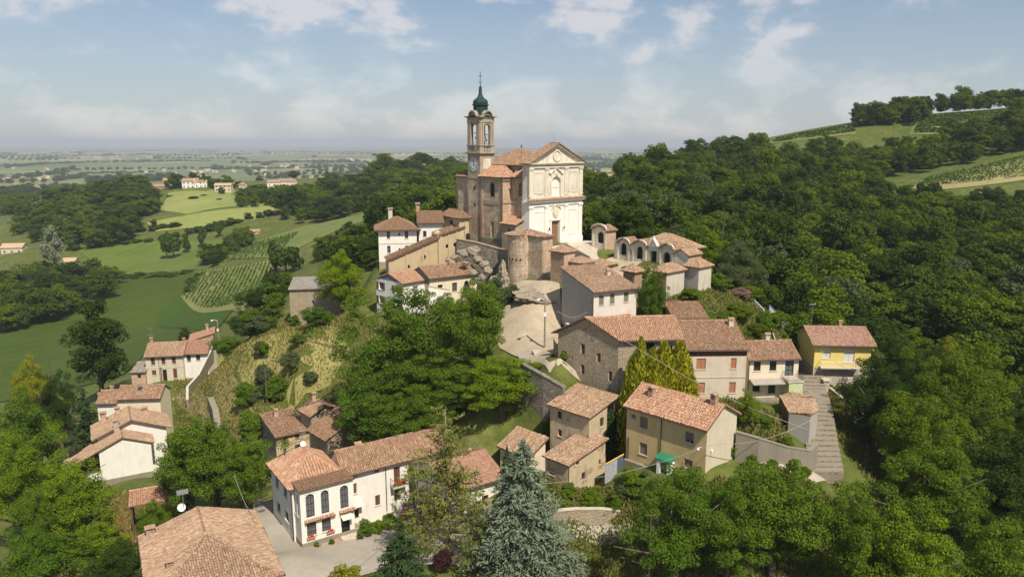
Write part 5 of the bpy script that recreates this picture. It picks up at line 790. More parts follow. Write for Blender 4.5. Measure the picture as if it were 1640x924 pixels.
def wall_face(mb, F, top, ops, zlo=-3.5, depth=0.26, mi=0, pieces=None):
    """one wall with holes; top = [(a,z)...] profile from a=0 to a=w"""
    w = F.w; zr = min(z for _, z in top)
    ops = [o for o in ops if o[3] < zr + 3]; zr2 = zr
    xs = sorted({0, w, *[x for o in ops for x in (o[0], o[1])]}); zs = sorted({zlo, zr2, *[z for o in ops for z in (o[2], min(o[3], zr2 - .02))]})
    for x0, x1 in zip(xs, xs[1:]):
        for z0, z1 in zip(zs, zs[1:]):
            cx, cz = (x0 + x1) / 2, (z0 + z1) / 2
            if x1 - x0 < 1e-5 or z1 - z0 < 1e-5 or any(o[0] < cx < o[1] and o[2] < cz < min(o[3], zr2 - .02) for o in ops): continue
            mb.quad(F.P(x0, 0, z0), F.P(x1, 0, z0), F.P(x1, 0, z1), F.P(x0, 0, z1), mi)
    if len(top) > 2 or abs(top[0][1] - top[-1][1]) > 1e-4:
        mb.poly([F.P(0, 0, zr2), F.P(w, 0, zr2)] + [F.P(a, 0, z) for a, z in reversed(top) if z > zr2 + 1e-6], mi)
    for o in ops:
        a0, a1, z0, z1 = o[0], o[1], o[2], min(o[3], zr2 - .02); poly, rect = outline(STY[o[4]][5], a0, a1, z0, z1); n = len(poly)
        for i in range(n):
            j = (i + 1) % n
            mb.quad(F.P(poly[i][0], 0, poly[i][1]), F.P(poly[j][0], 0, poly[j][1]), F.P(poly[j][0], depth, poly[j][1]), F.P(poly[i][0], depth, poly[i][1]), mi)
            if STY[o[4]][5]:
                q = [poly[i], poly[j], rect[j], rect[i]]
                if abs(sum(q[k][0] * q[(k + 1) % 4][1] - q[(k + 1) % 4][0] * q[k][1] for k in range(4))) > 1e-6: mb.poly([F.P(a, 0, z) for a, z in q], mi)
def roof_planes(kind, wR, wL, h, rise, oe=0.35, og=0.25, yr=None, hb=None, ridge=None):
    """planes (eave edge first), ridge lines, wall tops per face, roof height function"""
    hb = h if hb is None else hb
    if kind == 'gx':
        yr = wL / 2 if yr is None else yr; sf = rise / yr; sb = (h + rise - hb) / (wL - yr); zt = h + rise
        A = [(-og, -oe, h - oe * sf), (wR + og, -oe, h - oe * sf), (wR + og, yr, zt), (-og, yr, zt)]
        B = [(wR + og, wL + oe, hb - oe * sb), (-og, wL + oe, hb - oe * sb), (-og, yr, zt), (wR + og, yr, zt)]
        return [A, B], [(A[3], A[2])], dict(F=[(0, h), (wR, h)], B=[(0, hb), (wR, hb)], L=[(0, h), (yr, zt), (wL, hb)], R=[(0, h), (yr, zt), (wL, hb)])
    if kind == 'gy':
        xr = wR / 2 if yr is None else yr; s1 = rise / xr; s2 = (h + rise - hb) / (wR - xr); zt = h + rise
        A = [(-oe, wL + og, h - oe * s1), (-oe, -og, h - oe * s1), (xr, -og, zt), (xr, wL + og, zt)]
        B = [(wR + oe, -og, hb - oe * s2), (wR + oe, wL + og, hb - oe * s2), (xr, wL + og, zt), (xr, -og, zt)]
        return [A, B], [(A[2], A[3])], dict(L=[(0, h), (wL, h)], R=[(0, hb), (wL, hb)], F=[(0, h), (xr, zt), (wR, hb)], B=[(0, h), (xr, zt), (wR, hb)])
    if kind == 'mF':
        s = rise / wL; A = [(-og, -oe, h - oe * s), (wR + og, -oe, h - oe * s), (wR + og, wL + oe, h + rise + oe * s), (-og, wL + oe, h + rise + oe * s)]
        return [A], [], dict(F=[(0, h), (wR, h)], B=[(0, h + rise), (wR, h + rise)], L=[(0, h), (wL, h + rise)], R=[(0, h), (wL, h + rise)])
    if kind == 'mL':
        s = rise / wR; A = [(-oe, wL + og, h - oe * s), (-oe, -og, h - oe * s), (wR + oe, -og, h + rise + oe * s), (wR + oe, wL + og, h + rise + oe * s)]
        return [A], [], dict(L=[(0, h), (wL, h)], R=[(0, h + rise), (wL, h + rise)], F=[(0, h), (wR, h + rise)], B=[(0, h), (wR, h + rise)])
    if kind == 'hip':
        r = min(wR, wL) / 2; s = rise / r; z = h - oe * s; a, b, c, d = (-oe, -oe, z), (wR + oe, -oe, z), (wR + oe, wL + oe, z), (-oe, wL + oe, z)
        if wR >= wL: k = r if ridge is None else (wR - ridge) / 2; p, q = (k, wL / 2, h + rise), (wR - k, wL / 2, h + rise); pl = [[a, b, q, p], [b, c, q], [c, d, p, q], [d, a, p]]; rd = [(a, p), (b, q), (c, q), (d, p)] + ([(p, q)] if wR - 2 * k > .2 else [])
        else: k = r if ridge is None else (wL - ridge) / 2; p, q = (wR / 2, k, h + rise), (wR / 2, wL - k, h + rise); pl = [[a, b, p], [b, c, q, p], [c, d, q], [d, a, p, q]]; rd = [(a, p), (b, p), (c, q), (d, q)] + ([(p, q)] if wL - 2 * k > .2 else [])
        t = lambda w: [(0, h), (w, h)]
        return pl, rd, dict(F=t(wR), B=t(wR), L=t(wL), R=t(wL))
HOUSE_ROOT = {}
def house(key, name, label, wall='white_plaster', roof='gx', rise=1.6, tiles='tile_weathered', oe=0.35, og=0.2, yr=None, hb=None, ops=(), chim=(), gutter=True, cat='house',
          warpk=None, sill='pale_stone', faces='FLBR', parent=None, tw=0.23, flat=False, planes=None, ridges=None, tops=None, wmats=None, group=None, plinth=None, skip=0.004, zlo=-3.5, pipes=(), ridge=None, thick=0.14):
    d = HOUSES[key]; wR, wL, h = d['wR'], d['wL'], d['h']
    root = empty(name, (d['x'], d['y'], d['zb']), math.radians(d['az'])); HOUSE_ROOT[key] = root
    tag(root, label, cat, group)
    warp = (lambda p: (p[0] + warpk * p[1] * (1 - p[0] / wR), p[1], p[2])) if warpk else None
    pl, rd, tp = roof_planes(roof, wR, wL, h, rise, oe, og, yr, hb, ridge)
    if planes: pl = planes
    if ridges is not None: rd = ridges
    if tops: tp = {**tp, **tops}
    if warp: pl = [[warp(p) for p in q] for q in pl]; rd = [(warp(a), warp(b)) for a, b in rd]
    alls = [(o[0], *o[1:]) for o in list(d['win']) + list(ops)]
    mb = MB(); mats = [wall]
    for f in 'FLBR':
        F = Face(f, wR, wL); wm = (wmats or {}).get(f, wall)
        if wm not in mats: mats.append(wm)
        top = [(a, z - 0.02) for a, z in tp[f]]; zr = min(z for _, z in top)
        fo = [o[1:] for o in alls if o[0] == f]; wall_face(mb, F, top, fo, mi=mats.index(wm), zlo=zlo)
        for o in fo: fitting(root, F, (o[0], o[1], o[2], min(o[3], zr - .02), *o[4:]), warp, sill)
    wo = mb.build('wall', mats, root, warp=warp)
    if plinth:
        for f in 'FL':
            F = Face(f, wR, wL); m = MB(); fbox(m, F, 0.0 if f == 'F' else 0.0, F.w, -0.03, 0.0, -3.0, plinth[0]); m.build('plinth', plinth[1], root, warp=warp)
    ro = roof_object(root, pl, tiles, rd, tw, flat, seed=len(HOUSE_ROOT), skip=skip, thick=thick)
    if gutter:
        for p in pl[:2] if roof in('gx', 'gy') else pl[:1] if roof in ('mF', 'mL') else pl:
            a, b = Vector(p[0]), Vector(p[1]); m = MB(); out = (a + b) / 2 - Vector((wR / 2, wL / 2, 0)); out.z = 0; dd = (b - a).normalized(); nn = Vector((dd.y, -dd.x, 0)); nn = nn if nn.dot(out) > 0 else -nn
            a += nn * .07; b += nn * .07; a.z -= .10; b.z -= .10; m.tube([a, b], 0.07, 6); m.build('gutter', 'gutter_brown', ro)
    for f, a, z0, z1 in pipes:
        F = Face(f, wR, wL); m = MB(); m.tube([F.P(a, -.08, z0), F.P(a, -.08, z1)], .05, 6); m.build('downpipe', 'gutter_brown', root, warp=warp)
    for c in chim:
        x, y, w, hh, mat = c[:5]; zr = max((plane_z(p, x, y) for p in pl if plane_z(p, x, y) is not None), default=h)
        chimney(ro, x, y, zr, w, hh, mat)
    return root
def plane_z(p, x, y):
    P = [Vector(q) for q in p]; n = len(P); ins = False
    for i in range(n):
        a, b = P[i], P[(i + 1) % n]
        if (a.y > y) != (b.y > y) and x < (b.x - a.x) * (y - a.y) / (b.y - a.y) + a.x: ins = not ins
    if not ins: return None
    nr = (P[1] - P[0]).cross(P[2] - P[0]); return P[0].z - (nr.x * (x - P[0].x) + nr.y * (y - P[0].y)) / nr.z
def chimney(ro, x, y, zr, w, hh, mat):
    m = MB(); k = w / 2; m.box(x - k, y - k, zr - 0.9, x + k, y + k, zr + hh)
    c = m.build('chimney', mat, ro)
    m = MB(); m.box(x - k * 1.12, y - k * 1.12, zr + hh, x + k * 1.12, y + k * 1.12, zr + hh + .06)
    for sx in (-1, 1):
        for sy in (-1, 1): m.box(x + sx * k * .72 - .06, y + sy * k * .72 - .06, zr + hh + .06, x + sx * k * .72 + .06, y + sy * k * .72 + .06, zr + hh + .30)
    m.box(x - k * .45, y - k * .45, zr + hh + .06, x + k * .45, y + k * .45, zr + hh + .28)
    m.build('chimney_vent', mat, c)
    m = MB(); z = zr + hh + .302; e = k * 1.35
    m.add([(x - e, y - e, z), (x + e, y - e, z), (x + e, y + e, z), (x - e, y + e, z), (x - e, y, z + .22), (x + e, y, z + .22)], [(0, 1, 5, 4), (2, 3, 4, 5), (0, 4, 3), (1, 2, 5), (0, 3, 2, 1)])
    m.build('chimney_cap', 'tile_weathered', c)
def bracket_box(root, name, mat, x0, y0, z0, x1, y1, z1):
    m = MB(); m.box(x0, y0, z0, x1, y1, z1); return m.build(name, mat, root)

# ------------------------------------------------------------------ the village houses
def rmat(r): return Matrix.Translation(r.location) @ Matrix.Rotation(r.rotation_euler.z, 4, 'Z')
def merge(a, b):
    """block b is built on to house a: its parts become parts of a"""
    A, B = HOUSE_ROOT[a], HOUSE_ROOT[b]; k = rmat(A).inverted() @ rmat(B)
    for ch in list(B.children):
        ch.parent = A; ch.matrix_parent_inverse = k
    bpy.data.objects.remove(B); HOUSE_ROOT[b] = None
def railing(root, pts, h=0.95, n=8, mat='dark_metal', name='railing', parent=None):
    m = MB()
    for a, b in zip(pts, pts[1:]):
        a, b = Vector(a), Vector(b); m.tube([a + Vector((0, 0, h)), b + Vector((0, 0, h))], .025, 4); m.tube([a + Vector((0, 0, .08)), b + Vector((0, 0, .08))], .02, 4)
        k = max(1, int((b - a).length / 0.16))
        for i in range(k + 1): p = a + (b - a) * (i / k); m.tube([p, p + Vector((0, 0, h))], .012, 3, cap=False)
    return m.build(name, mat, root)
def blob_leaves(n, cx, cy, cz, rx, ry, rz, size, seed):
    rs = np.random.default_rng(seed); d = rs.normal(size=(n, 3)); d /= np.linalg.norm(d, axis=1)[:, None]; r = rs.random(n) ** 0.35
    c = np.array([cx, cy, cz]) + d * r[:, None] * np.array([rx, ry, rz]); return leaf_quads(c, d, size, rs)
def leaf_quads(C, N, size, rs, el=1.5, jit=0.9):
    n = len(C); N = N + rs.normal(0, jit, (n, 3)); N /= np.linalg.norm(N, axis=1)[:, None] + 1e-9
    a = np.cross(N, rs.normal(size=(n, 3))); a /= np.linalg.norm(a, axis=1)[:, None] + 1e-9; b = np.cross(N, a)
    s = (size * rs.uniform(0.6, 1.35, n))[:, None]
    V = np.stack([C - a * s * el / 2, C - b * s / 2 + a * s * .1, C + a * s * el / 2, C + b * s / 2 + a * s * .1], 1).reshape(-1, 3)
    return V, np.arange(n * 4).reshape(-1, 4)

# beige two-storey house with the green awning
a = house('A', 'ochre_house', 'ochre plaster house with green awning over its door and two roof chimneys', 'ochre_plaster', 'gy', 1.75, 'tile_salmon', oe=0.45, og=0.3, tw=.25,
          chim=[(1.8, 8.4, .62, .75, 'old_brick'), (2.9, 1.0, .62, .8, 'old_brick')], pipes=[('L', 5.7, 0.3, 7.4), ('L', 10.1, -1.0, 3.6)], wmats={'F': 'tan_plaster'})
m = MB(); m.slab([(-0.02, 3.55, 3.1), (-0.02, 5.75, 3.1), (-1.05, 5.75, 2.72), (-1.05, 3.55, 2.72)], (0, 0, -.05)); m.slab([(-1.05, 3.55, 2.72), (-1.05, 5.75, 2.72), (-1.07, 5.75, 2.5), (-1.07, 3.55, 2.5)], (.03, 0, 0)); m.build('awning', 'awning_green', a)
for y in (3.75, 5.1): bracket_box(a, 'side_panel', 'white_plastic', -1.0, y, 0.6, -.06, y + .42, 2.45)
bracket_box(a, 'lower_wall', 'concrete', -0.55, 6.3, -2.5, -.02, 10.4, 0.9)
m = MB(); m.tube([(-.05, .55, 5.2), (-.6, .55, 5.3), (-.75, .55, 5.15)], .03, 5); m.lathe([(.02, 5.35), (.16, 5.2), (.14, 5.05), (.05, 4.98)], 8, (-.75, .55)); m.build('wall_lamp', 'white_metal', a)
m = MB(); m.box(.9, -.16, 4.5, 1.2, -.02, 4.75); m.tube([(1.05, -.05, 4.4), (1.05, -.35, 4.2)], .03, 5); m.build('junction_box', 'white_metal', a)
# tall beige house, small store in front of it
d = HOUSES['B']; w, l, h = d['wR'], d['wL'], d['h']; s = 1.25 / 5.2
house('B', 'tall_beige_house', 'tall bare beige house with small windows and ivy on its far corner', 'old_plaster', 'mL', s * w, 'tile_pale', tw=.23, gutter=False, skip=.015,
      planes=[[(-.4, l + .3, h - .4 * s), (-.4, -.35, h - .4 * s), (w + 1.9, -.35, h + (w + 1.9) * s), (w + 1.9, l + .3, h + (w + 1.9) * s)]], ridges=[((w + 1.85, -.3, h + (w + 1.85) * s + .03), (w + 1.85, l + .2, h + (w + 1.85) * s + .03))])
r = HOUSE_ROOT['B']
for y in (.2, l - .3): bracket_box(r, 'post', 'eave_wood', w + 1.6, y, -3, w + 1.75, y + .15, h + (w + 1.6) * s - .12)
railing(r, [(w + .3, -.1, h - 2.4), (w + 1.7, -.1, h - 2.6)], .9)
house('C', 'small_store_house', 'low beige storehouse with sloping tiled roof below the tall beige house', 'old_plaster', 'mL', 1.15, 'tile_pale', oe=.3, og=.3, tw=.23, gutter=False, pipes=[('F', .06, 0, 3.0)], skip=.01)
house('D', 'cream_outbuilding', 'small cream outbuilding between the blue spruce and the storehouse', 'cream_plaster', 'mL', 1.35, 'tile_pale', oe=.35, og=.35, tw=.23, gutter=False)
house('E', 'red_roofed_house', 'low house with smooth red tile roof behind the pine tree', 'white_plaster', 'gx', 1.6, 'tile_red', oe=.5, og=.3, tw=.34, flat=True, chim=[(5.2, 4.2, .3, .4, 'terracotta')],
      ops=[('F', 1.0, 2.0, 1.0, 2.4, 'brown'), ('F', 4.4, 5.3, .2, 2.3, 'door')])
m = MB(); m.tube([(6.2, 4.5, 5.2), (6.2, 4.5, 7.0)], .025, 4); m.tube([(5.6, 4.2, 6.8), (6.8, 4.8, 6.9)], .02, 4); m.tube([(5.9, 4.4, 6.5), (6.5, 4.6, 6.5)], .015, 4); m.build('aerial', 'zinc', HOUSE_ROOT['E'])
# the white villa with its glazed bay and long wing
W1 = house('W1', 'white_villa', 'white villa with arched bay windows and salmon hip roof by the road', 'white_plaster', 'hip', 2.3, 'tile_salmon', oe=.4, tw=.34, ops=[], pipes=[('L', .12, 0, 6.8)])
house('WB', 'bay', 'bay', 'white_plaster', 'mF', .2, 'tile_brown', oe=.12, og=.12, gutter=True, sill='pale_stone', plinth=(.55, 'concrete'), thick=.2)
b = HOUSE_ROOT['WB']
for x0, x1 in ((.35, 3.9), (4.4, 6.3)):
    V, Fq = tile_plane([[(x0, -.42, 3.12), (x1, -.42, 3.12), (x1, .0, 3.3), (x0, 0, 3.3)]], .22, .42); o = np_mesh('canopy_tiles', V, Fq, 'tile_salmon', b); o['kind'] = 'stuff'
    bracket_box(b, 'canopy', 'roof_deck', x0, -.40, 3.03, x1, -.005, 3.11)
m = MB(); m.slab([(4.5, -.05, 2.75), (5.8, -.05, 2.75), (5.8, -.95, 2.45), (4.5, -.95, 2.45)], (0, 0, -.04)); m.build('awning', 'awning_cream', b)
m = MB(); m.box(.3, -1.0, -.3, 4.3, -.9, .12); m.box(4.2, -1.0, -.3, 4.3, 0, .12); m.build('planter_kerb', 'terracotta', b)
bracket_box(b, 'step', 'pale_stone', 4.4, -1.3, -.35, 6.2, -.03, .1)
for x in (.5, 2.8): 
    m = MB(); m.box(x, -.25, .98, x + .95, -.06, 1.18); fp = m.build('flower_box', 'terracotta', b); V, Fq = blob_leaves(60, x + .47, -.17, 1.28, .45, .12, .16, .11, 3); np_mesh('flowers', V, Fq, 'flower_red', fp)
merge('W1', 'WB')
m = MB(); m.lathe([(.02, 0), (.30, .05), (.48, .17), (.5, .2)], 16); m.tube([(0, 0, 0), (0, 0, -.7)], .035, 5); m.tube([(0, 0, .02), (.0, .0, .42)], .015, 4)
o = m.build('satellite_dish', 'white_plastic', W1, True); o.scale = (.7, .7, .7); o.location = (3.15, 4.9, 9.55); o.rotation_euler = (math.radians(62), 0, math.radians(-20))
m = MB(); m.tube([(3.3, 5.4, 8.8), (3.3, 5.4, 11.6)], .03, 5)
for z in (11.4, 11.0, 10.6): m.tube([(2.9, 5.4, z), (3.7, 5.4, z)], .015, 4)
m.build('aerial', 'zinc', W1)
m = MB(); m.tube([(1.3, 6.2, 7.8), (1.3, 6.2, 8.7)], .07, 6); m.build('flue', 'rusty_iron', W1)
wg = house('W2', 'long_white_wing', 'long white farmhouse wing with flowered balcony and weathered tile roof', 'white_plaster', 'gx', 2.0, 'tile_weathered', oe=.4, og=.1, chim=[(3.7, 4.1, .7, .95, 'old_brick')], pipes=[('F', 5.55, .2, 6.6)], tw=.23)
m = MB(); m.box(6.1, -1.0, 3.3, 8.1, -.02, 3.5); m.build('balcony', 'pale_stone', wg); railing(wg, [(6.15, -.03, 3.5), (6.15, -.95, 3.5), (8.05, -.95, 3.5), (8.05, -.03, 3.5)], .9)
V, Fq = blob_leaves(170, 7.1, -1.0, 4.15, 1.05, .22, .33, .15, 5); o = np_mesh('balcony_flowers', V, Fq, 'flower_red', wg); V, Fq = blob_leaves(150, 7.1, -.98, 3.95, 1.05, .2, .3, .14, 6); np_mesh('balcony_leaves', V, Fq, 'leaf_mid', wg)
m = MB(); m.slab([(.9, -.03, 2.75), (2.2, -.03, 2.75), (2.2, -1.1, 2.35), (.9, -1.1, 2.35)], (0, 0, -.04)); m.build('awning', 'awning_cream', wg)
house('W3', 'wing_extension', 'patched tile roof extension at the right end of the long white wing', 'grey_plaster', 'gx', 1.7, 'tile_weathered', oe=.3, og=.3, skip=.02)
# old farmhouse group behind the white villa
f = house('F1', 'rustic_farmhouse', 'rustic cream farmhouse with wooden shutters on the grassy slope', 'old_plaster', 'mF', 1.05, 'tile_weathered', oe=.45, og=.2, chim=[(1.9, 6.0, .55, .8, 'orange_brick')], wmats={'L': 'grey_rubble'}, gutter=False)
house('F2', 'rustic_upper_block', 'b', 'rubble_stone', 'gy', 1.1, 'tile_weathered', oe=.4, og=.4, chim=[(2.0, 3.2, .6, .9, 'orange_brick')], gutter=False); merge('F1', 'F2')
house('F3', 'old_barn', 'old barn with sagging dark tile roof in the big tree shade', 'rubble_stone', 'mL', 1.9, 'tile_brown', oe=.5, og=.3, gutter=False, skip=.03, cat='barn')
# white gabled house on the left with its porch
g = house('G2', 'white_gabled_house', 'white gabled house on the left with brick chimneys and long porch roof', 'white_plaster', 'gy', 2.1, 'tile_pale', oe=.8, og=.6, tw=.23, gutter=False,
          chim=[(1.2, 5.2, .9, 1.5, 'orange_brick'), (3.4, 6.1, .75, .8, 'orange_brick'), (7.6, 5.6, .75, .5, 'orange_brick'), (2.9, -.2, .8, .9, 'worn_brick')])
house('G1', 'front_block', 'b', 'white_plaster', 'gy', 1.6, 'tile_pale', oe=.5, og=.35, tw=.23, gutter=False, yr=3.5, plinth=None)
G1 = HOUSE_ROOT['G1']; h = HOUSES['G1']['h']
pl = [[(-5.0, 4.5, h - 2.4), (-5.0, -.6, h - 2.4), (-.45, -.6, h - .1), (-.45, 4.5, h - .1)]]
roof_object(G1, pl, 'tile_pale', tw=.23, name='porch_roof', seed=77)
for y in (-.3, 2.0, 4.0): bracket_box(G1, 'post', 'eave_wood', -4.6, y, -3, -4.42, y + .18, h - 2.35)
bracket_box(G1, 'porch_floor', 'white_paint', -4.2, -.3, h - 4.9, -.03, 4.2, h - 4.7)
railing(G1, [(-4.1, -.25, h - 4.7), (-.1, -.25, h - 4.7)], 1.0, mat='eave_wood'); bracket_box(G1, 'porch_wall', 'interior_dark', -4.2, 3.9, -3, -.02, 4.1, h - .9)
bracket_box(G1, 'plinth', 'concrete', 0, -.06, -3, 7.5, -.003, 1.2)
merge('G2', 'G1')
house('H1', 'cream_row_house', 'cream row house with a roof skylight behind the white gabled house', 'cream_plaster', 'gx', 1.5, 'tile_weathered', oe=.4, og=.2, tw=.23)
m = MB(); s = 1.5 / 2.5; m.slab([(3.2, 1.3, 9.4 + 1.3 * s + .16), (3.9, 1.3, 9.4 + 1.3 * s + .16), (3.9, 1.9, 9.4 + 1.9 * s + .16), (3.2, 1.9, 9.4 + 1.9 * s + .16)], (0, 0, -.1)); m.build('skylight', 'glass_blue', HOUSE_ROOT['H1'])
house('H2', 'low_row_house', 'lower row house with two small chimneys beside the cream row house', 'white_plaster', 'gx', 1.4, 'tile_weathered', oe=.4, og=.2, tw=.23, chim=[(-.6, 2.8, .6, .4, 'orange_brick'), (1.6, 2.8, .5, .4, 'orange_brick')], planes=None)
i1 = house('I1', 'stone_grey_house', 'greyish two-storey house with brown shutters and rooftop aerial by the dark field', 'tan_plaster', 'gx', 1.9, 'tile_pale', oe=.4, og=.2, tw=.23, chim=[(.6, 3.3, .55, .7, 'old_brick'), (7.0, 3.4, .5, .4, 'old_brick')], pipes=[('F', 2.6, 0, 5.8)])
m = MB(); m.tube([(.6, 3.2, 7.4), (.6, 3.2, 11.0)], .03, 4); m.tube([(.0, 3.2, 10.8), (1.0, 3.2, 10.9)], .02, 4); m.tube([(-.2, 3.2, 9.6), (1.4, 3.2, 9.7)], .02, 4); m.build('aerial', 'zinc', i1)
bracket_box(i1, 'string_course', 'pale_stone', 0, -.05, 3.15, 7.5, -.003, 3.3)
house('I2', 'white_green_shutter_house', 'small white house with green shutters joined to the greyish house', 'white_plaster', 'gx', 1.9, 'tile_red', oe=.4, og=.15, tw=.25)
house('I3', 'red_lean_house', 'low house with dark red roof and tall chimney at the end of the left row', 'rubble_stone', 'mL', 1.2, 'tile_red', tw=.25, chim=[(3.4, 4.5, .5, 1.1, 'orange_brick')], gutter=False)
house('I4', 'brick_shed', 'small orange brick shed with grey roof left of the greyish house', 'orange_brick', 'mF', .9, 'slab_grey', tw=.4, flat=True, gutter=False, cat='shed', ops=[('F', 1.2, 1.9, .6, 1.4, 'vent')])
house('hut', 'tiny_hut', 'tiny pale hut with brown roof among the trees at the far left', 'pale_stone', 'gx', .9, 'tile_brown', oe=.35, og=.3, gutter=False, cat='hut', ops=[('F', 1.9, 2.7, .9, 1.7, 'vent')])
# foreground hip-roofed house
d = HOUSES['hip']; w, l, h = d['wR'], d['wL'], d['h']; zr = h + 1.6; o = .55; sl = 1.6 / (w / 2); z = h - o * sl
P = dict(fl=(-o, -o, z), fr=(w + o, -o, z), br=(w + o, l + o, z), bl=(-o, l + o, z), r0=(w / 2, 7.6, zr), r1=(w / 2, l + o, zr))
hp = house('hip', 'hip_roofed_house', 'foreground house at the bottom left seen as a big pale hipped tile roof', 'cream_plaster', 'gy', 1.6, 'tile_pale', tw=.23,
      planes=[[P['bl'], P['fl'], P['r0'], P['r1']], [P['fr'], P['br'], P['r1'], P['r0']], [P['fl'], P['fr'], P['r0']]], ridges=[(P['r0'], P['r1']), (P['fl'], P['r0']), (P['fr'], P['r0'])],
      tops={'F': [(0, h), (w, h)]}, chim=[(.5, 12.6, .75, .5, 'old_brick'), (1.6, 4.6, .55, .35, 'tile_weathered')], skip=.003)
m = MB(); m.lathe([(.02, 0), (.32, .05), (.52, .18), (.54, .21)], 18); m.tube([(0, 0, 0), (0, 0, -.8)], .035, 5); m.tube([(0, 0, .02), (.0, .0, .45)], .015, 4)
o = m.build('satellite_dish', 'white_plastic', hp, True); o.scale = (.75, .75, .75); o.location = (3.6, 13.5, 8.1); o.rotation_euler = (math.radians(70), 0, math.radians(-15))
m = MB(); m.tube([(3.75, 13.2, 6.8), (3.75, 13.2, 10.2)], .03, 5); m.box(3.2, 13.15, 9.6, 4.3, 13.2, 10.1); m.build('aerial', 'zinc', hp)
# stone farmhouse, tan house and their neighbours
fm = house('farm', 'stone_farmhouse', 'rubble stone farmhouse with brick gable and salmon roof above the lane', 'rubble_stone', 'gx', 1.85, 'tile_salmon', oe=.45, og=.3, hb=HOUSES['farm']['h'] - .9, warpk=-.80, tw=.23, sill=None,
      ops=[('L', 4.3, 4.9, 3.6, 5.0, 'brown'), ('L', 2.2, 2.75, 3.1, 4.3, 'brown'), ('L', 4.3, 4.85, .9, 2.2, 'brown'), ('L', .7, 1.2, 1.0, 2.3, 'brown'), ('L', 6.8, 7.5, 1.4, 3.4, 'irondoor'), ('L', 3.2, 3.6, 5.6, 6.0, 'vent'), ('L', 5.9, 6.1, 2.3, 3.0, 'vent'),
           ('F', 3.2, 4.8, 4.0, 6.2, 'opening'), ('F', 1.0, 1.6, 1.9, 3.2, 'brown'), ('F', 6.6, 6.9, 4.2, 5.8, 'vent')], wmats={'F': 'rubble_stone'})
m = MB(); F_ = Face('L', HOUSES['farm']['wR'], 8); h = HOUSES['farm']['h']
m.poly([F_.P(1.6, -.03, h + .35), F_.P(6.2, -.03, h + .15), F_.P(4.0, -.03, h + 1.75)]); kk = HOUSES['farm']['wR']
m.build('brick_gable', 'old_brick', fm, warp=lambda p: (p[0] - .8 * p[1] * (1 - p[0] / kk), p[1], p[2]))
tn = house('tan', 'tan_shuttered_house', 'tan two-storey house with orange shutters and dark plank band under the eave', 'tan_plaster', 'gx', 2.3, 'tile_weathered', oe=.4, og=.15, tw=.23, chim=[(6.9, 4.6, .6, .6, 'pale_stone')])
for i in range(24): bracket_box(tn, 'plank', 'plank_brown', .02 + i * .32, -.05, 5.98, .02 + i * .32 + .30, -.004, 6.92)
bracket_box(tn, 'string_course', 'pale_stone', 0, -.06, 3.05, 7.7, -.003, 3.2)
sm = house('small', 'narrow_balcony_house', 'small beige house with dark green windows and terrace between tan and yellow houses', 'cream_plaster', 'gx', 1.6, 'tile_weathered', oe=.35, og=.2, tw=.23, chim=[(3.9, 3.3, .6, .7, 'pale_stone')], pipes=[('F', .05, .5, 5.8)])
m = MB(); m.slab([(.2, -.03, 3.1), (4.8, -.03, 3.1), (4.8, -1.5, 2.75), (.2, -1.5, 2.75)], (0, 0, -.1)); m.build('canopy', 'slab_grey', sm)
bracket_box(sm, 'terrace', 'pale_stone', 4.8, -1.9, 2.95, 7.0, -.02, 3.2); bracket_box(sm, 'terrace_wall', 'green_panel', 5.0, -1.8, -2, 6.9, -.03, 2.94)
railing(sm, [(4.85, -.05, 3.2), (4.85, -1.85, 3.2), (6.95, -1.85, 3.2), (6.95, -.05, 3.2)], .95)
bracket_box(sm, 'lower_porch', 'concrete', .3, -1.3, -2.5, 4.6, -.02, .4)
ye = house('yellow', 'yellow_house', 'bright yellow house with stone-clad ground floor and white balcony shutters', 'yellow_paint', 'gx', 1.55, 'tile_rosebrown', oe=.6, og=.55, tw=.32, flat=True, plinth=(2.75, 'pale_cladding'), sill='white_paint', chim=[(5.2, 5.0, .4, .6, 'orange_brick')])
m = MB(); m.box(.75, -.95, 2.78, 6.4, -.035, 2.93); m.build('balcony', 'pale_stone', ye); railing(ye, [(.8, -.05, 2.93), (.8, -.9, 2.93), (6.35, -.9, 2.93), (6.35, -.05, 2.93)], .9, mat='white_metal')
m = MB(); m.tube([(.7, 4.5, 7.8), (.7, 4.5, 11.5)], .03, 4); m.tube([(.2, 4.5, 11.3), (1.2, 4.5, 11.4)], .015, 4); m.build('aerial', 'zinc', ye)
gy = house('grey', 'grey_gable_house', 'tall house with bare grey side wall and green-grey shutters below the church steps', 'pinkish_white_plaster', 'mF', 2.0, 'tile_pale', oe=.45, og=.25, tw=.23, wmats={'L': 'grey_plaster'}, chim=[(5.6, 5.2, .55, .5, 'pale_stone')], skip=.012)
for i in range(9):
    z = i * .72 - .6; q = .35 + R.uniform(0, .5); bracket_box(gy, 'quoin', 'rubble_stone', -.05, .0, z, -.004, q, z + .70)
m = MB(); m.slab([(2.6, -.03, 3.2), (6.2, -.03, 3.2), (6.2, -1.6, 2.6), (2.6, -1.6, 2.6)], (0, 0, -.1)); c = m.build('porch_roof', 'roof_deck', gy)
V, Fq = tile_plane([[(2.6, -1.6, 2.6), (6.2, -1.6, 2.6), (6.2, -.03, 3.2), (2.6, -.03, 3.2)]], .27, .45); o = np_mesh('porch_tiles', V, Fq, 'tile_red', c); o['kind'] = 'stuff'
bracket_box(gy, 'ledge', 'white_paint', -1.0, 1.5, .9, -.05, 6.5, 1.1)
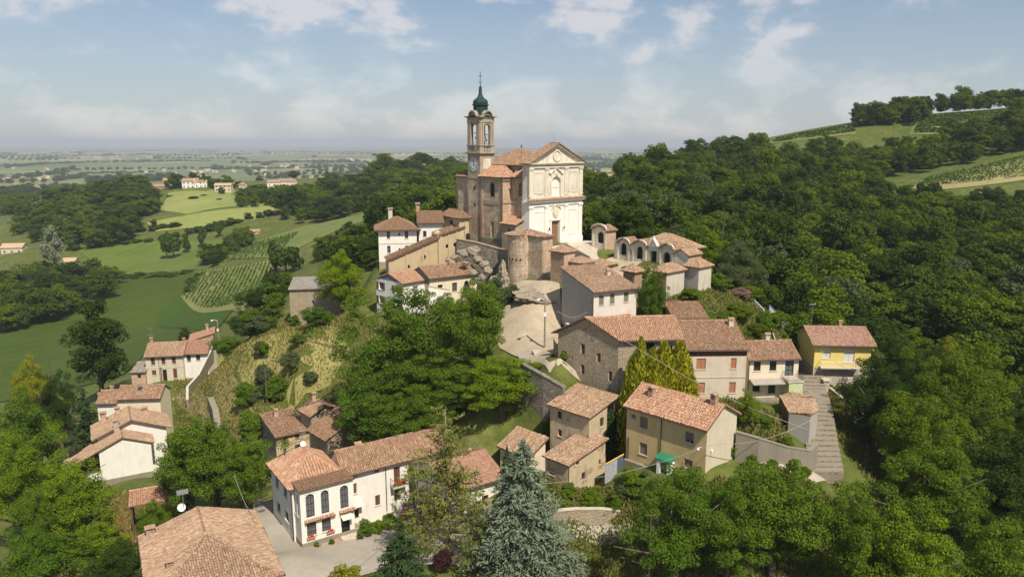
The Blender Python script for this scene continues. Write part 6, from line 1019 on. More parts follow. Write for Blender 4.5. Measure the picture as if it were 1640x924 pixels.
# rectory beside the bell tower
rc = house('rect1', 'rectory', 'white rectory with blue windows and brown hip roof left of the bell tower', 'white_plaster', 'hip', 1.8, 'tile_brown', oe=.7, tw=.23, ops=[], plinth=None, wmats={'L': 'worn_brick'}, chim=[(2.4, 5.6, .8, 1.6, 'pale_stone')])
bracket_box(rc, 'string_course', 'pale_stone', 0, -.05, 4.45, 7.1, -.003, 4.6); bracket_box(rc, 'stone_base', 'rubble_stone', -.02, -.08, -3, 7.1, -.003, 1.15)
house('rect2', 'r2', 'b', 'white_plaster', 'gx', 1.7, 'tile_brown', oe=.5, og=.2, tw=.23, chim=[(.1, 4.2, .7, 1.2, 'old_brick')]); merge('rect1', 'rect2')
house('rect3', 'r3', 'b', 'old_plaster', 'hip', 1.0, 'tile_brown', oe=.4, tw=.23); merge('rect1', 'rect3')
w1 = house('wf1', 'white_cottage', 'white cottage with dark shutters and grey gable below the rectory', 'white_plaster', 'gx', 1.2, 'tile_salmon', oe=.3, og=.15, tw=.23)
m = MB(); F_ = Face('L', HOUSES['wf1']['wR'], HOUSES['wf1']['wL']); k = HOUSES['wf1']['wL']; h = HOUSES['wf1']['h']; m.poly([F_.P(-.1, -.03, h + .02), F_.P(k + .1, -.03, h + .02), F_.P(k / 2, -.03, h + 1.2)]); m.build('slate_gable', 'shutter_grey', w1)
w2 = house('wf2', 'cream_cottage', 'long cream cottage with weathered roof at the foot of the rocks', 'cream_plaster', 'gx', 1.4, 'tile_weathered', oe=.4, og=.15, tw=.23)
m = MB(); F_ = Face('L', HOUSES['wf2']['wR'], HOUSES['wf2']['wL']); k = HOUSES['wf2']['wL']; h = HOUSES['wf2']['h']; m.poly([F_.P(-.1, -.03, h - 1.2), F_.P(k + .1, -.03, h - 1.2), F_.P(k + .1, -.03, h), F_.P(k / 2, -.03, h + 1.38), F_.P(-.1, -.03, h)]); m.build('slate_gable', 'shutter_grey', w2)

# ------------------------------------------------------------------ the hilltop church (frame: x along the facade, y back into the nave)
CH = (3.1, 139.2, CAM_Z - 19.2); CAZ = math.radians(44)
church = empty('hilltop_church', CH, CAZ); tag(church, 'hilltop brick church with tall white baroque facade and tiled roofs', 'church')
SF = Face('F', 15.0, 22.0)
def part(name, mat, parent, fn, smooth=False):
    m = MB(); fn(m); return m.build(name, mat, parent, smooth)
# facade: two tiers and a pediment
m = MB(); wall_face(m, SF, [(0, 8.7), (15, 8.7)], [(6.15, 8.45, -.0, 4.6, 'portal')], zlo=-2.5, depth=.5)
m.box(0, .01, -2.5, .02, 1.8, 8.7); m.box(14.98, .01, -2.5, 15, 1.8, 8.7); fl = m.build('facade_lower_tier', 'facade_stucco_white', church)
fitting(church, SF, (6.15, 8.45, 0.0, 4.6, 'portal'), None, None, .45)
UF = Face('F', 15.0, 22.0); m = MB(); wall_face(m, UF, [(0.15, 15.6), (14.85, 15.6)], [(6.1, 8.6, 9.3, 13.0, 'niche')], zlo=8.7, depth=.35); m.box(0.15, .01, 8.7, .17, 1.8, 15.6); m.build('facade_upper_tier', 'facade_stucco_aged', church)
w = MB(); p, _ = outline('arch', 6.1, 8.6, 9.3, 13.0); w.poly([(a, .3, z) for a, z in p]); bl = w.build('blind_window', 'facade_stucco_white', church); bracket_box(bl, 'transom', 'facade_trim', 6.1, .24, 10.9, 8.6, .30, 11.0)
PX = [(0.0, 1.0), (4.25, 5.05), (9.75, 10.6), (14.0, 15.0)]
for x0, x1 in PX:
    for (za, zb, mt) in ((1.0, 7.6, 'facade_stucco_white'), (9.4, 14.7, 'facade_trim')):
        m = MB(); m.box(x0, -.16, za, x1, -.002, zb); m.box(x0 - .08, -.24, za, x1 + .08, -.002, za + .28); m.box(x0 - .06, -.22, zb - .5, x1 + .06, -.002, zb - .38); m.box(x0 - .12, -.30, zb - .26, x1 + .12, -.002, zb - .02)
        m.build('pilaster', mt, church)
for x0, x1 in ((1.35, 3.9), (11.0, 13.65)):
    for (za, zb, mt) in ((1.6, 6.6, 'facade_stucco_white'), (10.0, 13.9, 'facade_trim')):
        m = MB()
        for (a, b, c, d) in ((x0, x0 + .14, za, zb), (x1 - .14, x1, za, zb), (x0 + .14, x1 - .14, zb - .14, zb), (x0 + .14, x1 - .14, za, za + .14)): m.box(a, -.07, c, b, -.002, d)
        if za > 9:
            n = 8
            for i in range(n): q0, q1 = math.pi * i / n, math.pi * (i + 1) / n; cx = (x0 + x1) / 2; m.slab([(cx + .7 * math.cos(q0), -.09, 9.55 + .45 * math.sin(q0)), (cx + .7 * math.cos(q1), -.09, 9.55 + .45 * math.sin(q1)), (cx + .52 * math.cos(q1), -.09, 9.55 + .3 * math.sin(q1)), (cx + .52 * math.cos(q0), -.09, 9.55 + .3 * math.sin(q0))], (0, .088, 0))
        m.build('panel_frame', mt, church)
part('plinth', 'facade_stucco_white', church, lambda m: (m.box(-.12, -.3, -2.5, 6.0, -.003, 1.0), m.box(8.6, -.3, -2.5, 15.12, -.003, 1.0)))
part('lower_cornice', 'facade_stucco_white', church, lambda m: (m.box(-.1, -.2, 7.6, 15.1, -.004, 7.85), m.box(-.25, -.4, 8.2, 15.25, -.004, 8.42), m.box(-.5, -.65, 8.42, 15.5, 1.2, 8.66)))
V, Fq = tile_plane([[(-.6, -.8, 8.68), (15.6, -.8, 8.68), (15.6, -.02, 9.0), (-.6, -.02, 9.0)]], .26, .42); o = np_mesh('cornice_tiles', V, Fq, 'tile_weathered', church); o['kind'] = 'stuff'
part('cornice_roof', 'roof_deck', church, lambda m: m.slab([(-.6, -.8, 8.68), (15.6, -.8, 8.68), (15.6, -.02, 9.0), (-.6, -.02, 9.0)], (0, 0, -.015)))
bracket_box(church, 'attic_base', 'facade_trim', .1, -.2, 9.02, 5.9, -.003, 9.38); bracket_box(church, 'attic_base', 'facade_trim', 8.8, -.2, 9.02, 14.9, -.003, 9.38)
part('upper_cornice', 'facade_trim', church, lambda m: (m.box(-.05, -.25, 14.7, 15.05, -.004, 14.95), m.box(-.2, -.45, 15.2, 15.2, -.004, 15.45), m.box(-.4, -.62, 15.45, 15.4, .8, 15.66)))
part('pediment', 'facade_stucco_aged', church, lambda m: m.slab([(0, .02, 15.66), (15, .02, 15.66), (7.5, .02, 18.9)], (0, .5, 0)))
def rake(m):
    for s in (0, 1):
        f = (lambda x: x) if s == 0 else (lambda x: 15 - x)
        m.slab([(f(-.4), -.5, 15.67), (f(7.5), -.5, 19.15), (f(7.5), -.5, 18.72), (f(.65), -.5, 15.67)], (0, .52, 0)); m.slab([(f(1.3), -.2, 15.9), (f(7.5), -.2, 18.62), (f(7.5), -.2, 18.45), (f(1.7), -.2, 15.9)], (0, .2, 0))
part('raking_cornice', 'facade_trim', church, rake)
def ring(m, c, r0, r1, y0, y1, n=20):
    for i in range(n):
        a, b = 2 * math.pi * i / n, 2 * math.pi * (i + 1) / n
        m.slab([(c[0] + r * math.cos(q), y0, c[1] + r * math.sin(q)) for r, q in ((r0, a), (r1, a), (r1, b), (r0, b))], (0, y1 - y0, 0))
part('medallion', 'facade_trim', church, lambda m: (ring(m, (7.5, 16.95), .85, 1.1, -.2, .0), m.poly([(7.5 + .85 * math.cos(2 * math.pi * i / 20), -.05, 16.95 + .85 * math.sin(2 * math.pi * i / 20)) for i in range(20)])))
def surround(m):
    n = 14; cx, zc = 7.35, 11.75
    for i in range(n):
        a, b = math.pi * i / n, math.pi * (i + 1) / n
        m.slab([(cx + 1.28 * math.cos(a), -.15, zc + 1.28 * math.sin(a)), (cx + 1.6 * math.cos(a), -.15, zc + 1.6 * math.sin(a)), (cx + 1.6 * math.cos(b), -.15, zc + 1.6 * math.sin(b)), (cx + 1.28 * math.cos(b), -.15, zc + 1.28 * math.sin(b))], (0, .148, 0))
    m.box(5.75, -.15, 9.2, 6.07, -.002, 11.75); m.box(8.63, -.15, 9.2, 8.95, -.002, 11.75)
    top = [(-2.0, 13.6), (-1.5, 13.5), (-1.0, 14.0), (-.5, 14.15), (0, 14.75), (.5, 14.15), (1.0, 14.0), (1.5, 13.5), (2.0, 13.6)]
    for (a, z), (b, y) in zip(top, top[1:]): m.slab([(cx + a, -.28, z), (cx + b, -.28, y), (cx + b, -.28, y + .22), (cx + a, -.28, z + .22)], (0, .27, 0))
    m.lathe([(.02, 13.25), (.32, 13.3), (.36, 13.7), (.02, 13.95)], 8, (cx, -.05))
part('window_surround', 'facade_trim', church, surround)
def crest(m):
    cx = 7.3; sh = [(-.75, 6.9), (-.85, 6.1), (-.5, 5.4), (0, 5.15), (.5, 5.4), (.85, 6.1), (.75, 6.9), (.35, 7.2), (-.35, 7.2)]
    m.slab([(cx + a, -.22, z) for a, z in sh], (0, .218, 0)); m.slab([(cx + a * .7, -.3, 6.2 + (z - 6.2) * .7) for a, z in sh], (0, .08, 0))
    top = [(-1.35, 6.7), (-1.1, 7.15), (-.5, 7.3), (0, 7.62), (.5, 7.3), (1.1, 7.15), (1.35, 6.7)]
    for (a, z), (b, y) in zip(top, top[1:]): m.slab([(cx + a, -.24, z), (cx + b, -.24, y), (cx + b, -.24, y + .16), (cx + a, -.24, z + .16)], (0, .236, 0))
part('crest', 'facade_trim', church, crest)
part('door_frame', 'facade_stucco_white', church, lambda m: (m.box(5.75, -.18, 0, 6.12, -.003, 4.65), m.box(8.48, -.18, 0, 8.85, -.003, 4.65), m.box(5.65, -.24, 4.66, 8.95, -.003, 5.0)))
for x in (5.2, 9.4): part('door_lamp', 'dark_metal', church, lambda m: (m.tube([(x, -.02, 3.1), (x, -.4, 3.15)], .03, 4), m.lathe([(.02, 3.45), (.14, 3.3), (.1, 2.9), (.03, 2.85)], 6, (x, -.42))))
RF = roof_object(church, [[(-.55, 2.0, 15.55), (-.55, -.75, 15.55), (7.5, -.75, 19.25), (7.5, 2.0, 19.25)], [(15.55, -.75, 15.55), (15.55, 2.0, 15.55), (7.5, 2.0, 19.25), (7.5, -.75, 19.25)]], 'tile_weathered', [((7.5, -.7, 19.3), (7.5, 2.0, 19.3))], name='facade_roof', seed=31)
part('lightning_rod', 'zinc', church, lambda m: m.tube([(7.3, .6, 19.2), (7.3, .6, 21.2)], .035, 5))
# nave, transept, crossing
def nave(m):
    N_ = Face('L', 15, 5.7)
    class Off:
        w = 4.6
        def P(s, a, d, z): return (1.0 + d, 1.1 + a, z)
    wall_face(m, Off(), [(0, 13.0), (4.6, 13.0)], [(1.3, 2.6, 9.4, 12.0, 'niche')], zlo=-3, depth=.6)
    m.poly([(1.6, 2.4, 9.4), (1.6, 3.7, 9.4), (1.6, 3.7, 12), (1.6, 2.4, 12)]); m.box(1.02, 5.69, -3, 14, 22, 13.0); m.box(13.5, 1.5, -3, 14, 5.69, 13); m.box(1.1, 1.5, 12.5, 13.5, 5.69, 13.0)
part('nave_wall', 'worn_brick', church, nave)
part('slit_window', 'interior_dark', church, lambda m: m.box(1.5, 2.55, 9.6, 1.58, 3.2, 11.4))
def tr(m):
    class O2:
        w = 6.3
        def P(s, a, d, z): return (-1.2 + d, 5.7 + a, z)
    wall_face(m, O2(), [(0, 13.0), (6.3, 13.0)], [(2.3, 3.65, 9.1, 11.9, 'archglass'), (2.5, 3.5, 1.3, 4.4, 'niche')], zlo=-3, depth=.4)
part('transept_wall', 'worn_brick', church, tr)
class O2:
    w = 6.3
    def P(s, a, d, z): return (-1.2 + d, 5.7 + a, z)
fitting(church, O2(), (2.3, 3.65, 9.1, 11.9, 'archglass'), None, None, .38); part('niche_back', 'portico_plaster', church, lambda m: m.quad((-.82, 8.2, 1.3), (-.82, 9.2, 1.3), (-.82, 9.2, 4.4), (-.82, 8.2, 4.4)))
part('transept_end', 'orange_brick', church, lambda m: m.box(-1.19, 5.7, -3, 1.02, 6.0, 12.99))
part('corner_pilaster', 'orange_brick', church, lambda m: (m.box(-1.32, 5.62, -3, -1.2, 6.5, 12.6), m.box(-1.32, 11.3, -3, -1.2, 12.0, 12.6)))
for bx_ in ((-1.3, 6.5, 7.7, -1.2, 11.3, 8.5), (-1.45, 5.5, 12.3, -1.2, 12.0, 12.98), (-1.45, 5.45, 12.3, .9, 5.7, 12.98), (.85, 1.1, 12.3, 1.0, 5.45, 12.98), (-1.3, 5.55, 8.0, 1.0, 5.7, 8.4), (.88, 1.1, 8.0, 1.0, 5.55, 8.4)): bracket_box(church, 'string_course', 'tower_plaster', *bx_)
part('wall_base', 'concrete', church, lambda m: (m.box(-1.4, 5.55, -3, -1.2, 12.0, 1.2), m.box(-1.4, 5.5, -3, 1.0, 5.55, 1.2)))
for y in (5.75, 11.95): part('downpipe', 'gutter_brown', church, lambda m: m.tube([(-1.42, y, .3), (-1.42, y, 12.9)], .07, 6))
sr = roof_object(church, [[(-1.75, 12.4, 12.95), (-1.75, 5.2, 12.95), (2.0, 8.2, 15.2), (2.0, 12.4, 15.2)], [(-1.75, 5.2, 12.95), (2.0, 5.2, 12.95), (2.0, 8.2, 15.2)], [(.45, 5.3, 12.97), (.45, 1.2, 12.97), (2.6, 1.2, 14.6), (2.6, 5.3, 14.6)]], 'tile_salmon', [((-1.7, 5.25, 13.0), (2.0, 8.2, 15.2))], name='side_roof', seed=41)
part('crossing_wall', 'tower_plaster', church, lambda m: (m.box(2.4, 4.4, 12.5, 12.6, 14.6, 15.5), m.box(2.2, 4.2, 15.2, 12.8, 14.8, 15.45)))
pl, rd, _ = roof_planes('hip', 10.2, 10.2, 15.55, 2.75, .75); sh = lambda p: (p[0] + 2.4, p[1] + 4.4, p[2])
roof_object(church, [[sh(p) for p in q] for q in pl], 'tile_weathered', [(sh(a), sh(b)) for a, b in rd], name='crossing_roof', seed=43)
part('roof_finial', 'rusty_iron', church, lambda m: m.lathe([(.2, 18.2), (.12, 18.5), (.16, 18.65), (.02, 19.1)], 8, (7.5, 9.5)))
pl, rd, _ = roof_planes('hip', 15.2, 4.8, 13.0, 1.6, .4); sh = lambda p: (p[0] - .8, p[1] + 14.8, p[2]); roof_object(church, [[sh(p) for p in q] for q in pl], 'tile_brown', [], name='choir_roof', seed=44)
part('choir_wall', 'worn_brick', church, lambda m: m.box(-.7, 15.7, -5, 14.3, 19.4, 12.98))
# sacristy lean-to in the corner
part('annex_wall', 'tower_plaster', church, lambda m: m.slab([(-1.9, 1.6, -3), (-1.9, 5.3, -3), (-1.9, 5.3, 4.4), (-1.9, 1.6, 4.4)], (2.88, 0, 0)))
part('annex_window', 'glass_dark', church, lambda m: m.box(-1.95, 2.9, 2.3, -1.903, 3.5, 3.5))
roof_object(church, [[(-2.2, 5.6, 4.35), (-2.2, 1.2, 4.35), (1.0, 1.2, 5.6), (1.0, 5.6, 5.6)]], 'tile_salmon', name='annex_roof', seed=45)
# ------------------------------------------------------------------ bell tower
TWR = 3.7; c44, s44 = math.cos(CAZ), math.sin(CAZ)
tower = empty('bell_tower', (CH[0] - 1.25 * c44 - 12.05 * s44, CH[1] - 1.25 * s44 + 12.05 * c44, CH[2]), CAZ); tag(tower, 'slender bell tower with clock, open belfry and green copper spire', 'bell tower')
w = TWR; m = MB()
for f in 'FLBR':
    F = Face(f, w, w); wall_face(m, F, [(0, 12.6), (w, 12.6)], [(1.5, 2.1, 10.2, 11.0, 'vent'), (1.5, 2.1, 6.8, 7.7, 'vent')] if f == 'L' else [], zlo=-4)
    if f == 'L':
        for z0, z1 in ((10.2, 11.0), (6.8, 7.7)): fitting(tower, F, (1.5, 2.1, z0, z1, 'vent'), None, None)
m.build('shaft', 'worn_brick', tower)
part('clock_stage', 'tower_plaster', tower, lambda m: m.box(.02, .02, 12.6, w - .02, w - .02, 17.3))
def cornice(m, z0, z1, o): m.box(-o, -o, z0, w + o, w + o, z1)
part('cornice', 'tower_plaster', tower, lambda m: (cornice(m, 12.5, 12.7, .1), cornice(m, 17.1, 17.3, .16), cornice(m, 17.3, 17.5, .42)))
part('parapet', 'tower_plaster', tower, lambda m: (cornice(m, 17.5, 17.62, .12), m.box(-.02, -.02, 17.62, .95, .95, 18.75), m.box(w - .95, -.02, 17.62, w + .02, .95, 18.75), m.box(-.02, w - .95, 17.62, .95, w + .02, 18.75), m.box(w - .95, w - .95, 17.62, w + .02, w + .02, 18.75), cornice(m, 18.75, 18.95, .18)))
def bal(m):
    for k in range(5):
        a = 1.1 + k * (w - 2.2) / 4; pr = [(.05, 17.62), (.1, 17.9), (.05, 18.3), (.09, 18.75)]
        for c in ((a, .12), (a, w - .12), (.12, a), (w - .12, a)): m.lathe(pr, 6, c)
part('balustrade', 'pale_stone', tower, bal)
def belfry(m):
    for f in 'FLBR':
        F = Face(f, w, w); wall_face(m, F, [(0, 24.0), (w, 24.0)], [(1.05, 2.65, 18.95, 22.9, 'archdark')], zlo=18.9, depth=.55)
        class In:
            def __init__(s, F): s.F = F; s.w = F.w - 1.1
            def P(s, a, d, z): return s.F.P(a + .55, .55 + d, z)
        wall_face(m, In(F), [(0, 24.0), (w - 1.1, 24.0)], [(.5, 2.1, 18.95, 22.9, 'archdark')], zlo=18.95, depth=.01)
    m.box(.3, .3, 23.7, w - .3, w - .3, 24.0)
part('belfry', 'tower_plaster', tower, belfry)
def pil(m):
    for a in (0.12, .62, w - 1.02, w - .52):
        for f in 'FLBR': F = Face(f, w, w); fbox(m, F, a, a + .4, -.1, -.003, 18.96, 23.2)
    for f in 'FLBR': F = Face(f, w, w); fbox(m, F, -.05, w + .05, -.14, -.003, 23.2, 23.4)
part('belfry_pilasters', 'tower_plaster', tower, pil)
def top(m):
    cornice(m, 24.0, 24.15, .15)
    for f in 'FLBR':
        F = Face(f, w, w); pts = [(-.5, 24.15), (.5, 24.2), (.85, 24.35)] + [(w / 2 + 1.05 * math.cos(math.pi * (1 - k / 8)), 24.3 + .95 * math.sin(math.pi * k / 8)) for k in range(9)] + [(w - .85, 24.35), (w - .5, 24.2), (w + .5, 24.15)]
        for (a, z), (b, y) in zip(pts, pts[1:]):
            if b - a > 1e-4: m.add([F.P(a, -.42, z), F.P(b, -.42, y), F.P(b, -.42, y + .22), F.P(a, -.42, z + .22), F.P(a, .4, z), F.P(b, .4, y), F.P(b, .4, y + .22), F.P(a, .4, z + .22)], [(0, 1, 2, 3), (3, 2, 6, 7), (0, 4, 5, 1), (4, 7, 6, 5), (0, 3, 7, 4), (1, 5, 6, 2)])
        m.poly([F.P(w / 2 + 1.05 * math.cos(math.pi * k / 8), -.02, 24.15 + 1.1 * math.sin(math.pi * k / 8)) for k in range(9)])
part('curved_cornice', 'tower_plaster', tower, top)
part('tower_roof', 'verdigris', tower, lambda m: (m.box(-.2, -.2, 24.15, w + .2, w + .2, 24.3), m.lathe([(2.3, 24.3), (1.75, 24.75), (1.4, 25.0)], 8, (w / 2, w / 2), 0, math.pi / 8)))
cx = w / 2
lan = part('lantern', 'verdigris', tower, lambda m: (m.lathe([(1.6, 24.9), (1.6, 25.1), (1.42, 25.15), (1.42, 26.35), (1.68, 26.45), (1.68, 26.6), (1.45, 26.65)], 8, (cx, cx), 0, math.pi / 8),
     m.lathe([(1.45, 26.65), (1.5, 27.0), (1.38, 27.35), (1.3, 27.4), (1.25, 27.5), (.85, 27.75), (.55, 28.1), (.40, 28.5), (.34, 28.6), (.28, 29.7), (.34, 29.8), (.1, 30.0), (.16, 30.1), (.0, 30.25)], 12, (cx, cx))))
for k in range(8):
    q = math.pi / 4 * k
    m = MB(); t0 = Vector((-math.sin(q), math.cos(q), 0)); c0 = Vector((cx + 1.32 * math.cos(q), cx + 1.32 * math.sin(q), 0)); poly, _ = outline('arch', -.26, .26, 25.3, 26.2)
    m.slab([c0 + t0 * a + Vector((0, 0, z)) for a, z in poly], (math.cos(q) * .01, math.sin(q) * .01, 0)); m.build('lantern_opening', 'interior_dark', lan)
def crs(m):
    z = 30.2; m.tube([(cx, cx, z - .3), (cx, cx, z + 2.6)], .05, 5); m.tube([(cx - .62 * c44, cx + .62 * s44 * 0 - .0, z + 1.75), (cx + .62 * c44, cx, z + 1.75)], .05, 5)
    for s in (-1, 1): m.tube([(cx, cx, z + .35), (cx + s * .3, cx, z + .6), (cx + s * .36, cx, z + .95)], .03, 4); m.lathe([(0, 0), (.1, .1), (0, .2)], 6, (cx + s * .6 * c44, cx)) if False else None
    m.lathe([(0, z + 1.6), (.16, z + 1.75), (0, z + 1.9)], 8, (cx, cx)); m.lathe([(0, z + .2), (.16, z + .35), (0, z + .5)], 8, (cx, cx))
part('cross', 'dark_metal', tower, crs)
# clock on the left face, blank dial on the right
cf = MB(); F = Face('L', w, w); r = 1.35; cz = 15.2
cf.poly([F.P(w / 2 + r * math.cos(2 * math.pi * i / 28), -.06, cz + r * math.sin(2 * math.pi * i / 28)) for i in range(28)]); clk = cf.build('clock', 'clock_face', tower)
def ringF(m, r0, r1, d0):
    for i in range(28):
        a, b = 2 * math.pi * i / 28, 2 * math.pi * (i + 1) / 28
        q = [F.P(w / 2 + rr * math.cos(x), d0, cz + rr * math.sin(x)) for rr, x in ((r0, a), (r1, a), (r1, b), (r0, b))]; m.add(q, [(0, 1, 2, 3)])
m = MB(); ringF(m, 1.3, 1.42, -.075); m.build('clock_rim', 'tower_plaster', clk)
NUM = ['XII', 'I', 'II', 'III', 'IIII', 'V', 'VI', 'VII', 'VIII', 'IX', 'X', 'XI']
for k in range(12):
    q = 2 * math.pi * k / 12; m = MB(); txt = NUM[k]; n = len(txt); up = (math.sin(q), math.cos(q)); rt = (math.cos(q), -math.sin(q))
    def pt(x, y): return F.P(w / 2 - (up[0] * (.98 + y) + rt[0] * x), -.07, cz + up[1] * (.98 + y) + rt[1] * x)
    def bar(x0, y0, x1, y1, t=.028): 
        dx, dy = x1 - x0, y1 - y0; L_ = math.hypot(dx, dy); nx, ny = -dy / L_ * t, dx / L_ * t; m.quad(pt(x0 + nx, y0 + ny), pt(x1 + nx, y1 + ny), pt(x1 - nx, y1 - ny), pt(x0 - nx, y0 - ny))
    for i, chh in enumerate(txt):
        x = (i - (n - 1) / 2) * .13
        if chh == 'I': bar(x, -.2, x, .2)
        elif chh == 'V': bar(x - .05, .2, x, -.2); bar(x + .05, .2, x, -.2)
        else: bar(x - .05, .2, x + .05, -.2); bar(x + .05, .2, x - .05, -.2)
    m.build('numeral', 'ink', clk)
for q, ln, t in ((math.radians(125), .75, .07), (math.radians(-5), 1.1, .05)):
    m = MB(); up = (math.sin(q), math.cos(q)); rt = (math.cos(q), -math.sin(q))
    m.poly([F.P(w / 2 - (up[0] * y + rt[0] * x), -.09, cz + up[1] * y + rt[1] * x) for x, y in ((-t, -.2), (t, -.2), (t * 1.2, ln * .6), (0, ln), (-t * 1.2, ln * .6))]); m.build('clock_hand', 'ink', clk)
F2_ = Face('F', w, w); m = MB(); fbox(m, F2_, .75, 2.75, -.05, -.003, 14.3, 16.3); m.build('blank_dial', 'facade_stucco_aged', tower)
# bells: each hangs in the belfry
def bell(m, c, z, s): m.lathe([(.02, z), (.18 * s, z - .02), (.24 * s, z - .2 * s), (.3 * s, z - .5 * s), (.45 * s, z - .75 * s), (.5 * s, z - .85 * s), (.42 * s, z - .85 * s)], 12, c)
for nm, (c, z, s) in (('a', ((1.2, 1.2), 21.6, 1.1)), ('b', ((2.5, 1.5), 20.7, 1.2)), ('c', ((1.5, 2.5), 21.0, 1.0))): 
    m = MB(); bell(m, c, z, s); bo = m.build('bell', 'bronze', tower, True); m = MB(); m.box(c[0] - .3, c[1] - .08, z - .02, c[0] + .3, c[1] + .08, z + .3); m.tube([(c[0] - .9, c[1], z + .2), (c[0] + .9, c[1], z + .2)], .06, 5); m.build('bell_yoke', 'rusty_iron', bo)
# ------------------------------------------------------------------ round-ended brick bastion chapel and the little chapels
d = HOUSES['bast']; bs = empty('bastion_chapel', (d['x'], d['y'], d['zb']), CAZ); tag(bs, 'tall round-ended brick chapel like a bastion before the church facade', 'chapel')
wr, l1 = d['wR'], d['wL']; arc = [(.7 + 2.55 * math.cos(math.radians(a)), l1 + 2.1 + 2.55 * math.sin(math.radians(a))) for a in range(235, 60, -17)]
plan = [(wr, 0), (0, 0), (0, l1)] + arc + [(wr + .6, l1 + 3.6)]; h = d['h']
part('wall', 'worn_brick', bs, lambda m: m.prism(plan[::-1], -3, h))
part('panel', 'orange_brick', bs, lambda m: (m.box(.25, -.05, 1.7, wr - .25, -.003, h - 1.1),))
part('cornice', 'orange_brick', bs, lambda m: m.prism([(p[0] * 1.06 - .08, (p[1] - 2.5) * 1.05 + 2.45) for p in plan][::-1], h - .35, h - .01))
ap = Vector((wr * .45, l1 + 1.0, h + .95)); ov = [((p[0] - 1.2) * 1.13 + 1.2, (p[1] - 2.8) * 1.12 + 2.8, h + .02) for p in plan]
roof_object(bs, [[ov[i], ov[(i + 1) % len(ov)], ap] for i in range(len(ov))], 'tile_pale', [(ov[1], ap), (ov[2], ap)], name='roof', seed=51)
for i in range(4):
    q = arc[1 + i]; part('putlog_hole', 'interior_dark', bs, lambda m: m.box(q[0] - .12, q[1] - .12, 3.0, q[0] + .06, q[1] + .06, 3.25))
c1 = house('ch1', 'arched_chapel', 'small arched chapel with brick side at the right edge of the church terrace', 'facade_stucco_aged', 'gx', .75, 'tile_weathered', oe=.3, og=.25, gutter=False, cat='chapel', wmats={'F': 'orange_brick'}, chim=())
hh = HOUSES['ch1']['h']; l = HOUSES['ch1']['wL']; F_ = Face('L', 2.5, l)
def arcg(m, a0, a1, z, ri, F_, t=.2, d0=-.28, d1=-.003):
    n = 10; c = (a0 + a1) / 2; r = (a1 - a0) / 2; P_ = [(c - r * math.cos(math.pi * k / n), z + ri * math.sin(math.pi * k / n)) for k in range(n + 1)]
    for (a, za), (b, zb) in zip(P_, P_[1:]): m.add([F_.P(a, d0, za), F_.P(b, d0, zb), F_.P(b, d0, zb + t), F_.P(a, d0, za + t), F_.P(a, d1, za), F_.P(b, d1, zb), F_.P(b, d1, zb + t), F_.P(a, d1, za + t)], [(0, 1, 2, 3), (3, 2, 6, 7), (0, 4, 5, 1)])
    m.poly([F_.P(a, -.05, za) for a, za in P_])
part('curved_gable', 'facade_stucco_aged', c1, lambda m: arcg(m, -.1, l + .1, hh, .95, F_)); part('pilasters', 'facade_stucco_aged', c1, lambda m: (fbox(m, F_, .02, .4, -.12, -.003, -1, hh - .05), fbox(m, F_, l - .4, l - .02, -.12, -.003, -1, hh - .05)))
d = HOUSES['chm']; cm = empty('chapel_row', (d['x'], d['y'], d['zb']), math.radians(d['az'])); tag(cm, 'wide chapel building with three arched bays and ogee portal below the church', 'chapel'); HOUSE_ROOT['chm'] = cm
L_ = d['wL']; FL = Face('L', 10, L_ + .2); tops = 3.1; m = MB()
bays = [(.15, 3.2), (6.1, 9.4), (10.0, 13.0)]; ops = [(.95, 2.35, .5, 2.6, 'archdark'), (3.85, 5.25, -.2, 2.5, 'opening'), (7.0, 8.4, .7, 3.0, 'archdark'), (10.8, 12.2, 1.0, 3.2, 'archdark'), (9.45, 9.8, 1.2, 2.2, 'vent')]
wall_face(m, FL, [(0, 3.35), (L_ + .2, 3.6)], ops, zlo=-4, depth=.45); m.box(.01, .0, -4, 2.6, .02, 2.9); m.box(.01, L_, -4, 4, L_ + .18, 3.0); m.build('wall', 'facade_stucco_aged', cm)
for o_ in ops: fitting(cm, FL, o_, None, None, .4)
part('brick_side', 'orange_brick', cm, lambda m: (m.box(.3, -.06, -4, 2.6, -.002, 2.75), m.box(2.6, 1.0, -4, 9, 1.2, 2.75), m.box(8.8, 1.2, -4, 9, 11, 2.75)))
for a0, a1 in bays:
    part('curved_gable', 'facade_stucco_aged', cm, lambda m: (arcg(m, a0, a1, 3.3, .75, FL), fbox(m, FL, a0, a0 + .35, -.15, -.003, -2, 3.25), fbox(m, FL, a1 - .35, a1, -.15, -.003, -2, 3.25)))
    c = (a0 + a1) / 2; roof_object(cm, [[(2.9, a0 - .2, 3.15), (-.35, a0 - .2, 3.15), (-.35, c, 4.15), (2.9, c, 4.15)], [(-.35, a1 + .2, 3.15), (2.9, a1 + .2, 3.15), (2.9, c, 4.15), (-.35, c, 4.15)]], 'tile_weathered', [((-.35, c, 4.2), (2.9, c, 4.2))], name='bay_roof', seed=int(a0 * 7))
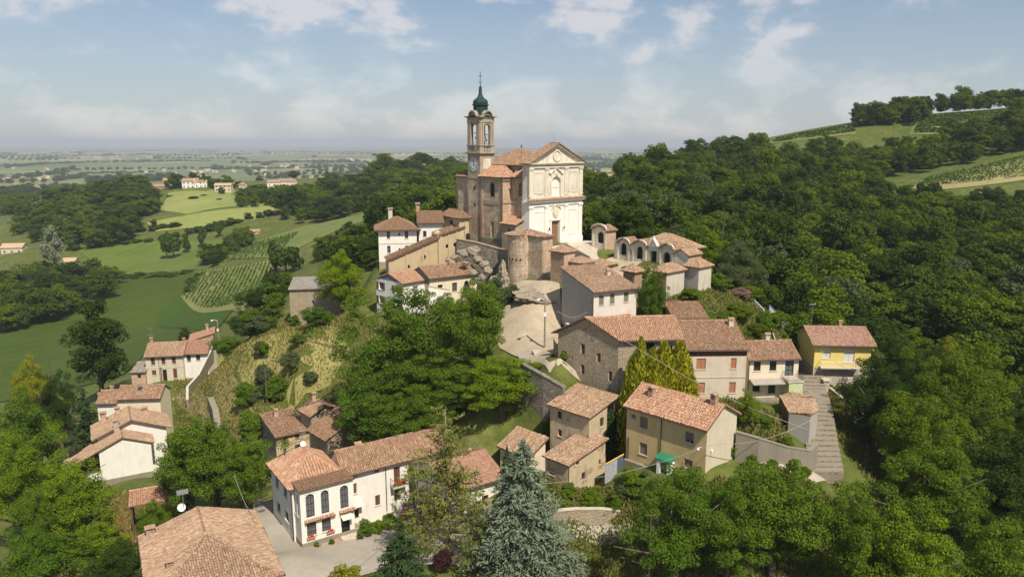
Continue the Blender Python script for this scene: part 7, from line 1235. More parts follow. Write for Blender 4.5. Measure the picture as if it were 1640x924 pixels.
def ogee(m):
    P_ = [(3.3, 3.3), (3.7, 3.4), (4.0, 3.9), (4.55, 4.55), (5.1, 3.9), (5.4, 3.4), (5.85, 3.3)]
    m.poly([FL.P(a, -.12, z) for a, z in P_]); m.poly([FL.P(a, .3, z) for a, z in P_])
    for (a, z), (b, y) in zip(P_, P_[1:]): m.add([FL.P(a, -.3, z), FL.P(b, -.3, y), FL.P(b, -.3, y + .2), FL.P(a, -.3, z + .2), FL.P(a, .3, z), FL.P(b, .3, y), FL.P(b, .3, y + .2), FL.P(a, .3, z + .2)], [(0, 1, 2, 3), (3, 2, 6, 7), (0, 4, 5, 1)])
    m.box(-.25, 4.4, 4.65, .05, 4.7, 5.15)
part('ogee_portal', 'facade_stucco_white', cm, ogee)
pl, rd, _ = roof_planes('hip', 8.0, 9.4, 3.0, 2.1, .45); sh = lambda p: (p[0] + 1.2, p[1] + 1.0, p[2]); roof_object(cm, [[sh(p) for p in q] for q in pl], 'tile_pale', [(sh(a), sh(b)) for a, b in rd], name='main_roof', seed=61)
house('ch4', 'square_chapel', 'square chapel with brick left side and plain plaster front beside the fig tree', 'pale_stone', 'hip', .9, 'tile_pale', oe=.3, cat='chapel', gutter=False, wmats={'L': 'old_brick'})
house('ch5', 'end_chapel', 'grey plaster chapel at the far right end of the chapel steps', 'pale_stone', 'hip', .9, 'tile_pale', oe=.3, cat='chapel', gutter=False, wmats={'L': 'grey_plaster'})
HOUSES['ch6'] = dict(HOUSES['ch5'], x=HOUSES['ch5']['x'] - .6, y=HOUSES['ch5']['y'] + 4.6, h=4.6, zb=HOUSES['ch5']['zb'] + .5, win=[], wR=3.6, wL=3.0)
c6 = house('ch6', 'hidden_chapel', 'whitish chapel partly hidden behind the end chapel', 'facade_stucco_aged', 'gx', .8, 'tile_pale', oe=.25, og=.2, cat='chapel', gutter=False, wmats={'R': 'orange_brick', 'F': 'orange_brick'})
house('brick2', 'brick_box_chapel', 'boxy brick chapel with small hipped roof in front of the portal', 'old_brick', 'hip', .75, 'tile_pale', oe=.25, cat='chapel', gutter=False, wmats={'F': 'orange_brick'}, zlo=-4.5)
house('low1', 'low_chapel', 'low chapel roof peeking over the grey gable house', 'worn_brick', 'hip', .7, 'tile_pale', oe=.3, cat='chapel', gutter=False)
house('low2', 'low_brick_chapel', 'low brick chapel with pyramid roof left of the fig tree', 'old_brick', 'hip', .8, 'tile_pale', oe=.3, cat='chapel', gutter=False)
HOUSES['low3'] = dict(HOUSES['low1'], x=HOUSES['low1']['x'] + 3.4, y=HOUSES['low1']['y'] + 1.2, zb=HOUSES['low1']['zb'] - .6, win=[])
house('low3', 'lower_chapel', 'low chapel roof between the church steps and the grey gable house chimney', 'worn_brick', 'hip', .7, 'tile_pale', oe=.3, cat='chapel', gutter=False)
# ------------------------------------------------------------------ covered stairway with round windows
def sloped_portico(parent, A, B, zb, depth, ocs, mat='portico_plaster', tiles='tile_weathered', seed=0, up=.35):
    """A, B: world points on the top of the front wall; returns nothing, builds parts under parent (at world origin of A)"""
    A = Vector(A); B = Vector(B); dd = B - A; L2 = math.hypot(dd.x, dd.y); az = math.atan2(dd.y, dd.x); z0, z1 = A.z - zb, B.z - zb
    e = empty('portico_flight', (A.x, A.y, zb), az); e.parent = parent; e.matrix_parent_inverse = rmat(parent).inverted()
    class FF:
        w = L2
        def P(s, a, d, z): return (a, d, z)
    ops = [(x - r, x + r, z - r, z + r, 'round') for x, z, r in ocs]; m = MB()
    zr = min(z0, z1); wall_face(m, FF(), [(0, z0), (L2, z1)], [o for o in ops if o[3] < zr], zlo=-6, depth=.3); m.box(.01, .02, -6, .03, depth, z0); m.box(L2 - .03, .02, -6, L2 - .01, depth, z1); m.build('wall', mat, e)
    for o in ops:
        if o[3] < zr: fitting(e, FF(), o, None, None, .28)
        else:
            m = MB(); c = ((o[0] + o[1]) / 2, (o[2] + o[3]) / 2); r = (o[1] - o[0]) / 2; ring(m, c, r, r * 1.3, -.07, -.003); m.poly([(c[0] + r * math.cos(q / 16 * 6.2832), -.012, c[1] + r * math.sin(q / 16 * 6.2832)) for q in range(16)], 1); m.build('round_window', [mat, 'interior_dark'], e)
    roof_object(e, [[(-.3, -.45, z0 - .02), (L2 + .3, -.45, z1 + (z1 - z0) / L2 * .3), (L2 + .3, depth, z1 + up), (-.3, depth, z0 + up)]], tiles, seed=seed)
    for k in range(3):
        x = L2 * (k + .02) / 3; zz = z0 + (z1 - z0) * x / L2; m = MB(); m.box(x, -.12, -6, x + .35, -.003, zz - .12); m.build('pilaster', mat, e)
    return e

# ------------------------------------------------------------------ trees: tapered trunk with limbs, crowns of leaf-sized faces gathered in clumps
def unit(n, rs):
    d = rs.normal(size=(n, 3)); return d / np.linalg.norm(d, axis=1)[:, None]
def crown_clumps(seed, ncl, nlf, leaf, rx=4.0, z0=1.8, z1=10.0, taper=0.0, cr=(1.0, 1.7), under=0.55):
    """clump centres spread through the crown's volume, leaves on each clump's shell"""
    rs = np.random.default_rng(seed); zc = (z0 + z1) / 2; rz = (z1 - z0) / 2; C = []; Nn = []; cents = []
    ang = rs.uniform(0, 6.28, 5); amp = rs.uniform(0.06, 0.34, 5)
    while len(cents) < ncl:
        d = unit(1, rs)[0]; r = rs.random() ** 0.42 * rs.uniform(.9, 1.14); az = math.atan2(d[1], d[0]); lob = 1 + sum(amp[k] * math.sin((k + 1) * az + ang[k]) for k in range(5)) * 0.7
        p = np.array([d[0] * rx * lob, d[1] * rx * lob, d[2] * rz]) * r; k = 1 - taper * (p[2] + rz) / (2 * rz); p[:2] *= k
        p[2] += zc; R_ = rs.uniform(*cr) * (0.75 + 0.25 * (1 - abs(d[2]))); p *= np.array([1, 1, 1]); p[:2] *= max(0.2, 1 - R_ / rx * 0.8); p[2] = zc + (p[2] - zc) * (1 - R_ / rz * 0.55)
        cents.append((p, R_))
    for p, R_ in cents:
        n = int(nlf * R_ ** 1.6); d = unit(n, rs); keep = (d[:, 2] > -0.35) | (rs.random(n) > under); d = d[keep]; n = len(d)
        r = R_ * (0.55 + 0.5 * rs.random(n) ** 0.6); c = p + d * r[:, None] * np.array([1.0, 1.0, 0.72]); C.append(c); Nn.append(d * 0.9 + np.array([0, 0, 0.55]))
    C = np.concatenate(C); Nn = np.concatenate(Nn); V, Fq = leaf_quads(C, Nn, leaf, rs, 1.45, 0.55)
    return V, Fq, cents
def trunk_mesh(cents, h=10.0, r=0.28, seed=0, limbs=9, base=-2.0):
    rs = random.Random(seed); m = MB(); top = h * 0.72; lean = [rs.uniform(-.5, .5), rs.uniform(-.5, .5)]
    path = [(0, 0, base), (0, 0, 0), (lean[0] * .3, lean[1] * .3, top * .35), (lean[0], lean[1], top * .7), (lean[0] * 1.4, lean[1] * 1.2, top)]
    m.tube(path, [r * 1.5, r * 1.2, r * .95, r * .6, r * .15], 7)
    pick = sorted(cents, key=lambda c: -np.hypot(c[0][0], c[0][1]))[:limbs * 3:3]
    for p, _ in pick:
        z = max(1.0, min(top * .75, p[2] * rs.uniform(.35, .6))); s = (lean[0] * z / top, lean[1] * z / top, z); mid = (s[0] * .5 + p[0] * .5, s[1] * .5 + p[1] * .5, s[2] * .4 + p[2] * .6 - .4)
        m.tube([s, mid, tuple(p)], [r * .5, r * .32, r * .08], 5)
    return m
PROTO = {}
def np_mesh_only(V, Fq, mat):
    o = np_mesh('x', V, Fq, mat); me = o.data; bpy.data.objects.remove(o); me.name = 'crown'; return me
def reg(kind, V, Fq, leafm, trunk, bark='bark'):
    if kind[:5] in ('broad', 'fores', 'shrub') or kind == 'tall':      # tip at 10, crown as wide as its nominal width
        wd = 6.4 if kind == 'tall' else 8.2; rr = np.quantile(np.hypot(V[:, 0], V[:, 1]), .985); V = V * np.array([wd / 2 / rr, wd / 2 / rr, 10.0 / np.quantile(V[:, 2], .999)])
    me = np_mesh_only(V, Fq, leafm); t = trunk.build('trunk', bark, None, True); tm = t.data; bpy.data.objects.remove(t); PROTO[kind] = (me, tm)
for k in range(4):
    V, Fq, ce = crown_clumps(100 + k, 112, 620, .105, 4.0, 1.2 + .3 * (k % 2), 10.0, 0.15 * (k % 3), (.5, 1.15)); reg('broad%d' % k, V, Fq, 'leaf_mid', trunk_mesh(ce, 10, .26, k))
V, Fq, ce = crown_clumps(120, 110, 300, .15, 3.2, 1.0, 10.0, .55, (.5, 1.0)); reg('tall', V, Fq, 'leaf_dark', trunk_mesh(ce, 10, .25, 9))
for k in range(4):
    V, Fq, ce = crown_clumps(140 + k, 52, 120, .28, 4.0, 1.2, 10.0, .12 * k, (.7, 1.5)); reg('forest%d' % k, V, Fq, 'leaf_forest', trunk_mesh(ce, 10, .2, 20 + k, 5))
for k in range(3):
    V, Fq, ce = crown_clumps(160 + k, 16, 26, .95, 4.0, .6, 10.0, .1 * k, (1.4, 2.4), .3); reg('far%d' % k, V, Fq, 'leaf_far', trunk_mesh(ce, 10, .25, 30 + k, 2))
for k in range(3):
    V, Fq, ce = crown_clumps(180 + k, 40, 150, .30, 4.2, .2, 10.0, .2, (.9, 2.0), .5); reg('shrub%d' % k, V, Fq, 'leaf_mid', trunk_mesh(ce, 10, .18, 40 + k, 4))
def conifer(seed, lay, nb, rmax, droop, spray, ns, topk=1.0, z0=.6, sparse=0.0, up=0.0, irregular=.15, jit=.35):
    rs = np.random.default_rng(seed); C = []; A = []; m = MB(); m.tube([(0, 0, -2), (0, 0, 0), (.05, 0, 5), (0, 0, 9.9)], [.28, .22, .13, .02], 7)
    for i in range(lay):
        f = i / (lay - 1); z = z0 + (9.9 - z0) * f ** .92; rr = rmax * (1 - f) ** topk + .12
        for b in range(max(3, int(nb * (1 - .55 * f)))):
            if rs.random() < sparse: continue
            a = rs.uniform(0, 6.283); L_ = rr * rs.uniform(1 - irregular * 2, 1 + irregular); zz = z + rs.normal(0, .12); dr = droop * rs.uniform(.7, 1.3)
            end = np.array([math.cos(a) * L_, math.sin(a) * L_, zz - dr * L_ + up * L_])
            if L_ > .5 and rs.random() < .6: m.tube([(0, 0, zz), tuple(end * np.array([.5, .5, 1]) * 1 + np.array([0, 0, (zz - end[2]) * .35])), tuple(end)], [.05, .035, .01], 3, cap=False)
            k = max(2, int(ns * L_))
            for j in range(k):
                t = (j + rs.random()) / k; t = .15 + .85 * t; p = np.array([math.cos(a) * L_ * t, math.sin(a) * L_ * t, zz + (end[2] - zz) * t ** 1.3]); sd = np.array([-math.sin(a), math.cos(a), 0]); w = (1 - t * .6) * .28 * L_ * rs.uniform(-1, 1)
                C.append(p + sd * w + rs.normal(0, .05, 3)); d = np.array([math.cos(a), math.sin(a), -.25 + up]) + sd * np.sign(w) * .7; A.append(d)
    C = np.array(C); A = np.array(A); A /= np.linalg.norm(A, axis=1)[:, None]; n = len(C); A = A + rs.normal(0, jit, (n, 3)); A /= np.linalg.norm(A, axis=1)[:, None]
    B = np.cross(A, np.array([0, 0, 1.0]) + rs.normal(0, .6, (n, 3))); B /= np.linalg.norm(B, axis=1)[:, None]; s = (spray * rs.uniform(.6, 1.3, n))[:, None]
    V = np.stack([C - A * s * .8, C - B * s * .26, C + A * s, C + B * s * .26], 1).reshape(-1, 3); return V, np.arange(n * 4).reshape(-1, 4), m
V, Fq, m = conifer(201, 40, 17, 3.9, .28, .22, 26, .85, .4, .08, .05, .3, .5); reg('spruce', V, Fq, 'needle_blue', m)
V, Fq, m = conifer(202, 30, 13, 3.4, .15, .28, 17, .9, .5, .05, 0, .25, .45); reg('fir', V, Fq, 'needle_green', m)
V, Fq, m = conifer(203, 30, 9, 3.6, .02, .22, 20, .42, 1.6, .38, .12, .35, .7); reg('pine', V, Fq, 'needle_pine', m, 'bark_pale')
def thuja(seed):
    rs = np.random.default_rng(seed); C = []; N_ = []
    tips = [(0, 0, 10.0, 1.5)] + [(rs.uniform(-1.6, 1.6), rs.uniform(-1.6, 1.6), rs.uniform(5.5, 8.5), rs.uniform(.7, 1.1)) for _ in range(9)]
    for x, y, zt, r0 in tips:
        n = int(1500 * r0); t = rs.random(n) ** .8; z = zt * t; r = r0 * 1.5 * (1 - t ** 2.4) ** .75 * (.55 + .5 * rs.random(n)); a = rs.uniform(0, 6.283, n)
        C.append(np.stack([x * (1 - t * .3) + r * np.cos(a), y * (1 - t * .3) + r * np.sin(a), z], -1)); N_.append(np.stack([np.cos(a), np.sin(a), .3 * np.ones(n)], -1))
    C = np.concatenate(C); N_ = np.concatenate(N_); n = len(C); A = np.array([0, 0, 1.0]) + N_ * .35 + rs.normal(0, .25, (n, 3)); A /= np.linalg.norm(A, axis=1)[:, None]; B = np.cross(A, N_ + rs.normal(0, .5, (n, 3))); B /= np.linalg.norm(B, axis=1)[:, None]; s = (.34 * rs.uniform(.6, 1.3, n))[:, None]
    V = np.stack([C - A * s * .5, C - B * s * .4, C + A * s, C + B * s * .4], 1).reshape(-1, 3); m = MB(); m.tube([(0, 0, -1), (0, 0, 8)], [.3, .05], 6); return V, np.arange(n * 4).reshape(-1, 4), m
V, Fq, m = thuja(211); reg('thuja', V, Fq, 'thuja_gold', m)
WIDTH = {'tall': 6.4, 'spruce': 7.6, 'fir': 6.6, 'pine': 6.8, 'thuja': 4.6}
NTREE = [0]
def plant(kind, mat, x, y, ztop, w, label, group=None, name='tree', cat='tree', zbase=None, rz=None):
    """one tree: an Empty at its foot, a trunk and a crown; ztop = height of its tip, w = crown width"""
    NTREE[0] += 1; g = gz(x, y) if zbase is None else zbase; H = max(0.6, ztop - g, (.62 if kind[:5] == 'shrub' else .62 if kind[:5] in ('broad', 'fores') else .2) * w); H = min(H, 1.15 * w) if kind[:5] == 'shrub' else H; me, tm = PROTO[kind]
    r = empty(name, (x, y, g), R.uniform(0, 6.28) if rz is None else rz); tag(r, label, cat, group)
    k = w / WIDTH.get(kind, 8.2); r.scale = (k, k, H / 10.0)
    t = bpy.data.objects.new('trunk', tm); COL.objects.link(t); t.parent = r
    c = bpy.data.objects.new('crown', me); COL.objects.link(c); c.parent = r
    if mat and me.materials[0] != M(mat): c.material_slots[0].link = 'OBJECT'; c.material_slots[0].material = M(mat)
    return r
for kind, mat, x, y, zt, w, name, cat, label, grp in PLANTS: plant(kind, mat, x, y, zt, w, label, grp, name, cat)

# ------------------------------------------------------------------ woods and hedges too many to count: one object each, crowns spread over the ground
def mass(name, pts, protos, label, mats=None):
    """pts: (x, y, z, width scale, height scale, variant)"""
    P = np.array(pts, float); me = bpy.data.meshes.new(name); me.vertices.add(len(P)); me.vertices.foreach_set('co', P[:, :3].astype(np.float32).ravel())
    for nm, data in (('scl', np.stack([P[:, 3], P[:, 3], P[:, 4]], -1)), ('rot', np.stack([P[:, 0] * 0, P[:, 0] * 0, rng.uniform(0, 6.28, len(P))], -1))):
        at = me.attributes.new(nm, 'FLOAT_VECTOR', 'POINT'); at.data.foreach_set('vector', data.astype(np.float32).ravel())
    at = me.attributes.new('var', 'INT', 'POINT'); at.data.foreach_set('value', P[:, 5].astype(np.int32))
    o = bpy.data.objects.new(name, me); COL.objects.link(o); tag(o, label, kind='stuff')
    ng = bpy.data.node_groups.new(name + '_spread', 'GeometryNodeTree'); ng.interface.new_socket('Geometry', in_out='INPUT', socket_type='NodeSocketGeometry'); ng.interface.new_socket('Geometry', in_out='OUTPUT', socket_type='NodeSocketGeometry')
    N = ng.nodes.new; K = ng.links.new; gi = N('NodeGroupInput'); go = N('NodeGroupOutput'); jn = N('GeometryNodeJoinGeometry')
    def attr(n, t): a = N('GeometryNodeInputNamedAttribute'); a.data_type = t; a.inputs['Name'].default_value = n; return a.outputs['Attribute']
    sc, ro, va = attr('scl', 'FLOAT_VECTOR'), attr('rot', 'FLOAT_VECTOR'), attr('var', 'INT')
    for i, pr in enumerate(protos):
        oi = N('GeometryNodeObjectInfo'); oi.transform_space = 'ORIGINAL'; oi.inputs['Object'].default_value = pr; oi.inputs['As Instance'].default_value = True
        cmp = N('FunctionNodeCompare'); cmp.data_type = 'INT'; cmp.operation = 'EQUAL'; K(va, cmp.inputs[2]); cmp.inputs[3].default_value = i
        ip = N('GeometryNodeInstanceOnPoints'); K(gi.outputs[0], ip.inputs['Points']); K(cmp.outputs[0], ip.inputs['Selection']); K(oi.outputs['Geometry'], ip.inputs['Instance']); K(ro, ip.inputs['Rotation']); K(sc, ip.inputs['Scale']); K(ip.outputs[0], jn.inputs[0])
    K(jn.outputs[0], go.inputs[0]); md = o.modifiers.new('spread', 'NODES'); md.node_group = ng
    return o
def inside(poly, x, y):
    c = False; n = len(poly)
    for i in range(n):
        a, b = poly[i], poly[(i + 1) % n]
        if (a[1] > y) != (b[1] > y) and x < (b[0] - a[0]) * (y - a[1]) / (b[1] - a[1]) + a[0]: c = not c
    return c
def scatter(poly, step, seed):
    rs = random.Random(seed); xs = [p[0] for p in poly]; ys = [p[1] for p in poly]; o = []; x = min(xs)
    while x < max(xs):
        y = min(ys)
        while y < max(ys):
            a, b = x + rs.uniform(-.45, .45) * step, y + rs.uniform(-.45, .45) * step
            if inside(poly, a, b): o.append((a, b))
            y += step
        x += step
    return o
# the big wood on the right: the nearest trees one by one, the rest as one mass
near = []; rest = []
for poly, step in WOOD_RIGHT:
    for x, y in scatter(poly, step, 5):
        if any(inside(c, x, y) for c in CLEARINGS): continue
        g = gz(x, y); w = R.uniform(5.0, 9.5) + 6.5 * R.random() ** 3; H = w * R.uniform(.75, 1.1) + 2.0 * (1.0 if step < 9 else 1.25); near.append((math.hypot(x, y) / w, x, y, g, w, H))
near.sort(); DESC = ['dark green tree in the wood on the right hillside', 'mid green tree in the wood on the right hillside', 'bright green tree in the wood on the right hillside', 'grey-green tree in the wood on the right hillside']
def wood_label(d, x, y, w):
    u = 820 + 1200 * x / y; a = d.split(' tree in')[0]
    where = 'in the wood behind the rectory' if u < 800 else 'at the lower right below the yellow house' if y < 113 else 'in the wood behind the chapels' if u < 1150 else 'in the wood behind the tan house' if u < 1300 else 'in the wood behind the yellow house' if u < 1450 else 'in the wood near the right picture edge'
    return ('large ' if w > 9.6 else 'small ' if w < 6.6 else 'medium ') + a + ' tree ' + where
MATW = ['leaf_dark', 'leaf_forest', 'leaf_forest_bright', 'leaf_olive']; first = {}
for i, (_, x, y, g, w, H) in enumerate(near[:270]):
    k = R.choices(range(4), (4, 5, 5, 1.4))[0]; t = plant('tall' if i % 11 == 5 else ('broad%d' if math.hypot(x, y) < 132 else 'forest%d') % (i % 4), MATW[k], x, y, g + H, w, wood_label(DESC[k], x, y, w), 'trees of the right hillside wood: ' + ['dark', 'mid green', 'bright', 'grey-green'][k], 'wood_tree', zbase=g); first.setdefault((i % 4, k), t) if i % 11 != 5 and math.hypot(x, y) >= 132 else None
def crown_of(t): return [c for c in t.children if c.name.startswith('crown')][0]
prot = [crown_of(first[(v, k)]) for v in range(4) for k in range(3) if (v, k) in first]
for (_, x, y, g, w, H) in near[270:]: rest.append((x, y, g - .3, w / 8.2, H / 10, R.choices(range(len(prot)), [(3, 5, 5)[j % 3] for j in range(len(prot))])[0]))
mass('hillside_wood', rest, prot, 'dense broadleaf wood covering the hillside on the right and behind the church')
# left valley woods and hedges
farp = [crown_of(o) for o in list(COL.objects) if o.name.startswith('field_tree') and o.type == 'EMPTY'][:8]
pts = []
for poly, step, hh in WOODS_FAR:
    for x, y in scatter(poly, step, 9):
        w = step * (.9 + 1.3 * R.random() ** 2); pts.append((x, y, gz(x, y) - .5, w / 8.2, (hh * .45 + w * R.uniform(.35, .7)) / 10, R.randrange(len(farp))))
farp2 = prot + farp[:3]
pts = [p[:5] + (R.randrange(len(farp2)),) for p in pts]
mass('valley_woods', pts, farp2, 'dark woods and tree belts in the left valley')
pts = []
for x0, y0, x1, y1, step, hh in HEDGES:
    L_ = math.hypot(x1 - x0, y1 - y0); n = max(2, int(L_ / step))
    for i in range(n):
        t_ = (i + R.uniform(-.3, .3)) / n; x = x0 + (x1 - x0) * t_ + R.uniform(-.3, .3) * step; y = y0 + (y1 - y0) * t_ + R.uniform(-.3, .3) * step; pts.append((x, y, gz(x, y) - .5, step * R.uniform(1.2, 1.8) / 8.2, hh * R.uniform(.6, 1.2) / 10, R.randrange(len(farp))))
rs = random.Random(3)
for i in range(260):          # tree rows and copses out on the plain
    d = 1500 * (9 ** rs.random()) ; a = rs.uniform(-.8, .55); cx_, cy_ = d * math.sin(a), d * math.cos(a)
    if a > .18 and d < 3500: continue
    n = rs.choice((4, 8, 14, 22)); ang = .3 + rs.choice((0, math.pi / 2)) + rs.uniform(-.1, .1); st = 14 + d * .004
    for j in range(n):
        x = cx_ + math.cos(ang) * st * j + rs.uniform(-6, 6); y = cy_ + math.sin(ang) * st * j + rs.uniform(-6, 6); z = float(CAM_Z - 100 - 6 * min(1, max(0, (math.hypot(x, y) - 3000) / 20000))) if d > 4700 else gz(x, y)
        pts.append((x, y, z - .8, (14 + d * .002) * rs.uniform(.8, 1.5) / 8.2, rs.uniform(9, 17) / 10, rs.randrange(len(farp))))
mass('plain_tree_belts', pts, farp, 'tree belts and hedgerows across the hazy plain')
# ------------------------------------------------------------------ vineyards: every row of vines
def vine_row(a, b, label, group, dens=7.0, size=.42, hgt=1.5, wid=.35, mat='vine_leaf', seed=0):
    a = Vector(a); b = Vector(b); L_ = (b - a).length; n = int(L_ * dens); rs = np.random.default_rng(seed); t = rs.random(n); gp = np.sin(t * L_ * .35 + seed) + np.sin(t * L_ * .13 + 2.1 * seed) + rs.normal(0, .6, n); t = t[gp > -1.15]; n = len(t)
    x = a.x + (b.x - a.x) * t; y = a.y + (b.y - a.y) * t; k = max(2, int(L_ / 6)); zs = np.array([gz(a.x + (b.x - a.x) * i / k, a.y + (b.y - a.y) * i / k) for i in range(k + 1)]); z = np.interp(t, np.linspace(0, 1, k + 1), zs)
    nx, ny = -(b - a).y / L_, (b - a).x / L_; off = rs.normal(0, wid, n); C = np.stack([x + nx * off, y + ny * off, z + .35 + rs.random(n) * hgt], -1); V, Fq = leaf_quads(C, unit(n, rs) + np.array([0, 0, .5]), size, rs, 1.3)
    o = np_mesh('vine_row', V, Fq, mat); tag(o, label, 'vine row', group); return o
for vi, (q, nrow, lab, grp, dens, size, mt) in enumerate(VINEYARDS):
    p0, p1, p2, p3 = [Vector(p) for p in q]
    for i in range(nrow):
        f = (i + .5) / nrow; vine_row(p0.lerp(p1, f), p3.lerp(p2, f), lab, grp, dens, size, 1.2, .14, mt, i + 50 * vi)
# ------------------------------------------------------------------ fields draped on the land
for nm, col in FIELD_MATS.items(): ground_mat(nm, *col, .4, .16 if nm.startswith('crop') else 0.0)
for i, (pts_, mt, lift, lab) in enumerate(FIELDS):
    xs = [p[0] for p in pts_]; sz = max(max(xs) - min(xs), 20); drape('field', pts_, mt, lift, 1.4 if min(p[1] for p in pts_) < 160 and sz < 60 else max(4.0, sz / 40), label=lab)
# ------------------------------------------------------------------ houses in the valley and on the plain
def far_house(x, y, w, l, h, rise, az, wall, tiles, label, group=None, wins=3, name='valley_house', z=None):
    z = gz(x, y) if z is None else z; r = empty(name, (x, y, z), math.radians(az)); tag(r, label, 'house', group)
    m = MB(); m.box(0, 0, -3, w, l, h - .02); m.poly([(.0, 0, h - .02), (0, l, h - .02), (0, l / 2, h + rise - .05)]); m.poly([(w, 0, h - .02), (w, l, h - .02), (w, l / 2, h + rise - .05)]); m.build('wall', wall, r)
    pl, rd, _ = roof_planes('gx', w, l, h, rise, .5, .3); m = MB()
    for p in pl: m.slab(p, (0, 0, -.2))
    m.build('roof', tiles, r)
    for s in range(2 if h > 4 else 1):
        for i in range(wins):
            a = w * (i + .5) / wins; z0 = .9 + s * 2.9
            if z0 + 1.4 < h: m = MB(); m.box(a - .5, -.06, z0, a + .5, -.003, z0 + 1.4); m.build('window', 'shutter_brown', r)
    return r
for h_ in FAR_HOUSES: far_house(*h_)
rs = random.Random(17); base = None; WM = ['tan_plaster', 'cream_plaster', 'tan_plaster', 'pale_stone']
protos = []
for k in range(4):
    w, l, h = [(14, 9, 6), (22, 10, 7), (11, 9, 7.5), (40, 16, 8)][k]; m = MB(); m.box(-w / 2, -l / 2, -3, w / 2, l / 2, h); m.poly([(-w / 2, -l / 2, h), (-w / 2, l / 2, h), (-w / 2, 0, h + 2)]); m.poly([(w / 2, -l / 2, h), (w / 2, l / 2, h), (w / 2, 0, h + 2)]); wa = m.build('wall', WM[k]); 
    m = MB(); pl, _, _ = roof_planes('gx', w, l, h, 2.2, .6, .4)
    for p in pl: m.slab([(q[0] - w / 2, q[1] - l / 2, q[2]) for q in p], (0, 0, -.2))
    rf = m.build('roof', 'tile_weathered' if k < 3 else 'slab_grey'); protos.append((wa.data, rf.data)); bpy.data.objects.remove(wa); bpy.data.objects.remove(rf)
for i in range(140):
    if i < 100: c = TOWNS[i % len(TOWNS)]; d = c[1] + rs.gauss(0, c[2]); a = math.atan2(c[0] - 820, 1200) + rs.gauss(0, c[3])
    else: d = 1800 * (5 ** rs.random()); a = rs.uniform(-.65, .12)
    x, y = d * math.sin(a), d * math.cos(a); z = gz(x, y); k = rs.choices(range(4), (5, 3, 4, 1))[0]
    r = empty('plain_house', (x, y, z), rs.uniform(0, 3.14)); s = .8 + d / 12000; r.scale = (s, s, s); tag(r, 'tiny pale house far out on the hazy plain', 'house', 'houses scattered over the plain')
    for nm, me in (('wall', protos[k][0]), ('roof', protos[k][1])): o = bpy.data.objects.new(nm, me); COL.objects.link(o); o.parent = r

t = NT('rock'); v = t.coord(); f = t.noise(v, 2.2, 8, .7, .4); g = t.noise(v, .9, 4, .6); cr = t.n('ShaderNodeTexVoronoi', {'Vector': v, 'Scale': 2.3}, feature='DISTANCE_TO_EDGE')
col = t.mix(t.ramp(f, [(.35, 0.0), (.7, 1.0)]), (.22, .18, .13), (.40, .345, .265)); col = t.mix(t.ramp(g, [(.55, 0.0), (.7, .6)]), col, (.20, .175, .12)); t.out(t.mix(t.ramp(cr.outputs['Distance'], [(0.0, .7), (.06, 0.0)]), col, (.12, .10, .08)), .95, f, .9, .25)
# ------------------------------------------------------------------ lanes, yards and paving
ground_mat('asphalt', (0.31, 0.275, 0.22), (0.37, 0.33, 0.265), .4, (0.27, 0.24, 0.19)); ground_mat('gravel', (0.44, 0.36, 0.255), (0.33, 0.27, 0.185), .35, (0.50, 0.43, 0.32)); ground_mat('yard_soil', (0.30, 0.25, 0.15), (0.20, 0.19, 0.08), .6, (0.34, 0.29, 0.18)); ground_mat('lane_paving', (0.36, 0.31, 0.235), (0.43, 0.37, 0.285), .5)
drape('road', ROAD, 'asphalt', .16, 1.5, label='grey village road passing the white villa'); drape('yard', YARD, 'yard_soil', .05, 2.5, label='dry yard before the long white wing'); drape('lane', LANE, 'lane_paving', .22, 1.2, label='pale lane climbing past the stone farmhouse')
drape('chapel_court', COURT, 'gravel', .2, 1.3, label='pale paved court between the chapels'); drape('piazza', PIAZZA, 'gravel', .2, 1.2, label='sandy open space below the rocks'); drape('track', TRACK, 'yard_soil', .06, 2.5, label='dirt track beside the left row of houses'); drape('lower_lane', LANE2, 'lane_paving', .2, 1.3, label='lane under the curved garden wall')
tp = [(-2.5, -.4), (16, -.4), (17, -4.6), (5.5, -4.6), (-1, -5.0)]
def cl(p, z=0.0): return (CH[0] + p[0] * c44 - p[1] * s44, CH[1] + p[0] * s44 + p[1] * c44, CH[2] + z)
m = MB(); m.prism([cl(p)[:2] for p in tp], CH[2] - 5, CH[2] + .02); tag(m.build('terrace', 'pale_stone'), 'stone terrace before the church portal', kind='structure')
st = empty('church_steps', cl((5.5, -4.6)), CAZ); tag(st, 'broad stone steps going down from the church terrace', 'steps')
for i in range(14): bracket_box(st, 'step', 'pale_stone', -.2 + i * .12, -.42 * (i + 1), -6, 11.6 + i * .1, -.42 * i - .004, -.13 * (i + 1))
for x in (-.5, 12.1): m = MB(); m.slab([(x, .2, -5), (x, .2, .9), (x, -6.0, -1.0), (x, -6.0, -5)], (.3, 0, 0)); m.build('parapet', 'concrete', st)
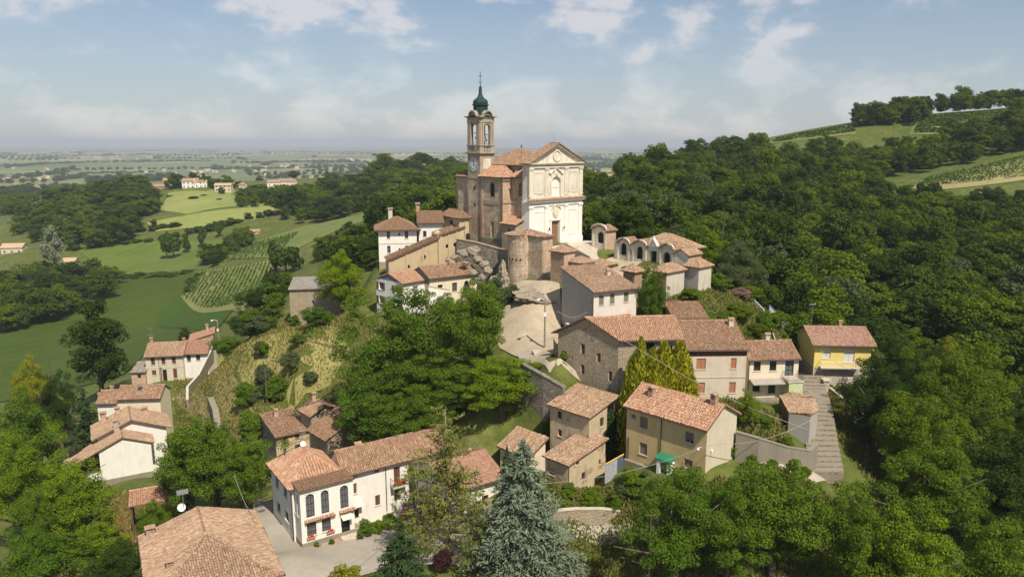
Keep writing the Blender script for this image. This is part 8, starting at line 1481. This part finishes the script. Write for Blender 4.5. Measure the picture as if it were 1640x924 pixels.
# long ramped steps on the right
A, B, C_, D_ = [Vector(p) for p in STEPS]; ls = empty('long_steps', ((A + B) / 2)); tag(ls, 'long flight of shallow stone steps between the shed and the yellow house', 'steps'); n = 24; o0 = (A + B) / 2
for i in range(n):
    f0, f1 = i / n, (i + 1.0) / n; a, b, c_, d_ = A.lerp(D_, f0), B.lerp(C_, f0), B.lerp(C_, f1), A.lerp(D_, f1); z = max([a.z] + [gz(p.x, p.y) for p in (a, b, c_, d_)]) + .12
    m = MB(); m.prism([((p - o0).x, (p - o0).y) for p in (a, b, c_, d_)], z - o0.z - 1.5, z - o0.z - .003 * (i % 2)); m.build('tread', 'concrete', ls)
    m = MB(); dr = (c_ - b).normalized() * .22; m.prism([((p - o0).x, (p - o0).y) for p in (d_ - dr, c_ - dr, c_ + dr * .12, d_ + dr * .12)], z - o0.z - .3, z - o0.z + .05); m.build('step_edge', 'rock', ls)
def thick_wall(name, label, pts, t, down, mat, cat='wall', coping='pale_stone', up=0.0):
    P = [Vector(p) for p in pts]; o = P[0].copy(); r = empty(name, o); tag(r, label, cat); m = MB(); mc = MB()
    for a, b in zip(P, P[1:]):
        d = Vector((b.x - a.x, b.y - a.y, 0)).normalized(); nn = Vector((-d.y, d.x, 0)) * t / 2; a2, b2 = a - o - d * .05, b - o + d * .05; dz = Vector((0, 0, down))
        for mm, k, hi, lo in ((m, 1.0, Vector((0, 0, up)), dz), (mc, 1.3, Vector((0, 0, up + .14)), Vector((0, 0, -up - .002)))):
            q = nn * k; vs = [a2 - q - lo, b2 - q - lo, b2 + q - lo, a2 + q - lo, a2 - q + hi, b2 - q + hi, b2 + q + hi, a2 + q + hi]; mm.add(vs, [(0, 3, 2, 1), (4, 5, 6, 7), (0, 1, 5, 4), (1, 2, 6, 5), (2, 3, 7, 6), (3, 0, 4, 7)])
    m.build('masonry', mat, r)
    if coping: mc.build('coping', coping, r)
    return r
thick_wall('garden_wall', 'curved concrete retaining wall of the garden below the small beige house', GARDENWALL, .35, 3.6, 'concrete', coping='concrete'); thick_wall('lane_wall', 'stone retaining wall under the pale lane', LANEWALL, .5, 6.5, 'grey_rubble', coping='grey_rubble'); thick_wall('road_wall', 'low rubble wall along the road below the storehouse', ROADWALL, .4, 6, 'rubble_stone')
thick_wall('row_wall', 'long garden wall climbing beside the left row of houses', LEFTWALL, .35, 2.6, 'concrete'); thick_wall('track_wall', 'low concrete culvert wall on the dry grass bank', LEFTWALL2, 1.0, 2.0, 'concrete', coping=None); thick_wall('terrace_wall', 'stone retaining wall with coping under the church flank', TERRACEWALL, .6, 7.5, 'grey_rubble', coping='old_brick')
thick_wall('piazza_wall', 'rubble wall at the piazza edge left of the stone farmhouse', RUBBLEWALL, 1.2, 3.5, 'rubble_stone', coping=None); thick_wall('balustrade_wall', 'white terrace parapet in front of the cream cottage', BALUS, .3, 3.0, 'white_plaster', coping='orange_brick')
ss = empty('stone_stair', (STAIR2[0], STAIR2[1], gz(STAIR2[0], STAIR2[1]) - .1), math.radians(20)); tag(ss, 'short stone stair beside the concrete lamp pole', 'steps')
for i in range(6): bracket_box(ss, 'step', 'pale_stone', 0, -.35 * (i + 1), -2, 1.8, -.35 * i - .004, .9 - .17 * i)
# covered stairway from the rectory up to the church door
a0, b0 = PORTICO[0]; pc = empty('covered_stairway', (a0[0], a0[1], CAM_Z - 24.5)); tag(pc, 'covered stairway with round windows climbing to the church', 'stairway')
f1 = sloped_portico(pc, a0, b0, CAM_Z - 24.5, 2.2, [(3.6, 2.3, .42), (6.6, 4.0, .42)], seed=71); a1, b1 = PORTICO[1]; f2 = sloped_portico(pc, a1, b1, CAM_Z - 22.0, 2.4, [(1.6, 3.2, .4), (3.3, 3.4, .4)], seed=72)
for e, x, h in ((f2, -.4, 6.2), (f2, 5.3, 8.3)):
    m = MB(); m.box(x, -.2, -5, x + .9, 2.4, h - .6); m.lathe([(.72, h - .6), (.6, h - .3), (.35, h)], 10, (x + .45, 1.1)); m.build('portal_pier', 'portico_plaster', e)
m = MB(); p, _ = outline('arch', 5.5, 6.4, 2.6, 5.4); m.slab([(a, -.24, z) for a, z in p], (0, .03, 0)); m.build('arched_door', 'interior_dark', f2)
# ------------------------------------------------------------------ rocks
def rock(x, y, z, r, label, seed, sx=1.0, sy=1.0, sz=.8, sub=4, group=None):
    nk = 26; bm = bmesh.new(); bmesh.ops.create_icosphere(bm, subdivisions=sub, radius=1.0); rs = np.random.default_rng(seed); k = unit(nk, rs); off = rs.uniform(.5, .95, nk); ph = rs.uniform(0, 6, 6)
    for v in bm.verts:
        d = np.array(v.co); m_ = min([off[i] / max(1e-3, d @ k[i]) for i in range(nk) if d @ k[i] > .2] + [1.05]); q = 1 + .06 * math.sin(7 * d[0] + 9 * d[2] + ph[0]) + .05 * math.sin(17 * d[1] - 8 * d[0] + ph[1]) + .03 * math.sin(31 * d[2] + 11 * d[1] + ph[2]) + rs.normal(0, .012); v.co = Vector(d * min(m_, 1.05) * q)
    me = bpy.data.meshes.new('boulder'); bm.to_mesh(me); bm.free(); me.materials.append(M('rock')); me.polygons.foreach_set('use_smooth', [True] * len(me.polygons)); o = bpy.data.objects.new('boulder', me); COL.objects.link(o); o.location = (x, y, z); o.scale = (r * sx, r * sy, r * sz); o.rotation_euler = (rs.uniform(-.3, .3), rs.uniform(-.3, .3), rs.uniform(0, 6)); tag(o, label, 'rock', group); return o
for i, (x, y, z, r) in enumerate(BOULDERS): rock(x, y, z - .5, r * .46, 'pale weathered boulder in the rock pile under the church flank', 300 + i, 1.15, 1.0, .95, group='boulders of the rock pile')
x, y, z = SLAB[0]; rock(x + .5, y + 1, gz(x, y) - .1, 4.4, 'broad flat rock outcrop in front of the bastion chapel', 340, 1.2, 1.0, .33, 5).rotation_euler = (.12, .05, .4); x, y, z = BOULDERS[9][:3]; rock(x + 2, y + 1.5, z - .8, 2.7, 'dark rock face between the boulders and the bastion chapel', 341, 1.1, .8, 1.2, 5)
# ------------------------------------------------------------------ remaining small buildings
house('ruin', 'stone_ruin', 'tall roofless-looking rubble stone building left of the lone light tree', 'rubble_stone', 'mF', 1.0, 'slab_grey', tw=.4, flat=True, gutter=False, cat='ruin', sill=None, ops=[('F', 4.2, 4.6, 4.4, 5.2, 'vent')])
house('lowbehind', 'low_back_house', 'low tile-roofed building tucked behind the tan house', 'pale_stone', 'mF', 1.2, 'tile_weathered', gutter=False, oe=.3, og=.2)
d = HOUSES['tileshed']; w_, l_, h_ = d['wR'], d['wL'], d['h']; tsd = empty('tiled_shelter', (d['x'], d['y'], d['zb']), math.radians(d['az'])); tag(tsd, 'narrow tiled garden shelter roof by the poppy bank', 'shelter')
roof_object(tsd, [[(-.3, -.3, h_), (w_ + .3, -.3, h_), (w_ + .3, l_, h_ + .75), (-.3, l_, h_ + .75)]], 'tile_salmon', [((-.3, l_, h_ + .8), (w_ + .3, l_, h_ + .8))], seed=91)
for x in (0, w_ / 2, w_): 
    for y in (0, l_ - .2): bracket_box(tsd, 'post', 'eave_wood', x - .1, y, -3, x + .1, y + .2, h_ + y / l_ * .7 - .15)
S = [Vector(p) for p in SHEDROOF]; sd = empty('curved_shed', S[5]); tag(sd, 'bent shed with old tile roof along the long steps', 'shed'); L6 = [p - S[5] for p in S]
z0, z1 = -.1, .9; top = [(p.x, p.y, 0) for p in L6]; mid = (Vector(top[5]).lerp(Vector(top[4]), .5), Vector(top[0]).lerp(Vector(top[1]), .5))
m = MB(); m.prism([(p.x * .97, p.y * .97) for p in L6][::-1], -5, -.25); m.build('wall', 'grey_plaster', sd)
q = lambda i, z: (L6[i].x, L6[i].y, z); roof_object(sd, [[q(0, -.2), q(5, -.25), q(4, .0), q(2, .55)], [q(0, -.2), q(2, .55), q(1, .1)], [q(4, .0), q(3, -.05), q(2, .55)]], 'tile_pale', [(q(0, -.15), q(2, .6))], seed=92)
m = MB(); a, b = L6[5] * 1.0, L6[0]; m.slab([(a.x - .06, a.y - .05, -4), (b.x - .06, b.y, -4), (b.x - .06, b.y, -.35), (a.x - .06, a.y - .05, -.35)], (.05, 0, 0)); m.build('plank_side', 'plank_brown', sd)
# gate pillar and front wall of the yellow house, little garage
yr = HOUSES['yellow']; e = empty('gate_pillar', (yr['x'] + .6, yr['y'] - 3.2, yr['zb'] - .5)); tag(e, 'pale stone gate pillar before the yellow house', 'pillar'); bracket_box(e, 'shaft', 'pale_cladding', -.4, -.4, -2, .4, .4, 2.2); bracket_box(e, 'cap', 'pale_stone', -.55, -.55, 2.2, .55, .55, 2.45)
thick_wall('yard_wall', 'low yard wall with mesh fence below the yellow house', [(yr['x'] + 1.2, yr['y'] - 3.4, yr['zb'] + .6), (yr['x'] + 3.0, yr['y'] - 7.5, yr['zb'] - .8), (yr['x'] + 4.5, yr['y'] - 14, yr['zb'] - 2.6)], .3, 2.5, 'concrete')
HOUSES['garage'] = dict(x=yr['x'] + 9.3, y=yr['y'] + 1.0, zb=yr['zb'] - .3, h=2.4, az=-4, wL=4, wR=3.2, win=[]); house('garage', 'red_roofed_hut', 'small hut with orange roof right of the yellow house', 'pale_stone', 'mL', -.5, 'tile_red', tw=.3, gutter=False, cat='hut')
# ------------------------------------------------------------------ poles, cables, fences
for lab, p, k in POLES:
    x, y, zt = p; g = gz(x, y); r = empty('utility_pole', (x, y, g)); tag(r, lab, 'pole'); m = MB(); m.tube([(0, 0, -1), (0, 0, zt - g)], [.05, .04] if 'thin' in lab else [.16, .10], 8); m.build('shaft', 'concrete' if k else 'bark', r)
    if k: m = MB(); m.tube([(0, 0, zt - g - .4), (-.6, -.3, zt - g + .1), (-1.0, -.5, zt - g)], .04, 5); m.lathe([(.05, zt - g + .1), (.28, zt - g - .05), (.2, zt - g - .25)], 8, (-1.0, -.5)); m.build('lamp', 'white_metal', r); m = MB(); m.box(-.2, -.25, zt - g - 2.6, .2, -.12, zt - g - 2.0); m.build('box', 'white_metal', r)
    else: m = MB(); m.tube([(-.5, 0, zt - g - .3), (.5, 0, zt - g - .3)], .05, 4); m.build('cross_arm', 'bark', r)
CAB = ['cable crossing in front of the tan house and garden', 'cable from the storehouse bank to the ochre house corner', 'cable from the ochre house to the shed', 'cable across the villa yard', 'cable beside the big hipped roof', 'thin cable on the grey side wall', 'cable beside the yellow house']
for (a, b), lab in zip(CABLES, CAB):
    a, b = Vector(a), Vector(b); m = MB(); m.tube([a.lerp(b, i / 12) - Vector((0, 0, .9 * math.sin(math.pi * i / 12))) for i in range(13)], .028, 4); tag(m.build('cable', 'cable'), lab, 'cable')
def mesh_fence(name, label, pts, h, mat, rail, n):
    P = [Vector((p[0], p[1], gz(p[0], p[1]) + .15)) for p in pts]; o = P[0].copy(); r = empty(name, o); tag(r, label, 'fence')
    for a, b in zip(P, P[1:]):
        for i in range(n): p = a.lerp(b, i / (n - 1)) - o; m = MB(); m.box(p.x - .05, p.y - .05, p.z - 2.5, p.x + .05, p.y + .05, p.z + h); m.build('post', rail, r)
        for zz in (.1, h / 2, h): m = MB(); m.tube([a - o + Vector((0, 0, zz)), b - o + Vector((0, 0, zz))], .05, 4); m.build('rail', rail, r)
        m = MB(); m.slab([a - o + Vector((0, 0, .1)), b - o + Vector((0, 0, .1)), b - o + Vector((0, 0, h * .85)), a - o + Vector((0, 0, h * .85))], (0, .03, 0)); m.build('panel', mat, r)
mesh_fence('ramp_fence', 'white railing going down the bank behind the small beige house', FENCE, 1.0, 'white_metal', 'white_metal', 5); mesh_fence('court_fence', 'blue-framed fence panel on the bank behind the houses', FENCE2, 1.5, 'pale_stone', 'blue_paint', 4)
a, b = [Vector(p) for p in PANELFENCE]; pf = empty('sheet_fence', a); tag(pf, 'grey and blue sheet metal fence with yellow edge beside the storehouse', 'fence'); n = 6
for i in range(n):
    p, q_ = (b - a) * (i / n), (b - a) * ((i + .97) / n); m = MB(); m.slab([p - Vector((0, 0, 2.4)), q_ - Vector((0, 0, 2.4)), q_, p], (0, .05, 0)); m.build('sheet', 'corrugated' if i < 4 else 'tarp_blue', pf)
m = MB(); m.tube([Vector((0, -.02, .05)), b - a + Vector((0, -.02, .05))], .09, 5); m.build('edge', 'yellow_edge', pf)
# ivy on the tall beige house
hb = HOUSES['B']; iv = empty('ivy', (hb['x'], hb['y'], hb['zb']), math.radians(hb['az'])); tag(iv, 'dark ivy mass between the tall beige house and the ochre house', 'ivy'); V, Fq = blob_leaves(9000, hb['wR'] + 1.1, .6, 4.6, 1.7, 1.2, 3.9, .2, 8); np_mesh('leaves', V, Fq, 'ivy', iv)
m = MB(); m.tube([(hb['wR'] + 1, .8, -2), (hb['wR'] + 1.1, .7, 4), (hb['wR'] + 1.2, .6, 7)], [.2, .15, .05], 6); m.build('stem', 'bark', iv)
# ------------------------------------------------------------------ grass tufts and poppies: nobody could count them
def tufts(name, polys, n, size, mat, label, seed, hgt=.5):
    rs = np.random.default_rng(seed); C = []
    for poly in polys:
        xs = [p[0] for p in poly]; ys = [p[1] for p in poly]; k = 0
        while k < n // len(polys):
            x, y = rs.uniform(min(xs), max(xs)), rs.uniform(min(ys), max(ys))
            if inside(poly, x, y): C.append((x, y, gz(x, y))); k += 1
    C = np.array(C); n = len(C); C[:, 2] += rs.random(n) * hgt * .5; A = np.array([0, 0, 1.0]) + rs.normal(0, .35, (n, 3)); a = rs.uniform(0, 6.283, n); B = np.stack([np.cos(a), np.sin(a), np.zeros(n)], -1); s = (size * rs.uniform(.5, 1.4, n))[:, None]
    V = np.stack([C - B * s * .35, C + B * s * .35, C + A * s + B * s * .2, C + A * s - B * s * .2], 1).reshape(-1, 3); o = np_mesh(name, V, np.arange(n * 4).reshape(-1, 4), mat); tag(o, label, kind='stuff')
slope = [(-75, 160), (-42, 150), (-20, 122), (-8, 108), (-22, 96), (-40, 104), (-55, 112), (-62, 130)]; bank = [(2, 84), (12, 80), (20, 74), (32, 78), (38, 76), (36, 66), (-2, 66), (0, 76)]; left = [(-60, 108), (-40, 92), (-38, 78), (-60, 84), (-70, 100)]
court = [(14, 118), (24, 132), (44, 124), (48, 112), (36, 104), (22, 106)]; lanes = [(-6, 116), (6, 112), (12, 96), (2, 84), (-10, 96)]; rsd = [(38, 108), (44, 78), (62, 74), (66, 108), (54, 118)]; front = [(-18, 64), (-18, 50), (40, 50), (40, 66), (10, 66)]
tufts('slope_grass', [slope, bank, left, court, rsd, front], 170000, .25, 'grass_blade', 'long green grass on the village slopes', 61); tufts('dry_grass', [slope, left], 30000, .26, 'grass_dry', 'dry yellow grass tufts on the slopes', 62); tufts('poppies', [[(-58, 106), (-48, 100), (-44, 88), (-52, 90), (-60, 100)]], 900, .16, 'flower_red', 'red poppies on the bank below the white gabled house', 63, 1.2)
gd = [(25, 82), (33, 82), (34, 90), (26, 92)]; tufts('garden_grass', [gd], 4000, .35, 'grass_blade', 'grass in the walled garden', 64)

# ------------------------------------------------------------------ summer haze: one closed box of thin air round the whole place
m = MB(); m.box(-27000, -400, CAM_Z - 140, 27000, 27000, CAM_Z + 95); hz = m.build('haze', 'cable'); tag(hz, 'pale summer haze over the plain', kind='stuff')
hm = bpy.data.materials.new('haze_air'); hm.use_nodes = True; t_ = hm.node_tree; t_.nodes.clear(); vo_ = t_.nodes.new('ShaderNodeVolumePrincipled'); ou_ = t_.nodes.new('ShaderNodeOutputMaterial')
vo_.inputs['Color'].default_value = (0.68, 0.75, 0.84, 1); vo_.inputs['Density'].default_value = 1.1e-4; vo_.inputs['Anisotropy'].default_value = 0.0
t_.links.new(vo_.outputs[0], ou_.inputs['Volume']); hz.data.materials.clear(); hz.data.materials.append(hm)
